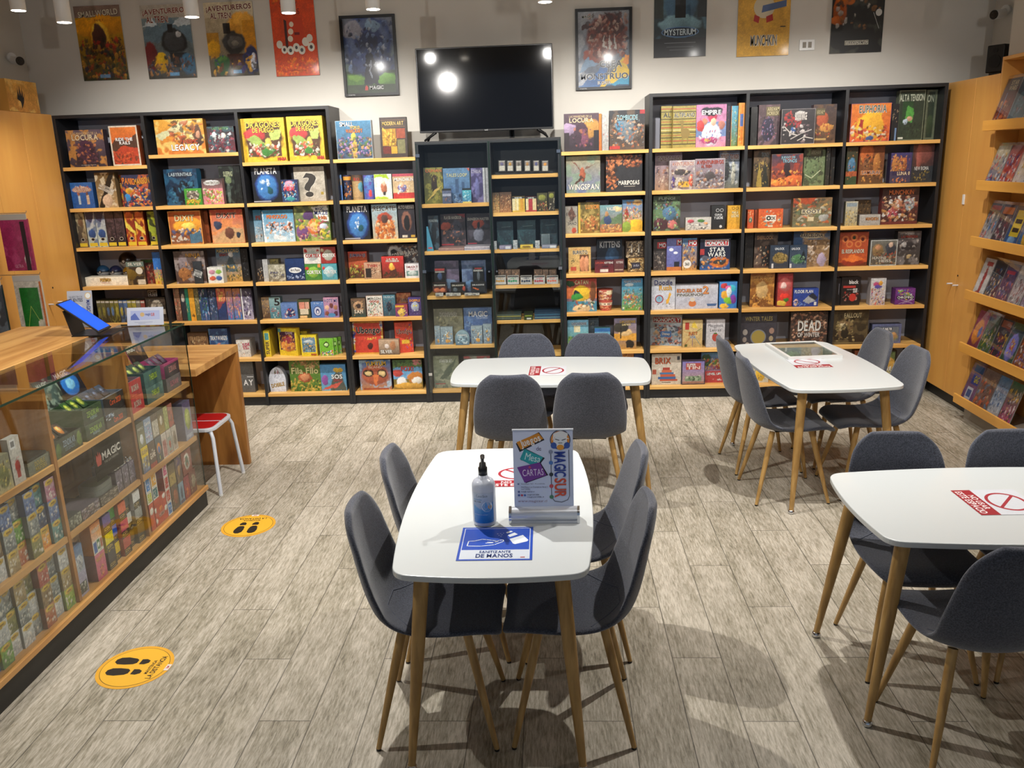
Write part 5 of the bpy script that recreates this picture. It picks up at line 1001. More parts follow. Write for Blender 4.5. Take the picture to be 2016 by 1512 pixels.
B(8,2,1.223,0.055,0.211,0.103,0.07,0,0,'low white box with small drawings','G:b8b4ac,c8c4bc;E:.2,.7,.13,.14,b84050;E:.6,.72,.14,.14,487838;E:.8,.5,.1,.1,d89858;F:14,.1,.05,.9,.5,.05,808080,e0dcd4,404040')
B(8,2,1.385,0.055,0.111,0.195,0.07,0,0,'black box with white lettering','G:202122,262728;o:.45,.8,.13,.07,.03,c8c8c8;o:.75,.8,.13,.07,.03,c8c8c8;T:CUAJA,.25,.55,.8,.66,e8e8e8,b;T:Y LECHE,.2,.43,.85,.54,e8e8e8,b;e:.7,.12,.1,.06,c8c8c8')
B(8,2,1.513,0.055,0.103,0.191,0.07,0,0,'yellow box with pale lettering','G:d89c18,e0a820;o:.45,.88,.12,.06,.03,403008;o:.75,.88,.12,.06,.03,403008;T:MALA,.35,.65,.85,.76,f0e0b0,b;T:LECHE,.3,.5,.9,.62,f0e0b0,b')
B(8,3,0.913,0.1,0.108,0.265,0.07,0,0,'dark box with start of a red title band','G:403838,484444;F:20,.05,.05,.95,.6,.07,807870,281c1c,b8a898;r:.3,.7,1,.9,c02c30;T:MO,.45,.73,.98,.87,f0f0f0,b')
B(8,3,1.03,0.07,0.124,0.271,0.07,0,0,'lilac blue box with red title band','G:6468a8,7078b8;e:.3,.65,.15,.05,e8ecf8;e:.6,.55,.15,.04,e8ecf8;R:0,0,1,.12,c07030;R:.5,.12,.85,.28,202430;r:.65,.78,1,.96,c02c30;T:M,.72,.8,.98,.94,f0f0f0,b','8058a0')
B(8,3,1.155,0.05,0.121,0.27,0.07,0,0,'orange comic box with red title band','G:c08838,3878a8;F:36,.05,.05,.95,.8,.08,e8a030,8c4828,e0c878,383848,3868a8;e:.35,.2,.28,.13,e8e4dc;T:360,.2,.15,.5,.25,303030,b;r:.4,.76,1,.94,c02c30;T:MO,.48,.78,.98,.92,f0f0f0,b','181818')
B(8,3,1.368,0.05,0.251,0.261,0.07,0,0,'navy box with burning orange space creature','G:182848,10142c;P:0,0,1,0,1,.25,.6,.35,0,.1,1c5090;E:.65,.25,.32,.17,d07020;E:.65,.25,.22,.08,403c38;E:.2,.3,.18,.16,505460;F:18,.05,.05,.95,.4,.04,e89838,2c3858,88a0b8;R:0,.5,.15,.68,b03030;r:.16,.76,.94,.96,f0f0f0;r:.18,.775,.92,.945,c02830;T:MONOPOLY,.21,.79,.89,.93,f4f4f4,b;T:STAR,.32,.58,.82,.72,e8e8e0,b;T:WARS,.26,.42,.84,.57,e8e8e0,b','14161c')
B(8,3,1.536,0.16,0.059,0.234,0.07,0,0,'black box end beside the space box','G:0e1014,14161a')
B(8,4,0.942,0.055,0.2,0.276,0.07,0,0,'white box with a running alarm clock','G:c8ccd8,d4d8e0;e:.33,.33,.18,.13,a83840;e:.33,.33,.14,.1,88b8d0;l:.02,.33,.33,.33,.4,303040;P:.6,.2,.75,.55,.85,.5,.7,.18,e8b030;F:5,.2,.1,.8,.2,.02,303030;T:Doodle,.12,.76,.88,.92,283880,b;T:Rush,.32,.6,.85,.76,e0a838,b')
B(8,4,1.225,0.055,0.357,0.211,0.07,0,0,'wide white box with a small penguin','G:b8bccc,ccccd4;P:.4,.55,.7,1,.8,1,.55,.5,d4d4dc;e:.4,.22,.09,.13,d07840;e:.4,.38,.06,.09,d8d0c0;p:.76,.1,.95,.1,.98,.2,.74,.2,486898;T:ESCUELA DE,.03,.68,.62,.82,e08840,b;T:PINGÜINOS,.03,.52,.65,.66,282c38,b;T:2,.64,.6,.78,.92,e09050,b')
B(8,4,1.488,0.15,0.157,0.222,0.07,0,0,'dark navy box behind the colourful one','G:141c30,18243c')
B(8,4,1.486,0.04,0.149,0.228,0.07,0,0,'blue box with bright coloured blobs','G:2878c8,3890d8;E:.25,.85,.18,.1,c83838;E:.35,.5,.25,.16,e8a828;E:.55,.3,.3,.12,80c030;E:.75,.75,.2,.12,38b8c8;E:.5,.75,.16,.1,e860a0;E:.8,.35,.15,.16,8038a0;E:.3,.1,.25,.09,e8b830;E:.55,.6,.12,.2,e0e8e8')
B(8,5,0.978,0.152,0.281,0.274,0.07,-14,0,'white box of small film pictures','G:a8b8c8,b8c4cc;F:40,.12,.04,.98,.66,.06,c87858,384868,802c30,d8b080,28303c,78a0b8;R:.36,.28,.68,.46,4878b8;T:Disney,.4,.32,.64,.42,f0f4f8,b;r:.1,.74,.98,.93,f0f0f0;r:.12,.755,.96,.915,b82c30;T:MONOPOLY,.14,.77,.94,.9,f4f4f4,b','d8dce0')
B(8,5,1.196,0.045,0.168,0.24,0.07,0,0,'pale yellow box with radiating lines','G:c8a868,d8c088;l:.02,.5,.5,.1,.1,b85838;l:.02,.5,.5,.9,.1,488898;l:.02,.5,.5,.5,.05,684890;l:.02,.5,.5,.05,.6,d08838;l:.02,.5,.5,.95,.7,588838;P:.4,.75,.6,.95,.75,.7,e8c840;r:.12,.66,.32,.92,b83828;T:JUST,.28,.44,.75,.58,d07028,b;T:ONE,.38,.34,.65,.43,386898,b;R:.1,.04,.25,.12,505828;B:.02,e0c080')
B(8,5,1.391,0.045,0.157,0.241,0.07,0,0,'white box with a red raspberry','G:c0c0c4,d0ccd0;e:.5,.36,.18,.15,b84838;e:.5,.5,.09,.03,587838;T:Macedonia,.1,.74,.9,.84,282830;T:de,.4,.68,.55,.74,282830;T:Letras,.2,.57,.8,.68,282830;R:.75,.02,.97,.1,383850;l:.008,.1,.14,.9,.14,808088','a0a4ac')
B(8,6,0.976,0.04,0.255,0.276,0.07,0,0,'cream box with blue and orange blocks','G:d0c4b0,d8ccbc;r:.28,.12,.88,.18,c05030;r:.22,.18,.82,.26,4068a0;r:.3,.26,.8,.34,c85c38;r:.28,.34,.75,.4,4878a8;r:.35,.4,.68,.48,d06840;r:.38,.48,.62,.56,b04030;F:22,.25,.14,.85,.5,.025,e8e0d8;R:.02,.35,.16,.5,b05038;R:.85,.8,.95,.92,404048;T:BRIX,.12,.68,.65,.88,c85828,b;l:.02,.35,.08,.65,.08,303030')
B(8,6,1.208,0.03,0.202,0.213,0.05,0,0,'purple metal tin with rounded corners','G:a88878,7870b0;R:0,0,1,.12,906858;R:.15,.15,.85,.35,708868;F:6,.2,.18,.8,.35,.06,a0a890,384830;r:.18,.62,.82,.9,a84840;T:SUPER,.22,.78,.6,.88,e8d8d0,b;T:TIN,.22,.64,.78,.77,e0c8c0,b;B:.025,303040','','game_tin')
B(8,6,1.39,0.08,0.216,0.271,0.07,0,0,'red and blue box with green field','G:b83c38,60a0d0;R:0,0,1,.38,b83838;E:.2,.75,.2,.2,3c5838;E:.65,.62,.2,.18,a84838;F:24,.05,.4,.95,.8,.06,488838,e0b040,d8c0a0,c83830,384888;T:LEVEL UP!,.25,.25,.8,.33,f0f0f0,b;F:3,.5,.06,.95,.1,.03,d8d0d0')
B(9,0,1.656,0.09,0.051,0.299,0.07,0,0,'black box at the left','G:101112,181819;N:.3,5,303030')
B(9,0,1.776,0.09,0.1695,0.313,0.07,0,0,'dusky purple box with a cream title block','G:443840,5c4448;N:.5,4,785c64;E:.45,.4,.3,.3,2c2840;F:16,.1,.1,.9,.7,.05,8878a0,201c24,a8687c;r:.35,.72,.98,.95,706440;T:ARKHAM,.4,.84,.95,.94,c8b888,b;T:HORROR,.4,.74,.95,.83,c8b888,b')
B(9,0,1.995,0.04,0.266,0.271,0.07,0,0,'grey black box with writhing tentacles','G:302c30,383438;F:10,.1,.5,.6,.9,.07,b03028,a82838;E:.55,.8,.14,.14,d0ccc8;l:.03,.1,.5,.3,.3,.5,.25,c8c0b8;l:.03,.3,.15,.6,.3,.9,.4,b8b0ac;l:.025,.5,.1,.7,.2,.95,.15,d0c8c0;E:.35,.4,.08,.08,305c98;F:22,.05,.05,.95,.6,.04,d8d0cc,1c1a1c,705c60;T:BLOOD RAGE,.4,.68,.75,.9,e8e0d8,b;B:.01,a8a0a0')
B(9,0,2.221,0.1,0.1835,0.301,0.07,0,0,'rust brown box with glowing horns','G:583c24,483838;N:.4,4,6c4c30;E:.4,.6,.25,.2,b05028;E:.6,.4,.3,.1,c88838;F:12,.1,.05,.9,.5,.05,d8a048,2c2018,983820;r:.1,.72,.5,.9,605838;T:ARKHAM,.13,.75,.48,.86,b8a878,b;r:0,.08,.6,.13,b89858','70585c')
B(9,1,1.7313,0.08,0.134,0.299,0.07,0,0,'brown box with golden spire','G:504020,6c543c;N:.4,4,2c2820;P:.2,0,.35,.7,.55,0,a08838;P:.5,0,.7,.8,.95,0,24261c;F:12,.1,.1,.9,.7,.05,c8a850,383428;T:TRONOS,.45,.8,.9,.92,88a0a8')
B(9,1,1.925,0.04,0.251,0.259,0.07,0,0,'dark box with an ember-red battle scene','G:a04420,3c384c;N:.5,4,a83c24;E:.5,.5,.12,.25,302024;E:.3,.15,.35,.12,e08028;E:.75,.2,.3,.15,d86828;F:16,.05,.05,.95,.5,.05,f0a840,401c18,c05020;T:JUEGO DE,.3,.84,.75,.93,88b8c8,b;T:TRONOS,.35,.73,.8,.84,88b8c8,b;B:.015,786858')
B(9,1,2.1558,0.09,0.171,0.299,0.07,0,0,'olive green box with coiling tentacles','G:50583c,2c3024;N:.5,4,7c8c60;E:.4,.4,.35,.3,687c54;l:.04,.1,.3,.4,.2,.8,.4,c0c8a0;F:16,.1,.1,.9,.8,.05,98a880,1c2018,707c50;r:.3,.78,.8,.96,5c5c40;T:ARKHAM,.33,.82,.78,.93,a8a888,b')
B(9,1,2.258,0.06,0.031,0.299,0.07,0,0,'left bottle-dark narrow pack','G:282820,1c1c1c;F:8,.1,.1,.9,.9,.1,807860,b0a890')
B(9,1,2.308,0.1,0.033,0.299,0.07,0,0,'right bottle-dark narrow pack','G:201c18,181818;F:8,.1,.1,.9,.9,.1,6c604c,985c38')
B(9,2,1.653,0.06,0.051,0.152,0.07,0,0,'narrow orange box, leftmost','G:c85018,d85c20;E:.5,.45,.3,.15,507868;F:6,.1,.1,.9,.9,.1,e8c890')
B(9,2,1.7005,0.08,0.0215,0.148,0.07,0,0,'narrow dark orange box edge','G:803410,984018')
B(9,2,1.812,0.04,0.199,0.155,0.07,0,0,'orange box with little characters','G:d06018,d85820;r:.3,.35,.72,.68,e8e0d0;e:.42,.52,.1,.12,303830;e:.42,.52,.04,.05,e8e0d0;F:16,.05,.1,.95,.9,.05,58a098,e8d0b0,a83c28,e89840;T:OK,.5,.42,.7,.6,483828,b;r:.4,.05,.6,.15,d8c0a0')
B(9,2,2.151,0.05,0.315,0.234,0.07,0,0,'woodland box with red autumn trees','G:7c7858,8c6c48;R:0,.7,.6,1,b04820;N:.4,4,686850;F:40,.03,.03,.97,.95,.045,c85c28,b8b098,48483c,8c6840,d8a858,687858;E:.8,.3,.12,.12,a8a8a0;r:.2,.44,.75,.62,3c3020;r:.22,.455,.73,.605,d0c498;T:ROOT,.25,.47,.7,.59,40301c,b;R:.4,.2,.55,.34,d8c8a0')
B(9,3,1.66,0.1,0.069,0.294,0.07,0,0,'black box at the left end','G:101010,18181a;F:6,.1,.3,.9,.9,.06,504c48')
B(9,3,1.797,0.09,0.192,0.298,0.07,0,0,'dark brown box with a street doorway','G:4c3830,3c322c;N:.4,4,6c5c50;R:.35,.05,.75,.6,282422;F:16,.1,.05,.95,.6,.05,a86840,181614,c8b090;T:SHERLOCK,.1,.8,.8,.9,b89068,b')
B(9,3,1.895,0.025,0.153,0.193,0.05,0,0,'dark pocket box with desert canyon','G:383c44,2c3c50;E:.55,.45,.4,.22,887038;F:14,.2,.3,.9,.6,.06,b89c58,50441c;r:.1,.02,.2,.22,d8d8d8;T:UNLOCK,.25,.8,.75,.9,e0e4e8,b')
B(9,3,2.05,0.025,0.144,0.189,0.05,0,0,'dark pocket box with green shore','G:505c70,283c50;E:.5,.4,.4,.2,4c7c50;P:.6,.35,.8,.8,.95,.35,102028;F:10,.1,.2,.9,.5,.06,88a888,1c3040;r:.04,.02,.14,.2,d8d8d8;T:UNLOCK,.1,.8,.6,.9,e0e4e8,b')
B(9,3,2.173,0.09,0.301,0.299,0.07,0,0,'sandstone street box with lettered plaque','G:8c6c4c,5c7898;R:.3,0,1,.75,947450;N:.3,4,b0946c;F:26,.3,.05,.98,.7,.05,c8a880,604834,a89078,d8c8b8;E:.8,.2,.12,.18,b0a0b8;R:.0,.55,.25,1,2c5480;e:.5,.87,.33,.08,d8c8a0;T:BARCELONA,.2,.82,.8,.93,3c2c20,b')
B(9,4,1.776,0.07,0.196,0.291,0.07,-8,0,'amber brown box with cloudy sun','G:784818,c07820;N:.5,4,d89838;E:.5,.5,.25,.25,d0a868;F:14,.1,.05,.9,.4,.05,e8b050,603410;T:TERRA,.1,.78,.9,.9,e0a040,b','58402c')
B(9,4,1.962,0.05,0.135,0.29,0.07,0,0,'tall red tin with jelly bean picture','G:a83428,a83840;E:.5,.65,.38,.2,b85c58;E:.4,.62,.18,.1,d8b8b0;E:.5,.3,.3,.1,d02c1c;E:.6,.2,.15,.06,38702c;E:.3,.1,.3,.07,c8a838;B:.03,502020','','game_tin')
B(9,4,2.136,0.04,0.208,0.153,0.07,0,0,'small blue box with house drawing','G:20388c,2848a0;P:.4,.3,.6,.6,.85,.65,.9,.3,.6,.15,a8acb0;P:.6,.6,.8,.75,.98,.5,.9,.3,282c38;E:.12,.25,.09,.2,d8b8a8;F:10,.05,.05,.5,.4,.04,6888d0,182860;r:.84,.06,.94,.25,d8d8d8;T:FLOOR PLAN,.05,.75,.78,.93,e8ecf4,b')
B(9,5,1.756,0.05,0.303,0.293,0.07,0,0,'dark grey box with portraits round a disc','G:383840,403c44;e:.5,.27,.22,.23,787c84;e:.5,.27,.19,.2,a08c40;F:9,.35,.15,.65,.4,.05,384c68,d8c050;e:.13,.42,.07,.09,a09890;e:.12,.2,.06,.08,988c84;e:.87,.45,.07,.09,a08070;e:.86,.22,.06,.08,a89878;e:.2,.05,.06,.07,a8a098;T:WINTER TALES,.12,.75,.88,.88,a89860,b')
B(9,5,2.181,0.05,0.311,0.291,0.07,0,0,'brown box covered in survivors faces','G:3c302c,48382e;F:60,.02,.02,.98,.98,.05,b88868,604438,d8a888,301c18,8c5c48;T:DEAD,.2,.42,.82,.74,e0dcd4,b;T:OF WINTER,.2,.24,.8,.38,d8d0c8,b;r:.05,.05,.2,.1,a83028')
B(9,6,1.791,0.055,0.138,0.258,0.07,0,0,'white and yellow box under the table','G:d8d0b8,c8c0a8;E:.5,.3,.3,.25,e8b828;F:8,.1,.1,.9,.9,.06,605c50')
B(9,6,2.227,0.055,0.184,0.268,0.07,0,0,'orange brown box low behind the table','G:804c28,b86838;F:14,.05,.05,.95,.95,.07,d89858,502c18')
B(10,0,2.565,0.04,0.314,0.294,0.07,0,0,'yellow and orange box with skyscrapers','G:d85818,e88018;P:0,.3,.3,.8,.75,.2,.75,.75,.3,.8,.1,.5,f0c020;E:.5,.4,.35,.35,f0b018;P:.2,.15,.24,.6,.32,.6,.34,.15,b02c20;F:24,.03,.03,.97,.4,.05,c84020,f0d050,7a2c20,d8d0b8;E:.5,.1,.1,.06,3c5080;T:EUPHORIA,.2,.75,.88,.95,60685c,b;B:.015,6c3c80')
B(10,0,2.768,0.07,0.055,0.284,0.07,0,0,'black box with blue spine edge','G:14141c,1c1c20;r:.55,0,.8,.35,6888b0;F:5,.1,.5,.9,.9,.08,a89070')
B(10,0,2.8985,0.09,0.2035,0.385,0.07,0,0,'dark green box with a raised card hand','G:304030,2c3c2c;R:.15,.35,.55,.78,284c28;P:.25,.4,.35,.7,.6,.6,.55,.35,50a040;E:.45,.45,.1,.06,d8a888;E:.3,.38,.1,.06,b8c8d8;F:12,.1,.05,.95,.35,.05,40543c,1c281c;B:.02,788068;T:ALTA TENSION,.02,.78,.96,.92,c8d0b8,b;r:.05,.03,.25,.07,d8dcd0','788068')
B(10,0,3.062,0.12,0.085,0.385,0.07,0,0,'second dark green box at the right','G:283828,2c3c2c;B:.04,687058;E:.5,.3,.3,.2,38482c;T:ON,.1,.75,.7,.9,a8b098,b')
B(10,1,2.444,0.05,0.088,0.299,0.07,0,0,'narrow box in blue and brown','G:385030,38301c;E:.5,.5,.35,.2,487898;R:.0,.22,1,.35,b05428;F:10,.1,.1,.9,.9,.08,c87c38,181c20')
B(10,1,2.609,0.07,0.198,0.299,0.07,0,0,'brown orange box with two robed riders','G:684828,804018;E:.3,.8,.25,.3,c06020;E:.7,.5,.14,.3,b07030;E:.3,.45,.14,.25,7c5030;F:22,.05,.05,.95,.8,.05,d89840,382418,a06028;r:.08,.24,.88,.36,c87830;T:SAMURAI,.12,.26,.85,.35,6c2c10,b','a84030')
B(10,1,2.831,0.035,0.166,0.239,0.07,0,0,'violet box with orange heroes','G:484050,403870;E:.25,.6,.2,.25,b87838;E:.6,.6,.18,.25,a86430;F:18,.05,.3,.95,.9,.06,e0a058,30244c,c05c30;R:.1,.25,.9,.4,382c50;T:LUNA 0,.35,.26,.95,.38,f0d8b0,b;F:8,.1,.03,.9,.2,.05,e88838,4c4468')
B(10,1,3.021,0.08,0.167,0.299,0.07,0,0,'dark grey red box with giant statue','G:303434,6c3c38;R:0,0,1,.42,34383c;E:.5,.75,.4,.25,884c44;E:.3,.7,.12,.35,a85c50;F:12,.1,.05,.9,.3,.05,a89040,202428;T:NEW ROMA,.12,.32,.8,.42,d8d8d4,b','80909c')
B(10,2,2.466,0.04,0.098,0.196,0.05,0,0,'white pack with yellow comic rows','G:b8a878,c0bca8;F:20,.05,.05,.95,.6,.07,e0b838,50504c,8c8470;R:.1,.8,.9,.95,90a0a8','','card_pack')
B(10,2,2.593,0.12,0.111,0.2,0.07,0,0,'brown pack behind the white box','G:604830,483820;F:16,.05,.05,.95,.95,.07,a88048,201810','','card_pack')
B(10,2,2.615,0.03,0.167,0.087,0.07,0,0,'small white lying box','G:a8a49c,bcb8b0;T:MUNCHKIN,.3,.45,.9,.75,c88038,b','888078')
B(10,2,2.86,0.06,0.294,0.297,0.07,0,0,'maroon box of cartoon adventurers','G:583028,402828;N:.3,4,6c4038;E:.75,.55,.16,.16,a8b4b8;E:.45,.5,.2,.18,b87858;E:.3,.3,.15,.14,b04858;F:44,.04,.1,.96,.75,.05,d8b088,e0e0dc,a04838,302024,c8904c;R:0,0,1,.08,702c28;T:MUNCHKIN,.18,.8,.85,.93,e07838,b','783430')
B(10,3,2.511,0.06,0.235,0.28,0.07,0,0,'orange carpet-pattern box','G:d05818,a84424;o:.2,.8,.12,.1,.05,d87838;o:.5,.85,.12,.1,.05,d87838;o:.8,.8,.12,.1,.05,d87838;o:.35,.65,.12,.1,.05,d87838;o:.65,.65,.12,.1,.05,d87838;e:.2,.78,.05,.05,5c1c14;e:.5,.84,.05,.05,2c3c24;e:.8,.78,.05,.05,5c1c14;R:0,0,1,.12,6c2c14;E:.5,.1,.4,.1,902c14;P:.1,.2,.5,.35,.9,.2,.5,.1,f07820;T:EL RESPLANDOR,.1,.38,.88,.5,e8d8c0,b')
B(10,3,2.75,0.035,0.219,0.213,0.07,0,0,'grey box with two men portraits','G:5c5448,787870;E:.28,.6,.2,.25,8c7048;E:.28,.72,.1,.1,c89068;E:.75,.65,.18,.25,3c4048;E:.75,.82,.08,.1,d8b8a0;F:22,.05,.05,.95,.5,.05,b8a078,403830,a84830;B:.025,c0c4c0;T:HUNTING,.1,.25,.6,.36,d8d0c0,b;T:HEISS,.35,.13,.8,.24,d0ccc0,b')
B(10,3,2.96,0.06,0.191,0.276,0.07,0,0,'grey box with a dark car','G:44403c,504c50;N:.4,4,888484;E:.5,.55,.35,.12,2c2c30;E:.3,.6,.1,.07,b8b8b8;E:.55,.25,.1,.06,c0a878;F:10,.1,.1,.9,.8,.05,686460,b8b0a8;T:LA MAFIOSA,.15,.8,.85,.88,b04038,b;T:HOMBRE,.3,.9,.7,.96,c8c8c8')
B(10,4,2.409,0.06,0.0395,0.23,0.07,0,0,'black box end at the left','G:101014,141418;r:.6,.4,.66,.8,a8a8b8')
B(10,4,2.509,0.05,0.158,0.238,0.07,0,0,'black box with red blots','G:241c1a,1c1618;e:.62,.28,.18,.14,c82c1c;F:12,.1,.2,.9,.45,.05,8c2418,b03020,d0a090;r:.1,.62,.75,.7,b83028;T:black,.4,.76,.88,.9,e8e4e0,b;T:stories,.62,.45,.92,.6,e8e4e0,b,-90;T:cosas muy negras,.3,.53,.7,.58,d8d0c8','141212')
B(10,4,2.728,0.03,0.124,0.226,0.08,0,0,'tall white box full of cartoon faces','G:c8b8b8,d8d8d8;E:.4,.78,.25,.09,c04878;E:.65,.82,.15,.07,e0a030;E:.5,.68,.25,.06,5848a0;F:34,.05,.03,.95,.6,.06,e8b890,a05030,d84838,383038,e8c040,7048a0,f0f0f0;','a8a0a0')
B(10,4,2.955,0.03,0.163,0.135,0.09,0,0,'purple box with white lattice title','G:6c2880,7c3890;F:16,.15,.3,.85,.9,.06,38a8b8,e0c030,90b838,e8e8e8;l:.012,.2,.05,.8,.3,e8e0f0;l:.012,.3,.3,.9,.05,e8e0f0;l:.012,.4,.05,.95,.3,e8e0f0;r:.08,.34,.95,.54,201830;T:CHROMINO,.12,.37,.92,.52,f4f4f4,b','602870')
B(10,5,2.53,0.05,0.292,0.301,0.07,0,0,'dark bronze box with armoured helmet','G:302418,4c4028;N:.5,4,685838;E:.35,.45,.22,.3,786040;E:.3,.5,.1,.12,c8b890;E:.35,.3,.12,.15,282014;F:18,.1,.1,.6,.8,.05,b09c68,241c10,8c7848;T:FALLOUT,.3,.76,.8,.9,d8c898,b;r:.05,.03,.9,.05,887850;B:.01,605030')
B(10,5,2.835,0.05,0.244,0.168,0.07,0,0,'slate blue tin with landscape picture','G:405068,48506c;B:.06,5c6488;R:.1,.1,.9,.85,687078;E:.5,.3,.4,.2,8c8458;E:.75,.4,.12,.15,b08858;r:.12,.66,.7,.82,303c50;T:FALLOUT SHELTER,.14,.68,.68,.8,f0f0f0,b','','game_tin')
B(10,6,2.647,0.055,0.128,0.268,0.07,0,0,'rust brown box beneath the tin','G:68341c,984c28;F:12,.05,.05,.95,.95,.07,c87c40,3c2010')
B(10,6,2.875,0.055,0.127,0.263,0.07,0,0,'framed green and yellow picture box','G:a08838,688858;E:.6,.55,.3,.2,d8a848;F:10,.1,.1,.9,.9,.07,385838,e0d8b0;T:TIERRA,.1,.3,.9,.45,e8e8e0,b;B:.05,141414')

# ================================================================ TABLES AND CHAIRS
def barrel(hx_, hy_, bx, by, n=14, rc=0.06):
    """table outline: rectangle hx_ x hy_ with bowed sides and rounded corners"""
    cor = [(hx_, hy_), (-hx_, hy_), (-hx_, -hy_), (hx_, -hy_)]
    sides = []
    for i in range(4):
        (ax, ay), (cx_, cy_) = cor[i], cor[(i + 1) % 4]
        horiz = ay == cy_
        m = rc / (hx_ * 2 if horiz else hy_ * 2)
        sd = []
        for k in range(n + 1):
            t = m + (1 - 2 * m) * k / n
            x, y = ax + (cx_ - ax) * t, ay + (cy_ - ay) * t
            bow = 1 - (2 * t - 1) ** 2
            if horiz: y += math.copysign(by * bow, y)
            else: x += math.copysign(bx * bow, x)
            sd.append(Vector((x, y)))
        sides.append(sd)
    pts = []
    for i in range(4):
        A, Bn = sides[i], sides[(i + 1) % 4]
        pts += [(p.x, p.y) for p in A]
        d1, d2 = (A[-1] - A[-2]).normalized(), (Bn[0] - Bn[1]).normalized()
        r_ = Bn[0] - A[-1]                       # where the two side tangents meet
        det = d1.x * -d2.y + d2.x * d1.y
        t = (r_.x * -d2.y + d2.x * r_.y) / det
        pc = A[-1] + d1 * t
        for q in (.12, .25, .38, .5, .62, .75, .88):
            v = (1 - q) ** 2 * A[-1] + 2 * q * (1 - q) * pc + q * q * Bn[0]
            pts.append((v.x, v.y))
    return pts

def make_table(loc, rz, label):
    t = thing('game_table', label, 'table', loc, rz, 'white game tables')
    out = barrel(0.60, 0.322, 0.03, 0.042)
    b = MB(); b.prism(out, 0.728, 0.75); b.build('tabletop', M['white_top'], t, bevel=0.004, seg=3)
    b = MB(); b.prism([(x * .78, y * .72) for x, y in out], 0.70, 0.7275); b.build('under_frame', M['blackmetal'], t)
    for sx in (-1, 1):
        for sy in (-1, 1):
            top = Vector((sx * .515, sy * .235, .727)); ft = Vector((sx * .612, sy * .298, .022))
            b = MB(); b.tube([top, top.lerp(ft, .4), ft], [.027, .024, .013], 16)
            lg = b.build('leg', M['leg'], t)
            c = MB(); c.lathe([(.001, 0), (.016, 0), (.019, .006), (.019, .014), (.0145, .024), (.001, .024)], 16, (ft.x, ft.y, 0))
            c.build('foot_cap', M['chrome'], lg)
    return t

def chair_surface():
    """upholstered one-piece shell: returns mid surface grid points for (s, u)"""
    prof = [(0.235, .432), (0.225, .452), (0.19, .463), (0.10, .458), (0.0, .450), (-0.09, .448), (-0.155, .458), (-0.20, .485), (-0.225, .53),
            (-0.243, .60), (-0.257, .67), (-0.27, .74), (-0.281, .80), (-0.29, .85), (-0.294, .885)]
    wid = [.165, .20, .215, .221, .221, .219, .217, .216, .218, .217, .209, .198, .185, .160, .100]
    P = []
    # resample smoothly
    n = 34
    pr = np.array(prof); d = np.r_[0, np.cumsum(np.hypot(*np.diff(pr, axis=0).T))]; d /= d[-1]
    s = np.linspace(0, 1, n)
    def sm(a):
        return np.interp(s, d, a)
    Y, Z, W = sm(pr[:, 0]), sm(pr[:, 1]), sm(np.array(wid))
    for _ in range(2):
        for A in (Y, Z, W): A[1:-1] = (A[:-2] + 2 * A[1:-1] + A[2:]) / 4
    m = 17
    rows = []
    for i in range(n):
        T = Vector((0, Y[min(i + 1, n - 1)] - Y[max(i - 1, 0)], Z[min(i + 1, n - 1)] - Z[max(i - 1, 0)])).normalized()
        N = Vector((0, T.z, -T.y))        # points inside the shell (towards sitter)
        if N.z < 0 and N.y < 0: N = -N
        row = []
        q = s[i]
        cup = 0.016 + 0.042 * math.exp(-((q - .55) / .16) ** 2) + 0.022 * (q > .55) * min(1, (q - .55) / .2) * (1 - max(0, (q - .85) / .15))
        for j in range(m):
            u = -1 + 2 * j / (m - 1)
            x = W[i] * u
            k = cup * abs(u) ** 2.2
            row.append((Vector((x, Y[i], Z[i])) + N * k, N))
        rows.append(row)
    return rows

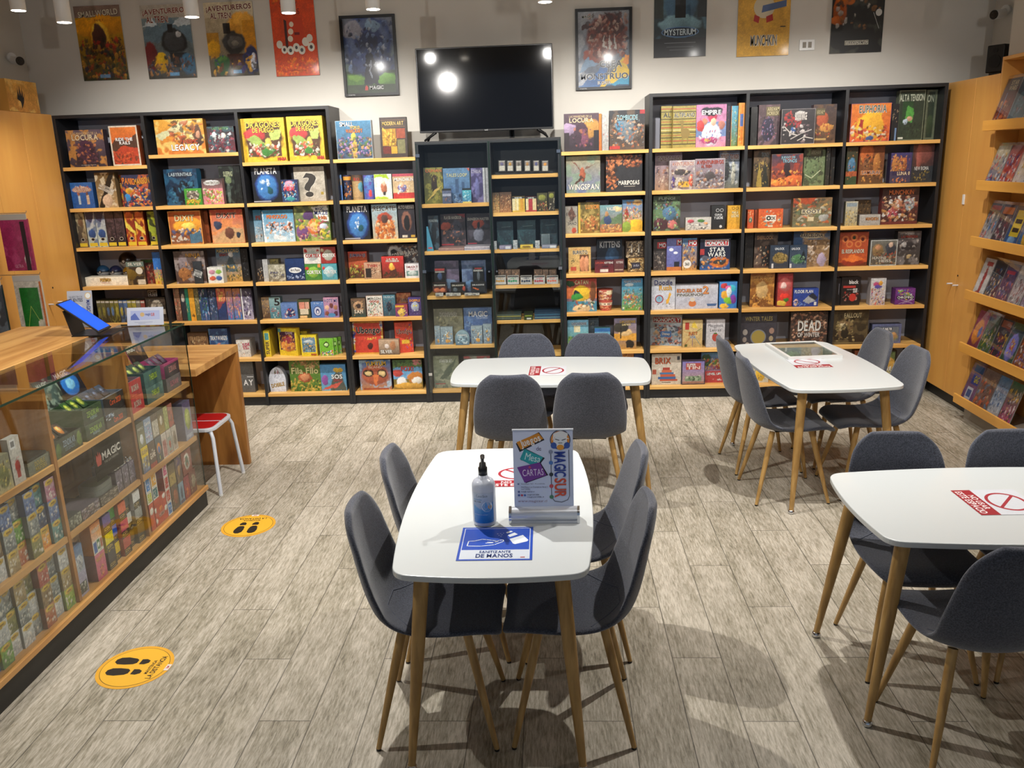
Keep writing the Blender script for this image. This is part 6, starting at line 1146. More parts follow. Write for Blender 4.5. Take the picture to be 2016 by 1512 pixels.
def make_chair(loc, rz, label, group):
    t = thing('dining_chair', label, 'chair', loc, rz, group)
    rows = chair_surface()
    n, m = len(rows), len(rows[0])
    th = 0.017
    vs = [p + N * th * (1 - .55 * abs(-1 + 2 * j / (m - 1)) ** 6) for r_ in rows for j, (p, N) in enumerate(r_)]
    vs += [p - N * th * (1 - .55 * abs(-1 + 2 * j / (m - 1)) ** 6) for r_ in rows for j, (p, N) in enumerate(r_)]
    fs = []
    o = n * m
    for i in range(n - 1):
        for j in range(m - 1):
            a = i * m + j
            fs.append((a, a + 1, a + m + 1, a + m))
            fs.append((o + a, o + a + m, o + a + m + 1, o + a + 1))
    for i in range(n - 1):
        a = i * m; fs.append((a, a + m, o + a + m, o + a))
        a = i * m + m - 1; fs.append((a, o + a, o + a + m, a + m))
    for j in range(m - 1):
        fs.append((j, o + j, o + j + 1, j + 1))
        a = (n - 1) * m + j; fs.append((a, a + 1, o + a + 1, o + a))
    b = MB(); b.add(vs, fs, (.1, .1, .1), 0, True)
    sh = b.build('seat_shell', M['fabric'], t)
    sd = sh.modifiers.new('subdivision', 'SUBSURF'); sd.levels = 1; sd.render_levels = 1
    # stitched seam where the seat meets the back, following the shell's inner face
    i0 = 17
    seam = MB()
    pts = []
    for j in range(1, m - 1):
        u = abs(-1 + 2 * j / (m - 1))
        i = int(round(i0 - 7 * u ** 2))
        p, N = rows[i][j]
        pts.append(p + N * (th * (1 - .55 * u ** 6) + .0005))
    seam.tube(pts, .0022, 6); seam.build('seam', M['seam'], sh)
    for sx in (-1, 1):
        for sy in (-1, 1):
            top = Vector((sx * .125, sy * .115, .438)); ft = Vector((sx * .208, sy * .215, .006))
            b = MB(); b.tube([top, top.lerp(ft, .3), ft], [.0165, .0165, .0095], 14)
            lg = b.build('leg', M['leg'], t)
            c = MB(); c.tube([(ft.x, ft.y, 0), (ft.x, ft.y, .008)], [.0095, .0098], 12); c.build('foot_cap', M['black_plastic'], lg)
    b = MB(); b.box(-.10, -.09, .4245, .10, .09, .4295)
    b.build('mounting_plate', M['blackmetal'], t)
    return t

TABLES = [
    ((-0.225, -4.01, 0), 90, 'white table nearest the camera holding a sanitizer bottle and small banner'),
    ((-0.02, -1.885, 0), -2.5, 'white table crosswise in front of the glass cabinet with a prohibition notice'),
    ((1.625, -1.845, 0), 94.0, 'white table with grey framed tray, standing near the right cabinets'),
    ((1.735, -4.075, 0), 0.5, 'white table cut off by the right edge of the photo'),
]
T0 = None
for loc, rz, lab in TABLES:
    if T0 is None: T0 = make_table(loc, R(rz), lab)
    else: copy_tree(T0, loc, R(rz), lab, 'white game tables')

CHAIRS = [   # local +Y is the direction the sitter faces
    (-.447, -4.31, -90, 'grey chair left of the sanitizer table, nearer the camera'),
    (-.43, -3.765, -90, 'grey chair left of the sanitizer table, farther from the camera'),
    (.045, -4.30, 90, 'grey chair right of the sanitizer table, nearer the camera'),
    (.075, -3.77, 91, 'grey chair right of the sanitizer table, farther from the camera'),
    (-.262, -2.235, 0, 'grey chair seen from behind at the crosswise table, left one'),
    (.205, -2.225, -1, 'grey chair seen from behind at the crosswise table, right one'),
    (-.195, -1.66, 178, 'grey chair beyond the crosswise table, left one before glass cabinet'),
    (.262, -1.70, 178, 'grey chair beyond the crosswise table, right one before bookcase'),
    (1.405, -2.14, -88, 'grey chair left of the tray table, nearer the camera'),
    (1.385, -1.63, -86, 'grey chair left of the tray table, farther from the camera'),
    (1.92, -2.08, 93, 'grey chair right of the tray table, nearer the camera'),
    (1.915, -1.54, 94, 'grey chair right of the tray table, farther from the camera'),
    (1.435, -3.91, 178, 'grey chair beyond the table at the right edge, left one'),
    (1.925, -3.905, 180, 'grey chair beyond the table at the right edge, cut off one'),
    (1.425, -4.44, 3, 'grey chair nearest the bottom right corner, turned outward'),
]
C0 = None
for x, y, rz, lab in CHAIRS:
    if C0 is None: C0 = make_chair((x, y, 0), R(rz), lab, 'grey upholstered chairs')
    else: copy_tree(C0, (x, y, 0), R(rz), lab, 'grey upholstered chairs')

# ================================================================ DISPLAY CASE AND SERVICE COUNTER
CX = -2.21
def display_case():
    t = thing('glass_display_case', 'long glass-fronted display case with oak shelves full of card boxes', 'display case', (CX - .2, -3.72, 0))
    ox, oy = CX - .2, -3.72
    def part(nm, mt, *boxes, parent=t, bevel=0):
        b = MB()
        for q in boxes: b.box(q[0] - ox, q[1] - oy, q[2], q[3] - ox, q[4] - oy, q[5])
        return b.build(nm, mt, parent, bevel=bevel, seg=1)
    y0, y1 = -5.2, -2.24
    part('plinth', M['plinth'], (-2.6, y0, 0, CX - .002, y1, .104))
    part('bottom_board', M['oak_y'], (-2.6, y0, .105, CX + .012, y1 + .01, .133), bevel=.002)
    part('back_panel', M['oak_z'], (-2.6, y0, .134, -2.585, y1, 1.160))
    for yd in (-2.972, -3.674, -4.376, -5.078):
        part('divider', M['oak_z'], (-2.584, yd - .011, .134, CX - .009, yd + .011, 1.160))
    edges = [y1 - .008, -2.972, -3.674, -4.376, -5.078, ]
    for i in range(4):
        for z in (.815, .467):
            part('shelf', M['oak_y'], (-2.584, edges[i + 1] + .0115, z - .028, CX - .012, edges[i] - (.0115 if i else 0), z))
    f = part('front_glass', M['glass'], (CX - .006, y0, .134, CX, y1, 1.160))
    part('glass_edge', M['glass_edge'], (CX - .006, y1, .134, CX, y1 + .002, 1.160), parent=f)
    part('end_glass', M['glass'], (-2.584, y1 - .006, .134, CX - .0065, y1 - .0005, 1.160))
    tp = part('top_glass', M['glass_top'], (-2.6, y0, 1.163, CX + .001, y1 + .001, 1.173))
    part('glass_edge', M['glass_edge'], (CX + .001, y0, 1.163, CX + .0025, y1 + .001, 1.173), (-2.6, y1 + .001, 1.163, CX + .0025, y1 + .0025, 1.173), parent=tp)
    # service counter behind
    t = thing('service_counter', 'oak topped service counter running behind the glass display case', 'counter', (-2.92, -3.72, 0))
    ox, oy = -2.92, -3.72
    part('counter_top', M['oak_y'], (-3.22, y0, 1.138, -2.601, y1 + .002, 1.174), parent=t, bevel=.003)
    part('front_panel', M['oak_z'], (-2.64, y0, 0, -2.601, y1, 1.137), parent=t)
    part('side_panel', M['oak_z'], (-3.2, y1 - .036, 0, -2.641, y1, 1.137), parent=t)
    # oak desk
    t = thing('oak_desk', 'plain oak desk with panel ends beyond the glass display case', 'desk', (-2.52, -1.84, 0))
    ox, oy = -2.52, -1.84
    part('desktop', M['oak_x'], (-2.86, -2.19, .828, -2.2, -1.47, .876), parent=t, bevel=.002)
    part('end_panel', M['oak_z'], (-2.86, -1.51, 0, -2.201, -1.471, .827), parent=t)
    part('modesty_panel', M['oak_z'], (-2.86, -2.19, 0, -2.825, -1.511, .827), parent=t)
display_case()

def stool():
    t = thing('stool', 'small stool with red seat and white tube legs under the desk', 'stool', (-2.375, -1.885, 0))
    pts = []
    for x, y in ((.175, .17), (-.175, .17), (-.175, -.17), (.175, -.17)): pts.append((x, y))
    def rr(hw, hh, r, n=6, bow=0.02):
        o = []
        for cx_, cy_, a0 in ((hw - r, hh - r, 0), (-hw + r, hh - r, 90), (-hw + r, -hh + r, 180), (hw - r, -hh + r, 270)):
            for k in range(n + 1):
                a = R(a0 + 90 * k / n); o.append((cx_ + r * math.cos(a), cy_ + r * math.sin(a)))
        return o
    b = MB(); b.prism(rr(.18, .185, .07), .425, .447); b.build('seat_frame', M['white_metal'], t, bevel=.004)
    for s in (-1, 1):
        b = MB()
        o = [(x, y) for x, y in rr(.16, .165, .055)]
        o = [(x, max(y, .012) if s > 0 else min(y, -.012)) for x, y in o]
        b.prism(o, .4472, .4508); b.build('seat_pad', M['red_plastic'], t)
    for sx in (-1, 1):
        for sy in (-1, 1):
            b = MB(); b.tube([(sx * .12, sy * .13, .42), (sx * .155, sy * .155, .415), (sx * .168, sy * .166, .38), (sx * .19, sy * .205, .012)], .0125, 14)
            lg = b.build('leg', M['white_metal'], t)
            c = MB(); c.tube([(sx * .19, sy * .205, 0), (sx * .19, sy * .205, .014)], .0135, 14); c.build('foot_cap', M['white_plastic'], lg)
stool()

# ---------------------------------------------------------------- goods in the display case (they face +X)
def D(yc, z, w, h, t, spec, label, cat='card box', kind='card_box', group='boxes in the display case', back=0.0, side='', lean=0):
    mb = art_box_mb(w, h, t, spec, side, '', 0.0045)
    o = mb.build(kind, M['notice_print'], None, (CX - .024 - back, yc, z + .0006), (R(lean), 0, R(90)))
    return tag(o, label, cat, group)
def sleeve(c0, c1, lab='c8a83c'):
    return 'G:%s,%s;N:.4,5,%s;F:7,.1,.1,.9,.6,.12,%s,%s,d8d4c8;E:.5,.84,.42,.13,%s;r:.3,.8,.7,.88,907020' % (c0, c1, c1, c0, c1, lab)
NTH = ['first', 'second', 'third', 'fourth', 'fifth', 'sixth', 'seventh', 'eighth', 'ninth']
pal = {'blue': ('30487c', '6c88b8'), 'pink': ('a84870', 'c0a0b0'), 'green': ('387028', '78a850'), 'grey': ('5c6468', 'a0a8a8'), 'teal': ('2c5c60', '5c9490'),
       'navy': ('202c48', '40587c'), 'orange': ('d07818', 'e8b040'), 'rust': ('9c4828', 'b87850'), 'brown': ('604830', '98805c'), 'white': ('a8acb0', 'd0d4d4'),
       'olive': ('5c6030', '8c8c50'), 'lime': ('58902c', 'a8b850'), 'red': ('98302c', 'b86858'), 'tan': ('8c7850', 'b8a478')}
grids = [('upper', .467, [['pink', 'blue', 'teal'], ['teal', 'navy', 'orange'], ['blue', 'grey', 'olive'], ['grey', 'green', 'rust'], ['blue', 'grey', 'tan'], ['brown', 'brown', 'white'], ['navy', 'red', 'brown'], ['teal', 'blue', 'grey']]),
         ('lower', .133, [['white', 'tan', 'lime'], ['grey', 'grey', 'white'], ['red', 'brown', 'rust'], ['olive', 'white', 'grey'], ['tan', 'grey', 'white'], ['grey', 'olive', 'white'], ['grey', 'white', 'green'], ['red', 'grey', 'blue'], ['navy', 'teal', 'tan']])]
for nm, z0, cols_ in grids:
    for i, cc in enumerate(cols_):
        for k in range(3):
            c = cc[2 - k]
            bk = [0, .012, .0, .02, .006, .015, 0, .01, .0][i] * (1 if k < 2 else 1.4)
            D(-3.726 - i * .0765, z0 + k * .0985, .072, .098, .06, sleeve(*pal[c]),
              '%s card sleeve box, %s in %s column from divider, near bay\'s %s shelf' % (c, ['bottom', 'middle', 'top'][k], NTH[i], nm), 'card box', 'card_sleeve_box', 'card sleeve boxes in the case', back=bk)
deck = [['e8e8e8|white', 'a0a4a0|pale', '3c3c40|charcoal'], ['585c5c|grey', 'd8dcd8|silver white', '6c5020|bronze'], ['e06840|orange', 'c83c78|pink', 'c04c40|brick red'], ['28982c|green', '2868d8|blue', 'f0d010|yellow'], ['584cA0|purple', 'f0e000|bright yellow', '2c2c30|black']]
for i, cc in enumerate(deck):
    for k in range(3):
        c, nme = cc[2 - k].split('|')
        D(-3.032 - i * .077, .133 + k * .0955, .073, .095, .06, 'G:%s,%s;R:0,0,1,.4,2c2a26;N:.1,5,%s;T:iCON,.1,.16,.75,.34,c0a860,b;r:.1,.06,.8,.1,88784c' % (c, c, c),
          '%s and black deck box, %s of %s column, middle bay bottom shelf' % (nme, ['bottom', 'middle', 'top'][k], NTH[i]), 'card box', 'deck_box', 'deck boxes with black bases', back=[0, .02, .0, .02, .0][i])
D(-3.445, .133, .088, .135, .12, 'G:c85878,d87890;F:6,.3,.1,.7,.5,.1,d8843c,e0a060,7c3c68;T:HAPPY,.1,.7,.9,.88,e0a850,b', 'pink box with a small orange cat under the orange box', side='804858')
D(-3.445, .2686, .088, .155, .12, 'G:e8e0d0,e08020;R:0,0,1,.45,e0dcd0;R:.06,.05,.4,.4,3868b0;R:.45,.1,.7,.42,387850;E:.58,.25,.08,.09,f0f0f0;R:.75,.1,.95,.4,b06848;T:WARCRAFT,.1,.7,.9,.84,f0e0c8,b', 'tall orange and white box stacked on the pink box', side='d8843c')
D(-3.535, .133, .07, .26, .06, 'G:785c44,a08060;E:.5,.35,.3,.2,5c4430;F:8,.1,.1,.9,.5,.1,c8a880,382c20;R:.1,.8,.9,.9,604838', 'tall brown box behind the orange one, middle bay bottom shelf', back=.05)
D(-3.615, .133, .08, .12, .07, 'G:9c98b0,b0acc8;R:.1,.1,.9,.55,484c48;F:9,.15,.12,.85,.5,.06,d0d4c8', 'lilac box with grey grid picture by the divider')
D(-3.615, .2536, .08, .13, .07, 'G:a8b0c0,5078a8;E:.5,.35,.4,.28,c0c4c8;F:7,.15,.1,.85,.55,.08,485870,888ca0', 'blue and white box stacked on the lilac box')
# far bay, bottom shelf
def dots(c): return 'G:%s,%s;B:.09,e8e4dc;F:4,.2,.2,.8,.8,.08,%s' % (c, c, 'e8e4dc')
zb = .133
D(-2.79, zb, .145, .155, .06, 'G:c84428,c84c30;E:.08,.6,.09,.1,e8e4dc;E:.08,.2,.09,.1,e8e4dc;E:.85,.9,.12,.1,e8e4dc;E:.9,.4,.1,.1,e8e4dc;E:.5,.55,.12,.1,e08030;T:RUMMY,.3,.25,.75,.4,7c2418,b', 'large orange red box with white discs, far bay bottom shelf')
D(-2.895, zb, .05, .155, .05, 'G:c84428,c84c30;E:.5,.7,.4,.12,e8e4dc', 'narrow orange red box against the divider, far bay')
D(-2.895, zb + .156, .058, .065, .05, dots('b8c020'), 'lime dice-print box in left stack, far bay bottom')
D(-2.895, zb + .222, .058, .085, .05, dots('2080d0'), 'blue dice-print box topping left stack, far bay bottom')
D(-2.826, zb + .156, .064, .07, .05, dots('187078'), 'dark teal dice-print box in second stack')
D(-2.826, zb + .227, .064, .085, .05, dots('e8a818'), 'amber dice-print box topping second stack')
for k, (c, l) in enumerate((('2078c8', 'azure'), ('c83c20', 'vermilion'), ('c02c28', 'red'), ('c83878', 'magenta'))):
    D(-2.685, zb + k * .078, .055, .077, .05, dots(c), '%s dice-print box in tall stack, %s from bottom' % (l, NTH[k]))
D(-2.606, zb, .085, .15, .06, 'G:584838,604838;E:.6,.5,.3,.3,a05838;F:8,.1,.1,.9,.9,.08,38684c,b08c60,803c28', 'dark box with an orange creature, far bay bottom shelf')
D(-2.606, zb + .151, .085, .13, .06, 'G:a08c48,584030;R:.1,.05,.9,.5,b8a058;F:6,.2,.1,.8,.45,.05,585030', 'dark brown box with beige panel stacked on another')
D(-2.518, zb, .065, .13, .05, 'G:7c98b0,88a8c0;E:.5,.5,.22,.3,485870;R:.1,.02,.9,.15,504868', 'pale blue box with a grey bottle, far bay bottom')
D(-2.515, zb + .131, .08, .16, .06, 'G:604c40,4c3850;E:.5,.8,.3,.18,54386c;N:.4,5,90785c;E:.5,.45,.2,.2,b08858', 'violet and brown wrapped box on the blue one')
D(-2.44, zb, .072, .14, .05, 'G:b03838,a03844;E:.5,.3,.2,.2,d87030;N:.3,4,802c30', 'crimson box with orange flame, far bay bottom')
D(-2.355, zb, .09, .145, .05, 'G:743c30,84483c;E:.6,.5,.3,.3,988c74;F:8,.1,.1,.9,.9,.08,583028,b09878', 'rust box at the right end of far bay bottom')
D(-2.4, zb + .146, .13, .145, .06, 'G:8c4438,984c40;E:.5,.5,.28,.35,d8d4cc;E:.5,.5,.18,.24,506c58;N:.2,5,b07060', 'brick red box with white starburst, far bay bottom shelf')
# far bay, middle shelf
z2 = .467
a = [(.078, 'G:3c5888,e0c018;R:0,.62,1,1,e8c818;F:9,.1,.08,.9,.55,.1,88a8d0,e8d060,283c70;T:SUSHI,.1,.72,.9,.88,806010,b', 'yellow and blue card game'),
     (.078, 'G:584438,5c4a40;T:GAME,.1,.35,.9,.6,e8dccc,b,5;T:THE,.4,.62,.65,.7,e0d4c0,b;R:0,0,1,.18,a03c30', 'dark brown card game with bold title'),
     (.07, 'G:38383c,506068;E:.5,.55,.3,.22,d88838;E:.5,.5,.2,.15,3868a8;r:.45,.1,.55,.25,b0c040', 'charcoal card game with coloured swirl'),
     (.06, 'G:b8706c,c8c4bc;R:.15,.12,.85,.7,b07470;B:.06,d8d0c8', 'white card game with reddish panel'),
     (.06, 'G:a8786c,c8c4bc;R:.15,.12,.85,.7,98a098;B:.06,d0c8c0;E:.5,.4,.2,.15,b05848', 'white card game with green-grey panel'),
     (.06, 'G:a89890,c4bcb0;E:.5,.5,.3,.3,887868;B:.05,d0c8bc', 'beige card game in lower row')]
y = -2.915
for i, (w, sp, l) in enumerate(a):
    D(y + w / 2, z2, w, .145, .05, sp, l + ', lower row, far bay middle shelf', 'card game', 'card_game_box', 'card games in the far bay'); y += w + .006
a = [(.078, 'G:8c8c58,686860;E:.5,.3,.25,.2,d8dce0;T:MEMO,.1,.7,.9,.8,c8c8c0', 'grey card game with silver cup'),
     (.08, 'G:a8b8d0,90a4c0;F:7,.1,.1,.9,.6,.1,e0e4ec,d08090,5870a0;T:Genial,.1,.72,.9,.88,f0f0f0,b', 'pale blue card game'),
     (.078, 'G:706858,6c5c50;R:.1,.05,.95,.72,c8c0b0;F:16,.12,.08,.92,.68,.05,584c44,e0d8cc', 'card game showing faces in rows'),
     (.07, 'G:a88c3c,605c54;E:.5,.55,.2,.2,d8d0c0', 'dark card game with gold foot'),
     (.05, 'G:98a458,b0b070;F:6,.1,.1,.9,.9,.1,d0cc90', 'narrow yellow green card game'),
     (.06, 'G:b05040,b87060;N:.4,4,806050', 'reddish card game')]
y = -2.915
for i, (w, sp, l) in enumerate(a):
    D(y + w / 2, z2 + .146, w, .135, .045, sp, l + ', upper row, far bay middle shelf', 'card game', 'card_game_box', 'card games in the far bay', back=.004); y += w + .003
D(-2.31, z2, .105, .235, .06, 'G:8890a8,6c5c88;E:.5,.55,.36,.28,98a83c;E:.5,.55,.2,.16,b8c060;R:.1,.05,.9,.15,a8b0c8', 'violet box with lime monster at right of far bay')
D(-2.42, z2 , .07, .12, .04, 'G:a03028,b84038;N:.4,4,5c2018;F:5,.1,.1,.9,.9,.1,d8c0b0', 'red crumpled card pack beside the violet box', back=.09)
# open display boxes on the top shelf
def open_display(yc, z, w, h, dep, spec, rim, label, lid=None, packs=None):
    t = thing('booster_display', label, 'card display', (CX - .026, yc, z), R(90), 'open card displays on the top shelf')
    SEED[0] += 1
    b = MB(); c = hx(rim)
    b.box(-w / 2, .0004, 0, w / 2, .006, h, c); b.box(-w / 2, .006, 0, -w / 2 + .004, dep, h, c); b.box(w / 2 - .004, .006, 0, w / 2, dep, h, c)
    b.box(-w / 2, dep - .004, 0, w / 2, dep, h, c); b.box(-w / 2 + .004, .006, 0, w / 2 - .004, dep - .004, .006, c)
    art(b, w, h, spec, SEED[0], .0045)
    b.build('tray', M['notice_print'], t)
    if packs:
        for k in range(3):
            p = MB(); x = -w / 2 + w * (k + .5) / 3
            q = MB(); art(q, w / 3 - .01, .07, packs, SEED[0] + k, .005)
            q.xform(Matrix.Translation((x, dep * .35, h * .78)) @ Matrix.Rotation(R(-48), 4, 'X'))
            p.v, p.f, p.c, p.m, p.s = q.v, q.f, q.c, q.m, q.s
            p.box(x - w / 6 + .006, .02, .01, x + w / 6 - .006, dep - .02, h * .7, hx(rim))
            p.build('booster_pack', M['gloss_print'], t)
    if lid:
        q = MB(); q.box(-w / 2, .0005, 0, w / 2, .004, .15, c); art(q, w, .15, lid, SEED[0] + 9, .0045)
        q.xform(Matrix.Translation((0, dep - .004, h - .002)) @ Matrix.Rotation(R(-22), 4, 'X'))
        q.build('raised_lid', M['notice_print'], t)
    return t
zt = .815
GR = 'G:2c3830,384c38;N:.4,4,486040;T:ZENDIKAR,.2,.4,.85,.75,88b048,b;T:RISING,.35,.2,.7,.38,90b0b8'
open_display(-3.53, zt, .22, .085, .17, 'G:303830,3c4438;N:.4,4,485848;E:.12,.4,.1,.4,58703c;E:.9,.5,.1,.4,688040;T:ZENDIKAR,.3,.45,.75,.8,88a0b0,b;T:LEGENDS,.35,.2,.7,.4,7890a0', '282c28', 'black display of creature booster packs at left of middle bay', None, 'G:282420,38342c;E:.5,.45,.28,.38,e08830;E:.5,.5,.12,.2,f8d880;E:.5,.85,.2,.12,5c3c2c')
D(-3.3, zt, .17, .075, .17, GR, 'closed green display box, lower of two, middle bay top shelf', 'card display', 'booster_display', side='38502c')
open_display(-3.3, zt + .0765, .17, .08, .17, GR, '40583c', 'open green display stacked on a green box, middle bay', 'G:28302c,3c5048;E:.6,.5,.3,.4,485c58;N:.4,4,90a090;T:MAGIC,.1,.72,.6,.9,e8e8e0,b', 'G:284828,386030;E:.5,.5,.3,.3,a8b838;E:.5,.5,.15,.2,d8d860')
D(-3.095, zt, .2, .07, .17, 'G:34302c,403c38;F:5,0,.6,.4,1,.06,c8d8e8,5078a8;T:Core 2020,.35,.2,.8,.6,d85830,b', 'closed black display box, lower of two, middle bay', 'card display', 'booster_display', side='302c2c')
open_display(-3.095, zt + .0715, .2, .085, .19, 'G:282628,302c2c;T:Core 2020,.3,.4,.85,.75,e06030,b', '6c7888', 'open black display with blue lid, middle bay top shelf', 'G:181c28,202430;E:.5,.45,.35,.4,2878d0;E:.5,.45,.18,.2,88c8f0;T:MAGIC,.05,.76,.6,.94,e8e8f0,b', 'G:303848,485468;E:.5,.5,.2,.2,7080a0')
D(-2.875, zt, .155, .085, .17, 'G:b83038,c84040;T:IKORIA,.3,.3,.8,.7,d8c0b0,b;N:.2,4,d86058', 'closed red display box, lower of two, far bay', 'card display', 'booster_display', side='a83038')
open_display(-2.875, zt + .0865, .155, .085, .17, 'G:b83038,c84040;T:IKORIA,.3,.3,.8,.7,d8c0b0,b;N:.2,4,d86058', '8c6c7c', 'open red display stacked on a red box, far bay', None, 'G:803c34,985848;E:.5,.5,.2,.3,c8b0a0')
D(-2.66, zt, .2, .09, .19, 'G:486868,507470;T:THEROS,.3,.35,.75,.7,a8c840,b;N:.2,4,6c9088', 'closed teal display box, lower of two, far bay', 'card display', 'booster_display', side='3c5c5c')
open_display(-2.66, zt + .0915, .2, .085, .2, 'G:3c6060,487068;T:THEROS,.3,.35,.75,.75,b0d040,b', '304c50', 'open teal display with painted lid, far bay top shelf', 'G:203c48,306070;N:.5,4,183038;F:12,.1,.1,.9,.9,.08,d0d0c8,284850,a05840', 'G:283830,384c40;E:.5,.4,.3,.3,a0b040;E:.5,.5,.15,.2,d0d878')
D(-2.42, zt, .19, .08, .17, 'G:685c60,786c70;T:ELDRAINE,.25,.3,.8,.7,c87888,b', 'closed mauve display box, lower of two, far bay', 'card display', 'booster_display', side='585058')
open_display(-2.42, zt + .0815, .19, .085, .18, 'G:382838,503048;R:.0,.85,1,1,c04880;T:ELDRAINE,.3,.3,.8,.7,d08888,b', 'b84c80', 'open purple display with dark raised lid, far bay', 'G:281c20,3c2c28;E:.7,.6,.2,.3,b08060;N:.3,4,584030;T:MAGIC,.05,.5,.5,.75,e0dcd0,b', 'G:382440,503058;E:.5,.5,.3,.3,786080')
D(-3.765, zt, .16, .06, .17, 'G:74786c,808474;T:DOUBLE,.3,.5,.75,.85,b8a860,b;T:MASTERS,.3,.12,.8,.46,b8a860,b', 'grey green display box with gold title, near bay', 'card display', 'booster_display', side='6c7064')
D(-3.775, zt + .0615, .14, .012, .13, 'G:3c3c38,50504c', 'flat dark card pack lying on the grey green box', 'card pack', 'card_pack', side='34342f')
D(-3.905, zt, .075, .2, .03, 'G:c0bcb4,d0ccc4;E:.5,.38,.22,.14,a02c28;R:.36,.12,.64,.34,a02c28;F:4,.3,.48,.7,.56,.05,a02c28;r:.15,.76,.6,.96,e8e8e8;r:.22,.8,.53,.92,808080', 'white packet with a red fist print, near bay top', 'packet', 'packet')
D(-3.845, zt, .12, .27, .02, 'G:343834,484c44;N:.3,5,586058;l:.03,.3,.5,.7,.8,b8b040;l:.03,.4,.45,.6,.6,a0a8a0', 'dark card blister with yellow marks behind the packet', 'card pack', 'card_blister', back=.19)
D(-4.0, zt, .1, .15, .08, 'G:b0a880,8c8c78;E:.5,.4,.35,.3,787c54;F:8,.1,.1,.9,.9,.08,584c3c,c8b868', 'pale olive box at the left end, near bay top')
# middle bay, middle shelf
o = MB(); o.box(0, 0, 0, .26, .003, .2, hx('24221f')); SEED[0] += 1
art(o, .26, .2, 'G:24221f,2c2924;T:MAGIC,.28,.42,.95,.62,e0dcd4,b;p:.08,.35,.22,.35,.25,.55,.2,.68,.17,.56,.15,.72,.12,.58,.08,.66,.06,.5,c04030;T:THE GATHERING,.32,.32,.85,.38,a8a49c', SEED[0], .006, x0=0)
o = o.build('hanging_sign', M['matte_print'], None, (CX - .016, -3.37, .605), (0, 0, R(90)))
tag(o, 'black sign with white and red lettering hanging in the middle bay', 'sign')
def chrome_pack(yc, z, label, w=.06, h=.115, back=0.0):
    t = thing('dice_pack', label, 'dice pack', (CX - .03 - back, yc, z), R(90), 'shiny packs on the middle bay shelf')
    b = MB(); SEED[0] += 1
    b.box(-w / 2, .0004, 0, w / 2, .045, h, hx('70687c')); art(b, w, h, 'G:58505c,746c80;F:16,.05,.05,.95,.95,.09,a8a0b8,3c3444,c8c0d4,583c58', SEED[0], .005)
    b.build('card_body', M['gloss_print'], t)
    d = MB()
    for k in range(2):
        for q in range(2):
            n = 10; r = .013
            d.lathe([(max(.0005, r * math.sin(PI * i / 6)), r - r * math.cos(PI * i / 6)) for i in range(7)], n, (-w / 4 + k * w / 2, .012 + q * .022, h), hx('b0a8c0'))
    d.build('chrome_beads', M['chrome'], t)
for i in range(4):
    for k in range(2):
        chrome_pack(-3.155 + i * .068, z2, 'violet silver pack with chrome beads, %s from left, %s row' % (NTH[i], ['front', 'back'][k]), back=k * .075, h=.115 + .03 * k)
for k in range(2):
    b = MB(); b.prism([(x * .055, y * .085) for x, y in [(math.copysign(abs(math.cos(a)) ** .5, math.cos(a)), math.copysign(abs(math.sin(a)) ** .5, math.sin(a))) for a in [2 * PI * i / 28 for i in range(28)]]], 0, .026, hx('707874'))
    b.prism([(x * .045, y * .075) for x, y in [(math.copysign(abs(math.cos(a)) ** .5, math.cos(a)), math.copysign(abs(math.sin(a)) ** .5, math.sin(a))) for a in [2 * PI * i / 28 for i in range(28)]]], .0262, .0266, hx('5c6c4c'))
    tag(b.build('card_tin', M['gloss_print'], None, (CX - .09, -3.275, z2 + .0506 + k * .0275)), ['lower', 'upper'][k] + ' flat grey green tin on the pile of packs', 'tin', 'grey green tins')
D(-3.275, z2, .17, .05, .13, 'G:484038,5c544c;F:24,0,.05,1,.95,.08,807870,302c28,a09888', 'low card tray carrying the grey green tins', 'card tray', 'card_tray')
D(-3.45, z2, .16, .055, .2, 'G:403c3c,5c5058;F:30,0,.05,1,.95,.08,8c8494,2c282c,b0a8a0,684c50', 'tray of glossy dark booster packs in the middle bay', 'card tray', 'card_tray', side='5c545c')
D(-3.59, z2, .11, .06, .2, 'G:383c34,4c5048;F:26,0,.05,1,.95,.08,a0a898,24282a,707460', 'stack of dark green packs next to the divider', 'card tray', 'card_tray', side='484c48')

# ---------------------------------------------------------------- on the counter
def tablet():
    t = thing('tablet', 'tablet with a plain blue screen in a folding black stand', 'tablet', (-2.655, -2.50, 1.174), R(6))
    # tilted plate rising towards -X
    Mx = Matrix.Translation((.095, 0, .012)) @ Matrix.Rotation(R(39), 4, 'Y')
    b = MB(); b.box(-.27, -.085, 0, 0, .085, .009, hx('101012')); b.xform(Mx); b.build('body', M['black_plastic'], t, bevel=.002)
    b = MB(); b.box(-.262, -.077, .0093, -.012, .077, .0098); b.xform(Mx); b.build('screen', M['tablet_screen'], t)
    b = MB(); b.box(-.05, -.1, 0, .17, .1, .006); b.build('cover_base', M['black_plastic'], t)
    b = MB(); b.add([(-.05, -.08, .006), (-.05, .08, .006), (-.08, .08, .145), (-.08, -.08, .145), (-.056, -.08, .006), (-.056, .08, .006), (-.086, .08, .145), (-.086, -.08, .145)],
                    [(0, 1, 2, 3), (7, 6, 5, 4), (0, 3, 7, 4), (1, 5, 6, 2), (3, 2, 6, 7), (0, 4, 5, 1)]); b.build('cover_prop', M['black_plastic'], t)
tablet()
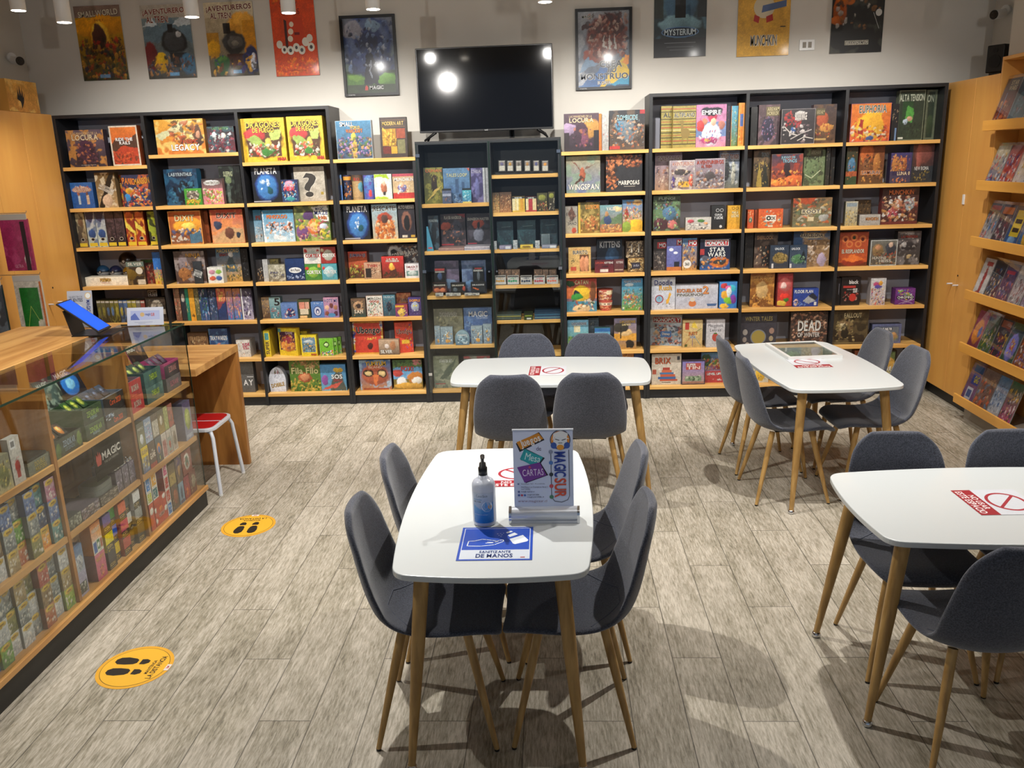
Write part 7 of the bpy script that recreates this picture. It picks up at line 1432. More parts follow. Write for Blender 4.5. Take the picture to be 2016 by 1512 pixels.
def placard(loc, w, h, rz, lean, spec, label, seed):
    t = thing('counter_placard', label, 'sign', loc, R(rz))
    b = MB(); b.box(-w / 2, .0004, 0, w / 2, .004, h, hx('c8ccd8')); art(b, w, h, spec, seed, .004, grain=.02)
    b.xform(Matrix.Translation((0, 0, .004)) @ Matrix.Rotation(R(lean), 4, 'X')); b.build('printed_sheet', M['gloss_print'], t)
    b = MB(); b.box(-w / 2, -.01, 0, w / 2, .06, .0035); b.build('stand_foot', M['film'], t)
placard((-2.79, -2.33, 1.1745), .145, .215, 4, -12, 'G:a8b0c0,b8bcc8;T:NUESTROS,.08,.8,.62,.86,505868;T:CLIENTES,.08,.7,.62,.79,303848,b;o:.4,.5,.22,.13,.07,e8ecf0;e:.84,.86,.13,.09,d8b878;e:.84,.86,.1,.07,e8ece8;T:MAGIC,.76,.42,.92,.74,283c80,b,-90;T:SUR,.76,.18,.92,.4,c04838,b,-90', 'white upright placard with sideways blue and red lettering behind the tablet', 71)
placard((-2.41, -2.31, 1.1745), .215, .105, 3, -14, 'G:b8bcc8,c8ccd8;r:.1,.3,.9,.82,a8b0d0;p:.1,.3,.35,.3,.22,.7,.1,.5,5868a8;e:.42,.6,.06,.12,c8a870;T:magic,.5,.5,.65,.68,304080,b;T:SUR,.66,.5,.76,.68,b84838,b;r:.2,.16,.7,.18,888ca0;r:.3,.08,.5,.1,888ca0', 'low white placard with a blue printed strip at the counter end', 72)

# ================================================================ LEFT CABINETS AND HANGING RACK
def tall_cabinet(name, label, xface, ys, depth, sgn, ztop, handles, locks, plinth, door_from=0):
    """doors in the plane x = xface, facing sgn*X; ys = door boundaries"""
    y0, y1 = min(ys), max(ys)
    xb = xface - sgn * depth
    t = thing(name, label, 'cabinet', ((xface + xb) / 2, (y0 + y1) / 2, 0))
    ox, oy = (xface + xb) / 2, (y0 + y1) / 2
    def P(nm, mt, x0, ya, z0, x1, yb, z1, parent=t, bevel=0):
        b = MB(); b.box(min(x0, x1) - ox, ya - oy, z0, max(x0, x1) - ox, yb - oy, z1); return b.build(nm, mt, parent, bevel=bevel, seg=1)
    P('body', M['maple_z'], xb, y0, .101, xface - sgn * .021, y1, ztop)
    P('plinth', M['plinth'], xb, y0, 0, xface - sgn * .05, y1, .1)
    ds = []
    for i in range(len(ys) - 1):
        a, c = sorted((ys[i], ys[i + 1]))
        d = P('door', M['maple_z'], xface - sgn * .02, a + .002, .104, xface, c - .002, ztop - .003, bevel=.0015)
        ds.append(d)
    for di, y, z in handles:
        b = MB(); x = xface - ox
        b.tube([(x - sgn * .001, y - oy, z), (x + sgn * .04, y - oy, z)], .0065, 12)
        b.build('handle', M['alu'], ds[di])
    for di, y, z in locks:
        b = MB(); b.tube([(xface - ox, y - oy, z), (xface - ox + sgn * .003, y - oy, z)], .007, 12); b.build('keyhole', M['blackmetal'], ds[di])
    return t
tall_cabinet('tall_cabinet', 'tall golden maple cupboard on the left wall with paired peg handles', -4.11, [-.002, -.425, -.85, -1.28], .34, 1, 2.54, [(0, -.36, 1.035), (1, -.49, 1.035)], [(0, -.40, 1.16)], .1)
tall_cabinet('tall_cabinet', 'tall golden maple cupboard with closed doors right of the last bookcase', 3.2, [.155, -.30, -.645], .2, -1, 2.54, [(0, -.245, .985), (1, -.345, .985)], [(1, -.33, 1.06)], .1)
b = MB(); b.box(-.009, -.012, 0, 0, .012, .075); tag(b.build('door_latch', M['white_plastic'], None, (3.1995, -.3, 1.61)), 'small white plastic latch on the right cupboard door gap', 'latch')

RAILS = [(1.803, -1.29, -3.66), (1.783, -1.43, -3.86), (1.373, -1.29, -3.64), (1.363, -1.43, -3.83), (.953, -1.29, -3.66), (.943, -1.43, -3.84)]
def rack_left():
    t = thing('hanging_rack', 'maple rack with wire rails holding hanging packs at the left edge', 'display rack', (-4.2, -1.45, 0))
    b = MB(); b.box(-.2, -.2, 0, .08, .162, 2.1); b.build('rack_body', M['maple_z'], t)
    for z, y, x in RAILS:
        b = MB(); b.tube([(.079, y + 1.45, z + .0035), (x + 4.2, y + 1.45, z + .0035), (x + 4.205, y + 1.45, z + .018)], .003, 8); b.build('rail', M['chrome'], t)
rack_left()
def pack(x, y, z, w, h, spec, label, seed, t=.02):
    """flat hanging pack whose picture faces the shop, header card on top"""
    th = thing('hanging_pack', label, 'hanging pack', (x, y, z), R(0), 'packs hanging on the left rack')
    b = MB(); b.box(-w / 2, .0004, -h, w / 2, t, 0, hx(spec.split(':')[1][:6])); art(b, w, h, spec, seed, .006, z0=-h)
    b.build('pack_body', M['gloss_print'], th)
    b = MB(); b.box(-w / 2, -.002, -.005, w / 2, .004, .035, hx('d8d4cc')); b.build('header', M['gloss_print'], th)
pk = [(-3.765, -1.29, 1.765, .2, .36, 'G:a82058,c03070;r:.72,.0,.88,.95,30141c;E:.8,.2,.1,.14,d8d0c8;N:.2,3,d04880;T:ULTRA,.3,.06,.6,.12,e8b0c0', 'magenta hanging pack with a black stripe, upper row'),
      (-3.935, -1.43, 1.745, .13, .35, 'G:382050,483070;R:.6,0,1,.5,e8c010;N:.3,3,201430', 'purple and yellow hanging pack, upper row beside the magenta'),
      (-3.745, -1.29, 1.335, .2, .37, 'G:d8d0c0,e0d8c8;R:.18,.06,.86,.86,1c7c28;l:.02,.3,.1,.5,.5,a8c850;l:.02,.5,.5,.75,.2,a8c850;E:.8,.14,.14,.1,d8d0b8;R:.92,0,1,.98,d87020', 'green patterned hanging pack in white frame, middle row'),
      (-3.915, -1.43, 1.325, .14, .36, 'G:282c34,3c4450;N:.4,3,606c78;E:.5,.4,.2,.1,c8ccd0', 'dark grey hanging pack, middle row beside the green'),
      (-3.765, -1.29, .915, .2, .33, 'G:b8b4a4,d0ccbc;R:.93,0,1,1,d87020;B:.04,d8d4c8', 'plain beige hanging pack, lower row'),
      (-3.93, -1.43, .905, .14, .32, 'G:282c80,982028;R:.5,0,1,1,283080;R:0,0,.5,1,b02028', 'red and blue hanging pack, lower row beside the beige')]
for i, q in enumerate(pk): pack(*q[:5], q[5], q[6], 300 + i)
b = MB(); b.box(-.13, -.2, 0, .13, .2, .235, hx('d89838')); SEED[0] += 1
q = MB(); art(q, .4, .235, 'G:c88830,e0a840;N:.3,3,f0c468;p:.3,.4,.36,.72,.38,.5,.42,.85,.45,.5,.5,.8,.5,.45,.56,.62,.5,.3,.42,.1,.4,.32,181418;l:.006,.7,.9,.8,.6,a06820;l:.006,.8,.6,.76,.3,a06820', 77, .006)
q.xform(Matrix.Translation((.1305, 0, 0)) @ Matrix.Rotation(R(90), 4, 'Z'))
b.add(q.v, q.f, q.c)
q = MB(); q.box(-.13, -.2005, 0, .13, -.2001, .235, hx('dca040')); b.add(q.v, q.f, q.c)
tag(b.build('cardboard_box', M['matte_print'], None, (-4.25, -.335, 2.5405)), 'yellow cardboard box with black crown mark on top of left cupboard', 'box')

# ================================================================ RIGHT COMIC RACK
LED = [2.217, 1.803, 1.402, 1.005, .603, .196]
def comic_rack():
    t = thing('comic_rack', 'golden maple comic rack with six lipped ledges on the right wall', 'display rack', (3.25, -2.1, 0))
    ox, oy = 3.25, -2.1
    def P(nm, mt, x0, ya, z0, x1, yb, z1, bevel=.0015):
        b = MB(); b.box(x0 - ox, ya - oy, z0, x1 - ox, yb - oy, z1); return b.build(nm, mt, t, bevel=bevel, seg=1)
    P('back_panel', M['maple_z'], 3.36, -3.55, .15, 3.40, -.648, 2.62)
    P('side_panel', M['maple_z'], 3.2, -.668, .15, 3.359, -.648, 2.62)
    P('side_panel', M['maple_z'], 3.2, -3.55, .15, 3.359, -3.53, 2.62)
    P('top_board', M['maple_y'], 3.2, -3.55, 2.6205, 3.4, -.648, 2.645)
    P('base', M['grey_plinth'], 3.16, -3.55, 0, 3.4, -.74, .149)
    for z in LED:
        b = MB(); b.box(3.1 - ox, -3.53 - oy, z - .07, 3.116 - ox, -.67 - oy, z)
        b.box(3.116 - ox, -3.529 - oy, z - .07, 3.358 - ox, -.671 - oy, z - .055)
        b.build('ledge', M['maple_y'], t, bevel=.0015, seg=1)
comic_rack()
def comic(y, z, w, h, spec, label, seed, bag=True, kind='comic_book'):
    t = thing(kind, label, 'comic', (3.135, y, z), R(-90), 'comics on the right rack')
    b = MB(); b.box(-w / 2, .0004, 0, w / 2, .006, h, hx('c8c8c8')); art(b, w, h, spec, seed, .006)
    X = Matrix.Translation((0, .0, 0)) @ Matrix.Rotation(R(-17), 4, 'X')
    b.xform(X); b.build('cover', M['print'], t)
    if bag:
        b = MB(); b.box(-w / 2 - .004, -.004, 0, w / 2 + .004, .009, h + .02); b.xform(X); b.build('plastic_sleeve', M['film'], t)
F_ = 'F:%d,.05,.05,.95,.75,.09,%s'
rows = [
    [('maroon book with orange-lit warriors', 'G:a04020,3c2420;F:14,.1,.05,.9,.6,.08,e07030,582820,d8a068;l:.03,.3,.2,.33,.7,88b0d8;r:.3,.74,.9,.96,3c2c24;T:STAR,.35,.86,.85,.95,e0c898,b;T:WARS,.32,.75,.85,.85,e0c898,b', .19, .3),
     ('blue grey book with magenta title', 'G:486070,283048;E:.5,.4,.4,.35,4c6878;F:8,.2,.1,.8,.6,.08,7c98a8,302c38,c83040;T:STAR,.3,.85,.85,.94,c03868,b;T:WARS,.28,.74,.85,.84,c03868,b', .19, .29),
     ('dark book cut by the photo edge', 'G:302c38,484058;F:8,.2,.1,.8,.6,.08,7c98a8,302c38', .19, .29)],
    [('white comic with blue heroes', 'G:3c5898,d8c8a0;F:20,.05,.05,.95,.8,.09,e8e8e8,283c78,c83830,d8a030', .17, .26), ('red white comic with leaping figure', 'G:c83c38,a0443c;F:18,.05,.05,.95,.8,.1,28387c,d8d8e0,c03028', .17, .26),
     ('white comic with yellow robot', 'G:e0e0e4,d0c8c0;F:12,.1,.1,.9,.8,.1,802838,3c4450,e8c838,d8d8dc', .17, .26), ('white comic with red figure, cut off', 'G:e0e0e4,d8d8dc;F:12,.1,.1,.9,.8,.1,c83848,2c3038', .17, .26)],
    [('dark comic with red-haired hero', 'G:c8c8c8,202430;F:16,.05,.05,.95,.8,.1,c02c28,3878b8,20282c,e8d8c8;r:.1,.85,.9,.95,b03038', .16, .26), ('dark comic with orange masthead', 'G:5c4858,484050;F:16,.05,.05,.95,.7,.1,d8d0d0,903848,384c38;r:.08,.78,.92,.94,e07828', .16, .26),
     ('comic with yellow caption blocks', 'G:2868b0,302c28;r:.2,.3,.9,.9,e8cc20;r:.3,.4,.8,.5,202020;r:.3,.6,.8,.7,202020;E:.5,.2,.3,.12,78a8d8', .16, .26), ('blue comic with a yellow disc, cut off', 'G:2c68a8,3c84c0;E:.5,.3,.3,.2,e8b828;F:8,.1,.5,.9,.9,.1,e8e8e8,b82c30', .16, .26)],
    [('white comic with slim red figure', 'G:d8d8d8,e0dcdc;P:.4,.1,.6,.1,.65,.6,.5,.85,.38,.6,b02c28;E:.4,.1,.3,.1,982820;r:.3,.82,.85,.92,c04840', .15, .26), ('navy comic with golden crowd', 'G:20304c,303848;F:18,.05,.05,.95,.8,.09,d8a860,3868a8,803838,e8d8b8', .15, .26),
     ('purple comic with red masthead', 'G:383c68,484878;F:14,.05,.05,.95,.75,.09,e07848,5858a0,282c48,d8c0b8;r:.1,.75,.8,.83,c03858', .15, .26), ('white comic with grey ink drawing', 'G:c8c8cc,b8b8c0;F:24,.1,.05,.9,.9,.08,484850,787880,e0e0e4,903838', .15, .26), ('pale mauve comic, cut off', 'G:a898b0,b8a8c0;F:10,.1,.1,.9,.9,.1,c05878,e0d8e0', .15, .26)],
    [('pink and orange comic with dancer', 'G:6c2c3c,c8587c;E:.5,.5,.4,.3,e89030;E:.7,.5,.15,.14,3c68b8;R:.0,.85,1,1,c05878', .15, .27), ('grey green comic with marching heroes', 'G:486830,505450;F:18,.05,.05,.95,.7,.08,d8c030,3c68a0,48883c,b8a8b8;r:.1,.8,.9,.95,70887c', .15, .27),
     ('dark comic with red and yellow fighters', 'G:302c38,3c3840;F:16,.05,.05,.95,.65,.09,c83830,e0b828,5c3890,383440;r:.1,.8,.9,.96,b06040', .15, .27), ('comic with lilac oval and acrobat', 'G:3c6038,486078;E:.5,.45,.4,.3,8888e0;F:8,.3,.3,.7,.6,.08,c83840,e8d038;R:0,.85,1,1,586c40', .15, .27), ('comic with orange monster, cut off', 'G:9c5028,504038;F:12,.1,.1,.9,.8,.1,e87828,5878d8,e8e0d8', .15, .27)],
    [('comic with blue and yellow price burst', 'G:583c78,a07888;r:.2,.8,.95,.97,2860a0;r:.3,.5,.9,.78,2848a0;T:GAG,.5,.55,.85,.72,e8d828,b;r:.25,.12,.75,.42,c8ccd8;r:.32,.18,.68,.36,386098', .17, .27), ('bagged comic with mauve desert', 'G:8c6050,8c7470;F:14,.05,.05,.95,.8,.1,c8a080,604038,6890b0,d86838', .2, .27),
     ('comic with white wave on blue', 'G:d8d8dc,4888c0;F:14,.05,.05,.95,.8,.08,f0f0f4,30609c,305078', .15, .27), ('green and pink comic, cut off', 'G:c84c88,408058;F:14,.05,.05,.95,.8,.1,e8b838,283c48,e8e0e0', .15, .27)]]
LN = ['top', 'second', 'third', 'fourth', 'fifth', 'lowest']
for i, rr in enumerate(rows):
    y = -.69
    for j, (l, sp, w, h) in enumerate(rr):
        comic(y - w / 2 - .004, LED[i] - .054, w, h + .045, sp, l + ' on %s ledge of comic rack' % LN[i], 400 + i * 10 + j)
        y -= w + .012

# ================================================================ TELEVISION
def television():
    t = thing('television', 'large flat television with glossy black screen above the glass cabinet', 'television', (-.518, .11, 2.2235), R(-.4))
    b = MB(); b.box(-.552, -.028, .068, .552, .0, .722); b.build('bezel', M['black_plastic'], t, bevel=.004)
    b = MB(); b.box(-.35, .0005, .12, .35, .045, .5); b.build('rear_housing', M['blackmetal'], t, bevel=.01)
    b = MB(); b.box(-.543, -.0295, .084, .543, -.0283, .713); b.build('screen', M['screen'], t)
    b = MB()
    V2, F2 = text_fit('LG', -.012, .072, .012, .081, 1)
    b.add([(x, -.0286, z) for x, z in V2], F2, hx('c8c8c8')); b.build('maker_mark', M['matte_print'], t)
    for s in (-1, 1):
        b = MB()
        b.tube([(s * .42, -.012, .07), (s * .47, -.03, .035), (s * .50, -.11, .006)], [.012, .011, .008], 10)
        b.tube([(s * .42, -.012, .07), (s * .48, .02, .035), (s * .50, .075, .006)], [.012, .011, .008], 10)
        b.build('foot', M['blackmetal'], t)
    # wall bracket
    t = thing('wall_bracket', 'black steel bracket holding the television to the wall', 'bracket', (-.32, .3, 2.28))
    b = MB(); b.box(-.02, .04, -.04, .02, .059, .25); b.build('wall_plate', M['blackmetal'], t)
    b = MB(); b.box(-.012, -.13, .1, .012, .04, .13); b.tube([(0, .045, -.03), (0, -.1, .1)], .008, 8); b.build('arm', M['blackmetal'], t)
television()

# ================================================================ POSTERS, SWITCH, CAMERAS
def poster(x, z, w, h, spec, label, seed, t=.014, frame=False, mat='poster_print'):
    if frame:
        th = thing('framed_poster', label, 'framed poster', (x, WY - .001, z), 0, 'posters on the back wall')
        fw = .022
        b = MB()
        for q in ((-w / 2, 0, w / 2, fw), (-w / 2, h - fw, w / 2, h), (-w / 2, fw, -w / 2 + fw, h - fw), (w / 2 - fw, fw, w / 2, h - fw)):
            b.box(q[0], -.03, q[1], q[2], 0, q[3])
        b.build('frame', M['blackmetal'], th)
        V2, F2 = text_fit('wargaming', -w / 2 + .03, .006, -w / 2 + .09, .015, 1)
        b = MB(); b.add([(x_, -.0305, z_) for x_, z_ in V2], F2, hx('c8c8c8')); b.build('frame_lettering', M['matte_print'], th)
        b = MB(); art(b, w - 2 * fw, h - 2 * fw, spec, seed, .0055, y=-.012, z0=fw); b.build('printed_sheet', M[mat], th)
        return th
    b = MB(); b.box(-w / 2, -t + .0004, 0, w / 2, 0, h, hx('b8b4ac')); art(b, w, h, spec, seed, .0055, y=-t)
    return tag(b.build('wall_poster', M[mat], None, (x, WY - .001, z)), label, 'poster', 'posters on the back wall')
poster(-3.775, 2.825, .395, .59, 'G:2c3018,d8a028;R:0,.85,1,1,8c7468;E:.5,.72,.6,.14,d8942c;E:.5,.6,.2,.2,e8b848;N:.0,1,000;E:.47,.58,.15,.17,4c2c20;E:.46,.73,.07,.05,583828;F:70,.02,.03,.98,.45,.055,1c2014,584420,8c3c24,384428,b08038,302c38;F:14,.05,.42,.95,.55,.05,302818,4c3420,a8382c;T:SMALLWORLD,.08,.86,.95,.94,d8d0b8,b,3;T:FAMILY,.42,.79,.62,.82,903020;R:.38,.03,.6,.08,6888a8', 'unframed poster of a warrior horde against a yellow sky', 501)
poster(-3.195, 2.82, .415, .58, 'G:38342c,8ca0a8;P:0,.6,.2,.85,.35,.7,.55,.88,.75,.7,1,.9,1,.5,0,.5,688090;P:0,.7,.2,.85,.3,.72,d0dce4;P:.65,.72,.8,.8,1,.9,1,.72,c0ccd4;R:0,.82,1,1,b8b0a4;E:.62,.5,.26,.17,26282a;E:.62,.5,.2,.13,3c4044;E:.72,.6,.05,.035,b8bcc0;R:.52,.62,.62,.74,1e2022;R:.5,.15,.85,.35,202224;E:.12,.3,.14,.2,6c2828;E:.3,.22,.14,.14,d0a030;E:.32,.3,.09,.07,e0b838;E:.85,.2,.16,.14,3c6888;F:26,.02,.02,.98,.3,.05,583828,2c2c2c,a87848,384c60;T:¡AVENTUREROS,.04,.86,.96,.95,782c28,b,2;T:AL TREN!,.1,.76,.55,.85,782c28,b;R:.45,.03,.65,.08,6898c0', 'unframed train poster with snowy mountains', 502)
poster(-2.655, 2.82, .415, .58, 'G:38301c,d0c0a0;R:0,.8,1,1,d0c4a8;E:.75,.65,.3,.2,d8a048;R:.75,.3,1,.75,d09028;R:0,.35,.25,.6,b88838;E:.55,.45,.24,.16,3c3c3c;E:.57,.45,.15,.1,606060;E:.57,.45,.06,.04,909088;R:.36,.58,.5,.72,2c2824;R:.38,.14,.75,.3,4c3028;E:.1,.38,.15,.12,e0a838;E:.88,.2,.16,.2,202850;E:.92,.18,.06,.1,c8ccd8;E:.25,.15,.15,.14,2c5c2c;E:.27,.24,.07,.04,508038;F:22,.02,.02,.98,.3,.045,6c3c20,2c2418,c89838,38306c;T:¡AVENTUREROS,.05,.87,.97,.96,6c2824,b,2;T:AL TREN!,.12,.78,.55,.86,6c2824,b;R:.47,.03,.65,.08,6898c0', 'unframed train poster with golden sky and steam engine', 503)
poster(-2.115, 2.80, .37, .70, 'G:c84820,d84c20;F:26,.0,.0,1,.18,.05,d86828,e07830,c04018;F:12,.0,.85,1,1,.05,d86828,e07830;p:.28,.3,.34,.3,.34,.62,.28,.64,401c18;p:.34,.3,.74,.33,.7,.66,.34,.62,c84424;e:.42,.5,.06,.035,e8dcc8;e:.4,.42,.06,.035,e8dcc8;e:.45,.58,.05,.03,e8dcc8;r:.5,.46,.62,.49,701c18;e:.14,.36,.07,.045,e0dcd0;e:.24,.3,.07,.045,e8e4d8;e:.38,.29,.08,.05,e8e4d8;e:.52,.32,.08,.05,e8e4d8;e:.64,.29,.08,.05,e0dcd0;e:.74,.38,.08,.05,e8e4d8;e:.84,.42,.07,.045,e0dcd0;e:.86,.32,.08,.05,e8e4d8;e:.24,.3,.03,.02,484848;e:.38,.29,.035,.022,484848;e:.52,.32,.03,.02,484848;e:.64,.29,.035,.022,585858;e:.86,.32,.035,.022,484848;T:STORY,.22,.77,.62,.83,702014;T:CUBES,.24,.69,.66,.75,702014;r:.3,.06,.7,.065,802c18', 'plain orange poster with white picture dice', 504)
poster(-1.495, 2.618, .465, .635, 'G:2c5020,8c94a8;N:.5,3,384870;E:.5,.72,.5,.32,344c88;E:.5,.72,.42,.26,586c98;E:.5,.72,.3,.17,2c3c74;E:.48,.7,.2,.12,1c2850;E:.2,.85,.2,.12,a8a8b8;E:.6,.9,.15,.08,88a8c8;R:.0,.0,1,.3,2c3c24;R:.02,.12,.98,.27,4c7828;E:.8,.2,.2,.06,68a030;E:.2,.22,.18,.05,70a038;E:.5,.42,.45,.2,303c60;E:.5,.42,.36,.14,3c4c7c;P:.36,.12,.42,.5,.5,.62,.58,.5,.68,.12,14182c;P:.49,.2,.52,.2,.52,.45,.49,.45,9098a8;F:26,.02,.3,.98,.98,.05,28386c,a0a8b8,18203c,6c84b0;T:MAGIC,.46,.05,.74,.1,d8d8d8,b;p:.36,.04,.42,.04,.43,.08,.4,.11,.37,.09,c03028', 'framed poster of a glowing blue orb over green grass', 505, frame=True, mat='print')
poster(.46, 2.60, .465, .63, 'G:2c4868,a8acb4;N:.3,3,b8bcc4;E:.55,.68,.38,.28,7c3020;E:.6,.8,.3,.14,5c2c28;E:.5,.6,.24,.14,8c3c28;E:.3,.4,.2,.12,903820;F:44,.2,.4,.95,.95,.05,582018,a04c30,3c2020,b88070,c8a898;P:.1,.85,.35,.8,.05,.75,4c2c30;P:.6,.85,.5,1,.68,.9,4c2c30;P:.75,.85,.8,1,.85,.85,4c2c30;P:.5,.5,.52,.72,.56,.5,d8d0c8;P:.6,.5,.63,.72,.66,.5,d8d0c8;P:.7,.5,.73,.7,.76,.5,d8d0c8;P:0,0,.6,.35,.5,.0,3068a8;P:.4,0,.9,.4,1,.2,1,0,e8c020;P:.55,0,1,.15,1,0,30a0c8;P:.85,.3,1,.45,1,.3,f09020;P:0,.2,.4,.3,.2,.4,7898b8;T:CREA,.42,.26,.86,.35,182838,b;T:TU,.55,.19,.75,.27,182838,b;T:MONSTRUO,.04,.1,.98,.18,203048,b;T:IKORIA,.38,.03,.64,.08,d8d4d0,b;T:MAGIC,.08,.92,.28,.95,303848,b', 'framed poster of a spiky red monster', 506, frame=True, mat='print')
poster(1.085, 2.832, .425, .6, 'G:101418,304850;N:.4,3,4c6c7c;R:0,.5,.18,1,28302c;R:.82,.5,1,1,1c2428;E:.5,.7,.3,.3,3c5c74;E:.5,.85,.2,.12,5c7c90;r:.4,.5,.6,.74,0e1214;E:.5,.42,.42,.12,6c8c98;R:0,0,1,.24,12141a;e:.5,.32,.36,.07,182838;o:.5,.32,.36,.07,.02,5878a0;T:MYSTERIUM,.2,.28,.8,.36,c0d0d8,b;r:.2,.18,.8,.185,808488;r:.24,.13,.76,.135,606468;r:.3,.09,.7,.095,606468', 'dark teal poster of misty street above the right bookcases', 507)
poster(1.76, 2.815, .42, .6, 'G:c89838,d0a048;N:.2,2,d8a850;T:MUNCHKIN,.26,.13,.76,.27,3c3018,b;e:.5,.62,.2,.14,c8bca0;p:.3,.45,.4,.42,.42,.5,.32,.53,a83028;p:.55,.42,.68,.45,.66,.53,.54,.5,a83028;p:.45,.55,.92,.62,.92,.7,.47,.64,50648c;r:.82,.36,.92,.375,403418', 'mustard yellow poster above the right bookcases', 508)
poster(2.51, 2.812, .415, .6, 'G:0c0c0e,181a16;N:.3,4,3c3c34;E:.15,.55,.12,.2,a05020;E:.3,.75,.25,.12,c06828;E:.1,.4,.14,.05,b06030;E:.3,.95,.2,.1,40603c;F:30,.1,.3,.95,.9,.04,282c28,7c5430,181818,a8a49c;e:.9,.5,.06,.045,c8c8c4;l:.01,.8,.5,.92,.3,a8a8a8;r:.28,.1,.74,.16,908c7c;T:TERRAFORMING,.3,.11,.72,.15,302c28,b', 'near-black poster of fighters by the right corner', 509)

def switch_plate():
    t = thing('socket_plate', 'white double socket plate between two posters on the back wall', 'socket', (2.12, WY - .0005, 2.845))
    b = MB(); b.box(-.062, -.008, 0, .062, 0, .085); b.build('plate', M['white_plastic'], t, bevel=.003)
    for s in (-1, 1):
        b = MB(); b.box(s * .022 - .014, -.011, .02, s * .022 + .014, -.0081, .065); b.build('socket_insert', M['grey_plinth'], t)
switch_plate()
def cctv(loc, rz, label, wallx):
    t = thing('security_camera', label, 'camera', loc, R(rz))
    b = MB(); b.tube([(0, .13, .03), (0, .10, .03)], .035, 20); b.tube([(0, .10, .03), (0, .06, .01)], .012, 10); b.build('mount', M['white_plastic'], t)
    b = MB(); b.tube([(0, .08, 0), (0, -.05, -.015)], [.032, .034], 20); b.build('body', M['white_plastic'], t)
    b = MB(); b.tube([(0, -.0505, -.015), (0, -.056, -.0155)], [.034, .03], 20); b.tube([(0, -.056, -.0155), (0, -.060, -.016)], [.015, .013], 16); b.build('lens', M['black_plastic'], t)
cctv((-4.33, .02, 2.975), 90 - 48 - 90 + 40 + 60, 'small white security camera in the left wall corner', 0)
cctv((3.47, .05, 3.03), -55, 'small security camera in the right wall corner', 0)
t = thing('wall_speaker', 'small black speaker at the right wall above the cupboard', 'speaker', (3.46, -.08, 2.585), R(-60))
b = MB(); b.box(-.07, -.06, 0, .07, .06, .2); b.build('cabinet_shell', M['black_plastic'], t, bevel=.008)
b = MB(); b.tube([(0, -.0605, .08), (0, -.064, .08)], .05, 24); b.tube([(0, -.0605, .16), (0, -.064, .16)], .02, 16); b.build('speaker_cone', M['blackmetal'], t)
b = MB(); b.box(-.05, -.04, -.044, .05, .04, 0); b.build('base_block', M['black_plastic'], t)

# ================================================================ ON THE TABLES
TZ = .7503
def flat_sign(name, loc, rz, w, h, spec, label, cat, seed, group=None, t=.0008, mat='notice_print'):
    """thin printed sheet lying flat; art is painted facing up with its top edge towards local +Y"""
    b = MB(); b.box(-w / 2, .0003, 0, w / 2, t + .0003, h, hx('c8c8c8')); art(b, w, h, spec, seed, .004, grain=.03)
    b.xform(Matrix.Translation((0, -h / 2, t + .0004)) @ Matrix.Rotation(R(-90), 4, 'X'))
    return tag(b.build(name, M[mat], None, loc, (0, 0, R(rz))), label, cat, group)
flat_sign('hand_sanitizer_notice', (-.216, -4.388, TZ), .3, .258, .262,
    'G:1048b8,1048b8;r:.035,.035,.965,.965,d8e0ec;r:.045,.3,.955,.955,1048b8;r:.045,.045,.955,.3,d4dce8;'
    'l:.014,.38,.53,.47,.52,.52,.54,.5,.57,.44,.585,.36,.61,.3,.62,.2,.57,.12,.56,.11,.42,.3,.41,.48,.45,.6,.55,.59,.6,.54,.58,.46,.51,.36,.5,e8f0f8;'
    'p:.68,.62,.86,.74,.94,.58,.92,.54,.76,.46,.73,.48,e8f0f8;p:.68,.68,.79,.76,.74,.82,.65,.74,e8f0f8;p:.64,.79,.72,.85,.69,.88,.62,.83,e8f0f8;'
    'F:1,2,2,3,3,.01,fff;l:.008,.5,.78,.515,.785,e8f0f8;l:.008,.54,.79,.555,.795,e8f0f8;l:.008,.58,.80,.595,.805,e8f0f8;l:.008,.52,.73,.535,.735,e8f0f8;l:.008,.56,.75,.575,.755,e8f0f8;l:.008,.55,.7,.565,.705,e8f0f8;'
    'T:SANITIZANTE,.29,.2,.71,.27,183c80,b;T:DE MANOS,.25,.07,.74,.18,102c70,b;T:3M,.84,.06,.9,.09,c83840,b',
    'blue and white sheet with hand and spray pictogram near the sanitizer bottle', 'notice', 601)
STOP = 'G:d8dce4,d8dce4;r:0,0,1,.3,a01828;o:.5,.64,.36,.3,.05,a82838;l:.05,.27,.83,.73,.44,a82838;T:NO USAR,.22,.165,.78,.265,f0e8e8,b;T:ESTE ESPACIO,.06,.03,.94,.145,f0e8e8,b'
flat_sign('prohibition_notice', (-.165, -3.745, TZ), 0, .235, .235, STOP, 'red prohibition notice partly hidden behind the sanitizer bottle and banner', 'notice', 602, 'no use notices on tables')
flat_sign('prohibition_notice', (-.04, -1.91, TZ), -92, .235, .235, STOP, 'red prohibition notice lying sideways on the crosswise table', 'notice', 603, 'no use notices on tables')
flat_sign('prohibition_notice', (1.612, -1.85, TZ), 2, .225, .24, STOP, 'red prohibition notice on the tray table, in front of the tray', 'notice', 604, 'no use notices on tables')
flat_sign('prohibition_notice', (1.658, -4.078, TZ), -89, .235, .24, STOP, 'red prohibition notice on the table at the right edge', 'notice', 605, 'no use notices on tables')

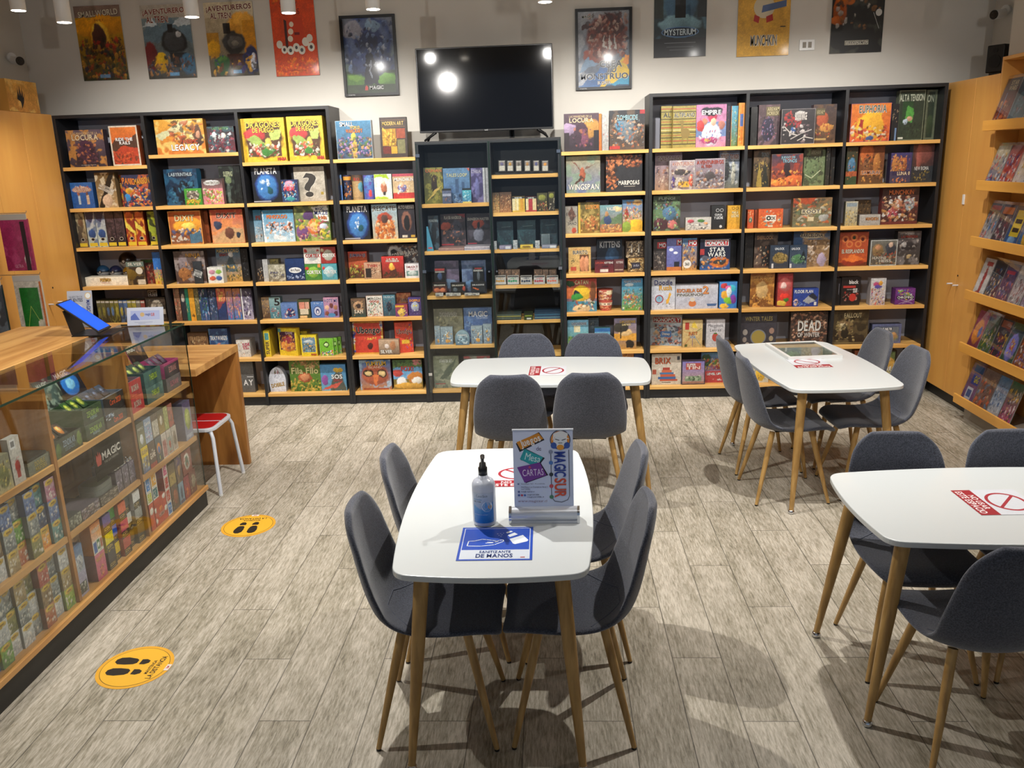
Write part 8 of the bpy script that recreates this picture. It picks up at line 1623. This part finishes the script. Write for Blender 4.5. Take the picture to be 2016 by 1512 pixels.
def tray():
    t = thing('picture_tray', 'white framed flat picture under glass lying on the table', 'framed picture', (1.665, -1.525, TZ), R(5))
    w, h = .355, .45
    b = MB(); fw = .022
    for q in ((-w / 2, -h / 2, w / 2, -h / 2 + fw), (-w / 2, h / 2 - fw, w / 2, h / 2), (-w / 2, -h / 2 + fw, -w / 2 + fw, h / 2 - fw), (w / 2 - fw, -h / 2 + fw, w / 2, h / 2 - fw)):
        b.box(q[0], q[1], 0, q[2], q[3], .02)
    b.build('frame', M['white_plastic'], t)
    b = MB(); art(b, w - .044, h - .044, 'G:b8b8a4,c4d0dc;N:.3,3,dcdcd0;r:.0,.9,1,1,586878;r:.05,.6,.95,.62,c8c0a0;r:.05,.5,.95,.52,c0b898;r:.05,.4,.95,.42,c8c0a0;r:.05,.3,.95,.32,c0b898;r:.05,.2,.95,.22,c8c0a0;r:.35,.05,.38,.9,b8c4c8;r:.05,.7,.95,.72,c8c0a0;r:.05,.8,.95,.82,b8b8a8;r:.05,.1,.95,.12,b8b090', 611, .006)  # beige bars are the wooden slat reflection, painted into the sheet
    b.xform(Matrix.Translation((0, -(h - .044) / 2, .012)) @ Matrix.Rotation(R(-90), 4, 'X')); b.build('printed_sheet', M['print'], t)
    b = MB(); b.box(-w / 2 + fw, -h / 2 + fw, .0165, w / 2 - fw, h / 2 - fw, .0185); b.build('glass_pane', M['glass_top'], t)
tray()

def bottle():
    t = thing('sanitizer_bottle', 'tall white pump bottle of alcohol gel with blue label', 'bottle', (-.268, -4.215, TZ))
    r = .0435
    b = MB()
    b.lathe([(.001, .0), (.036, 0), (.041, .004), (r, .012), (r, .150), (.0425, .160), (.037, .171), (.027, .178), (.0185, .182), (.0175, .192), (.001, .192)], 36)
    b.build('bottle_body', M['bottle'], t)
    lb = MB(); art(lb, .082, .118, 'G:1878c8,c0ccdc;P:0,.62,.25,.5,.6,.42,1,.7,1,0,0,0,2c8cd0;P:0,.45,.4,.3,1,.5,1,0,0,0,1880d0;T:CottSkin,.18,.86,.7,.94,303848;T:ALCOHOL,.04,.76,.45,.8,3080b8,b;T:GEL 70%,.04,.69,.4,.73,283848,b;e:.68,.55,.25,.17,e8f0f8;e:.66,.56,.19,.13,60a8d8;p:.55,.55,.62,.72,.7,.55,.62,.48,4898d8;e:.8,.53,.08,.06,e8a028;T:previene el contagio,.08,.27,.7,.3,d8e8f4;r:.05,.2,.9,.21,c8e0f0;r:.05,.1,.95,.15,386890', 621, .003, grain=.02, z0=.018)
    def bend(p):
        a = p[0] / r; rr = r + .0008 - p[1]
        return (rr * math.sin(a), -rr * math.cos(a), p[2])
    lb.v = [bend(p) for p in lb.v]
    lb.build('label', M['gloss_print'], t)
    b = MB(); b.lathe([(.001, .193), (.0165, .193), (.0165, .220), (.0135, .222), (.0115, .238), (.006, .24), (.006, .252), (.001, .252)], 24, col=(0, 0, 0))
    cp = b.build('pump_collar', M['black_plastic'], t)
    b = MB(); b.tube([(0, .006, .252), (0, .006, .262), (.001, -.004, .266), (.004, -.030, .262)], [.0075, .0085, .007, .0045], 12); b.build('pump_nozzle', M['black_plastic'], t)
bottle()

def banner():
    t = thing('tabletop_banner', 'small roll-up shop banner with aluminium base beside the sanitizer bottle', 'banner', (-.047, -4.2, TZ), R(-.5))
    bw = .262
    b = MB(); b.tube([(-bw / 2 + .008, 0, .026), (bw / 2 - .008, 0, .029)], .028, 28); b.box(-bw / 2 + .008, -.026, 0, bw / 2 - .008, .03, .01); b.build('base', M['alu'], t)
    for s in (-1, 1):
        b = MB(); b.tube([(s * bw / 2 - s * .0095, 0, .028), (s * bw / 2, 0, .028)], .029, 24); b.box(min(s * bw / 2, s * (bw / 2 - .0095)), -.028, 0, max(s * bw / 2, s * (bw / 2 - .0095)), .034, .03); b.build('end_cap', M['chrome'], t)
    w, h = .22, .298
    spec = ('G:ccd8f4,d4dcf4;'
      'p:.05,.83,.44,.97,.53,.87,.11,.72,181420;p:.06,.845,.43,.96,.51,.885,.13,.75,d88c20;T:Juegos,.12,.79,.47,.91,f0e8e0,b,19;T:de,.39,.735,.47,.79,584870;'
      'p:.12,.62,.22,.76,.53,.64,.41,.53,102028;p:.11,.63,.19,.76,.5,.65,.38,.52,28a0a8;p:.15,.63,.22,.735,.485,.645,.385,.545,30a8b0;T:Mesa,.2,.6,.46,.69,d8f0f0,0,-14;'
      'p:.07,.52,.45,.59,.58,.42,.2,.32,201028;p:.06,.525,.44,.585,.55,.42,.18,.325,783898;T:CARTAS,.15,.415,.5,.5,e8d8f0,0,3;T:&,.25,.51,.3,.54,e05848;'
      'o:.79,.87,.17,.125,.012,201c30;e:.79,.87,.155,.112,e89028;p:.66,.8,.92,.8,.9,.76,.68,.76,3850a0;e:.79,.85,.115,.085,e8ecf0;p:.66,.86,.68,.95,.8,.985,.92,.95,.9,.9,.94,.88,.88,.88,.9,.84,.84,.9,.7,.91,f0f0f0;'
      'l:.012,.71,.88,.77,.865,282028;l:.012,.82,.865,.88,.88,282028;l:.01,.76,.83,.82,.83,282028;e:.79,.775,.06,.035,e8a038;e:.68,.8,.05,.04,3858a8;e:.9,.8,.05,.04,3858a8;'
      'l:.01,.63,.72,.63,.14,303040;l:.01,.63,.14,.68,.085,.8,.07,.9,.1,.93,.15,.93,.74,303040;e:.63,.72,.035,.025,8890a8;e:.63,.58,.035,.025,5080c8;e:.63,.43,.035,.025,303840;e:.63,.28,.035,.025,c84858;e:.63,.14,.035,.025,388060;'
      'T:MAGIC,.68,.4,.88,.72,203c98,b,-90;T:SUR,.68,.13,.88,.38,d04828,b,-90;'
      'r:.06,.3,.09,.32,6878a0;T:Guadalupe 563 - Providencia,.12,.3,.52,.32,404868;T:Mall Plaza Los Dominicos Nivel 2,.12,.26,.57,.28,404868;T:Las Condes,.12,.235,.27,.255,404868;T:hola@magicsur.cl,.12,.2,.34,.22,303860,b;e:.08,.21,.02,.014,5868a0;e:.08,.165,.02,.014,3050a0;e:.13,.165,.02,.014,c03858;e:.18,.165,.02,.014,4070c0;T:magicsurchile,.22,.16,.42,.18,303860,b;T:magicsurchile.cl,.22,.13,.5,.15,303860,b;T:www.magicsur.cl,.06,.065,.55,.105,806078')
    b = MB(); b.box(-w / 2, .0003, 0, w / 2, .0012, h, hx('a8b4d0')); art(b, w, h, spec, 631, .006, grain=.0)
    X = Matrix.Translation((0, .006, .05)) @ Matrix.Rotation(R(-4), 4, 'X')
    b.xform(X); b.build('printed_sheet', M['notice_print'], t)
    b = MB(); b.tube([(-w / 2 - .002, 0, h), (w / 2 + .002, 0, h)], .004, 12); b.xform(X); b.build('top_rail', M['alu'], t)
    b = MB(); b.tube([(0, .012, .03), (0, .04, h + .035)], .0025, 8); b.build('support_pole', M['blackmetal'], t)
banner()

# ================================================================ FLOOR STICKERS
def sticker(loc, rz, label, seed):
    n = 64; r = .157
    b = MB()
    def disc(rad, z, col): 
        pts = [(rad * math.cos(2 * PI * k / n), rad * math.sin(2 * PI * k / n)) for k in range(n)]
        b.add([(x, y, z) for x, y in pts], [tuple(range(n))], hx(col))
    b.prism([(r * math.cos(2 * PI * k / n), r * math.sin(2 * PI * k / n)) for k in range(n)], 0, .001, hx('e8a808'))
    disc(r * .9, .0012, '605010'); disc(r * .885, .0014, 'f0b408')
    def foot(cx, s):
        sole = [(-.022, -.01), (-.03, .03), (-.026, .06), (-.012, .074), (.006, .074), (.02, .058), (.022, .025), (.018, -.01), (.008, -.022), (-.012, -.022)]
        heel = [(-.018, -.034), (-.02, -.055), (-.010, -.072), (.006, -.072), (.017, -.056), (.017, -.034)]
        for P_ in (sole, heel):
            q = [(cx + s * x * 1.05, y * 1.05 + .03) for x, y in P_]
            if s < 0: q = q[::-1]
            b.add([(x, y, .0017) for x, y in q][::-1] if False else [(x, y, .0017) for x, y in q], [tuple(range(len(q)))], hx('241c10'))
    foot(-.036, 1); foot(.036, -1)
    for txt, a in (('MANTENGA', (-.05, -.078, .05, -.062)), ('LA DISTANCIA', (-.082, -.108, .082, -.084))):
        V2, F2 = text_fit(txt, *a, 1)
        b.add([(x, y, .0017) for x, y in V2], F2, hx('241c10'))
    b.add([(-.022, -.155, .0017), (.022, -.155, .0017), (.022, -.135, .0017), (-.022, -.135, .0017)], [(0, 1, 2, 3)], hx('e8e0d8'))
    V2, F2 = text_fit('3M', -.01, -.151, .01, -.139, 1); b.add([(x, y, .0019) for x, y in V2], F2, hx('c83030'))
    return tag(b.build('floor_sticker', M['matte_print'], None, loc, (0, 0, R(rz))), label, 'floor sticker', 'yellow distance stickers')
sticker((-1.822, -4.0, .0003), 88, 'round yellow footprint sticker on the floor, nearer the camera', 0)
sticker((-1.836, -2.563, .0003), 183, 'round yellow footprint sticker on the floor, farther away', 0)

# ================================================================ LAMPS
def aim(o, target):
    d = (Vector(target) - o.location)
    o.rotation_euler = d.to_track_quat('-Z', 'Y').to_euler()

def ceiling_spot(x, y, z, target, power, size, label, tilt=0.0, blend=0.6, col=(1.0, .962, .905)):
    t = thing('ceiling_spotlight', label, 'ceiling lamp', (x, y, 3.62), 0, 'white cylinder ceiling spotlights')
    h = z - 3.62
    b = MB(); b.tube([(0, 0, -0.001), (0, 0, -.03)], .045, 20); b.tube([(0, 0, -.03), (0, 0, h + .17)], .008, 8)
    b.build('stem', M['white_metal'], t)
    b = MB(); b.lathe([(.001, .18), (.044, .18), (.048, .17), (.048, 0), (.043, 0), (.043, .02), (.001, .02)], 28, (0, 0, h))
    b.build('lamp_body', M['white_plastic'], t)
    b = MB(); b.lathe([(.001, -.0008), (.0425, -.0008)][::-1], 24, (0, 0, h)); b.build('lens', M['lamp_glow'], t)
    ld = bpy.data.lights.new('spot', 'SPOT'); ld.energy = power; ld.spot_size = R(size); ld.spot_blend = blend
    ld.shadow_soft_size = .022; ld.color = col; ld.specular_factor = .35
    lo = bpy.data.objects.new('spot', ld); lo.location = (0, 0, h - .012); link(lo, t)
    d = Vector(target) - Vector((x, y, z - .012)); lo.rotation_euler = d.to_track_quat('-Z', 'Y').to_euler()
    return t
ROW = [(-3.22, 'above the leftmost posters'), (-2.35, 'in front of the train posters'), (-1.70, 'in front of the orange poster'), (-1.138, 'in front of the blue framed poster'),
       (-.013, 'above the right end of the television'), (.60, 'above the framed monster poster'), (1.45, 'above the gap of the right posters'), (2.35, 'above the far right poster')]
for x, s in ROW:
    ceiling_spot(x, -1.2, 3.035, (x, 0.05, 1.5), 104, 107, 'white cylinder spotlight hanging ' + s, blend=.75)
ceiling_spot(-3.52, -1.2, 3.12, (-3.6, -.9, 0), 60, 100, 'white cylinder spotlight in the top left corner of the photo')
for x, y, s, pw in ((-2.35, -4.1, 'added above the display case', 85), (-1.0, -2.95, 'above the aisle by the display case', 192), (1.40, -2.95, 'above the aisle between the tables', 155), (2.9, -2.6, 'added near the comic rack', 45),
                (-1.55, -5.6, 'added above the front left floor', 100), (.35, -5.3, 'added above the front middle floor', 60), (2.4, -5.4, 'added above the front right floor', 70)):  # aisle pair placed by the table shadows, the others unseen and added as fill
    ceiling_spot(x, y, 3.2, (x, 0.0, .6) if y < -5 else (x, y, 0), pw * 1.65, 100 if y < -5 else 158, 'white cylinder spotlight ' + s + ', above the frame', blend=1.0)
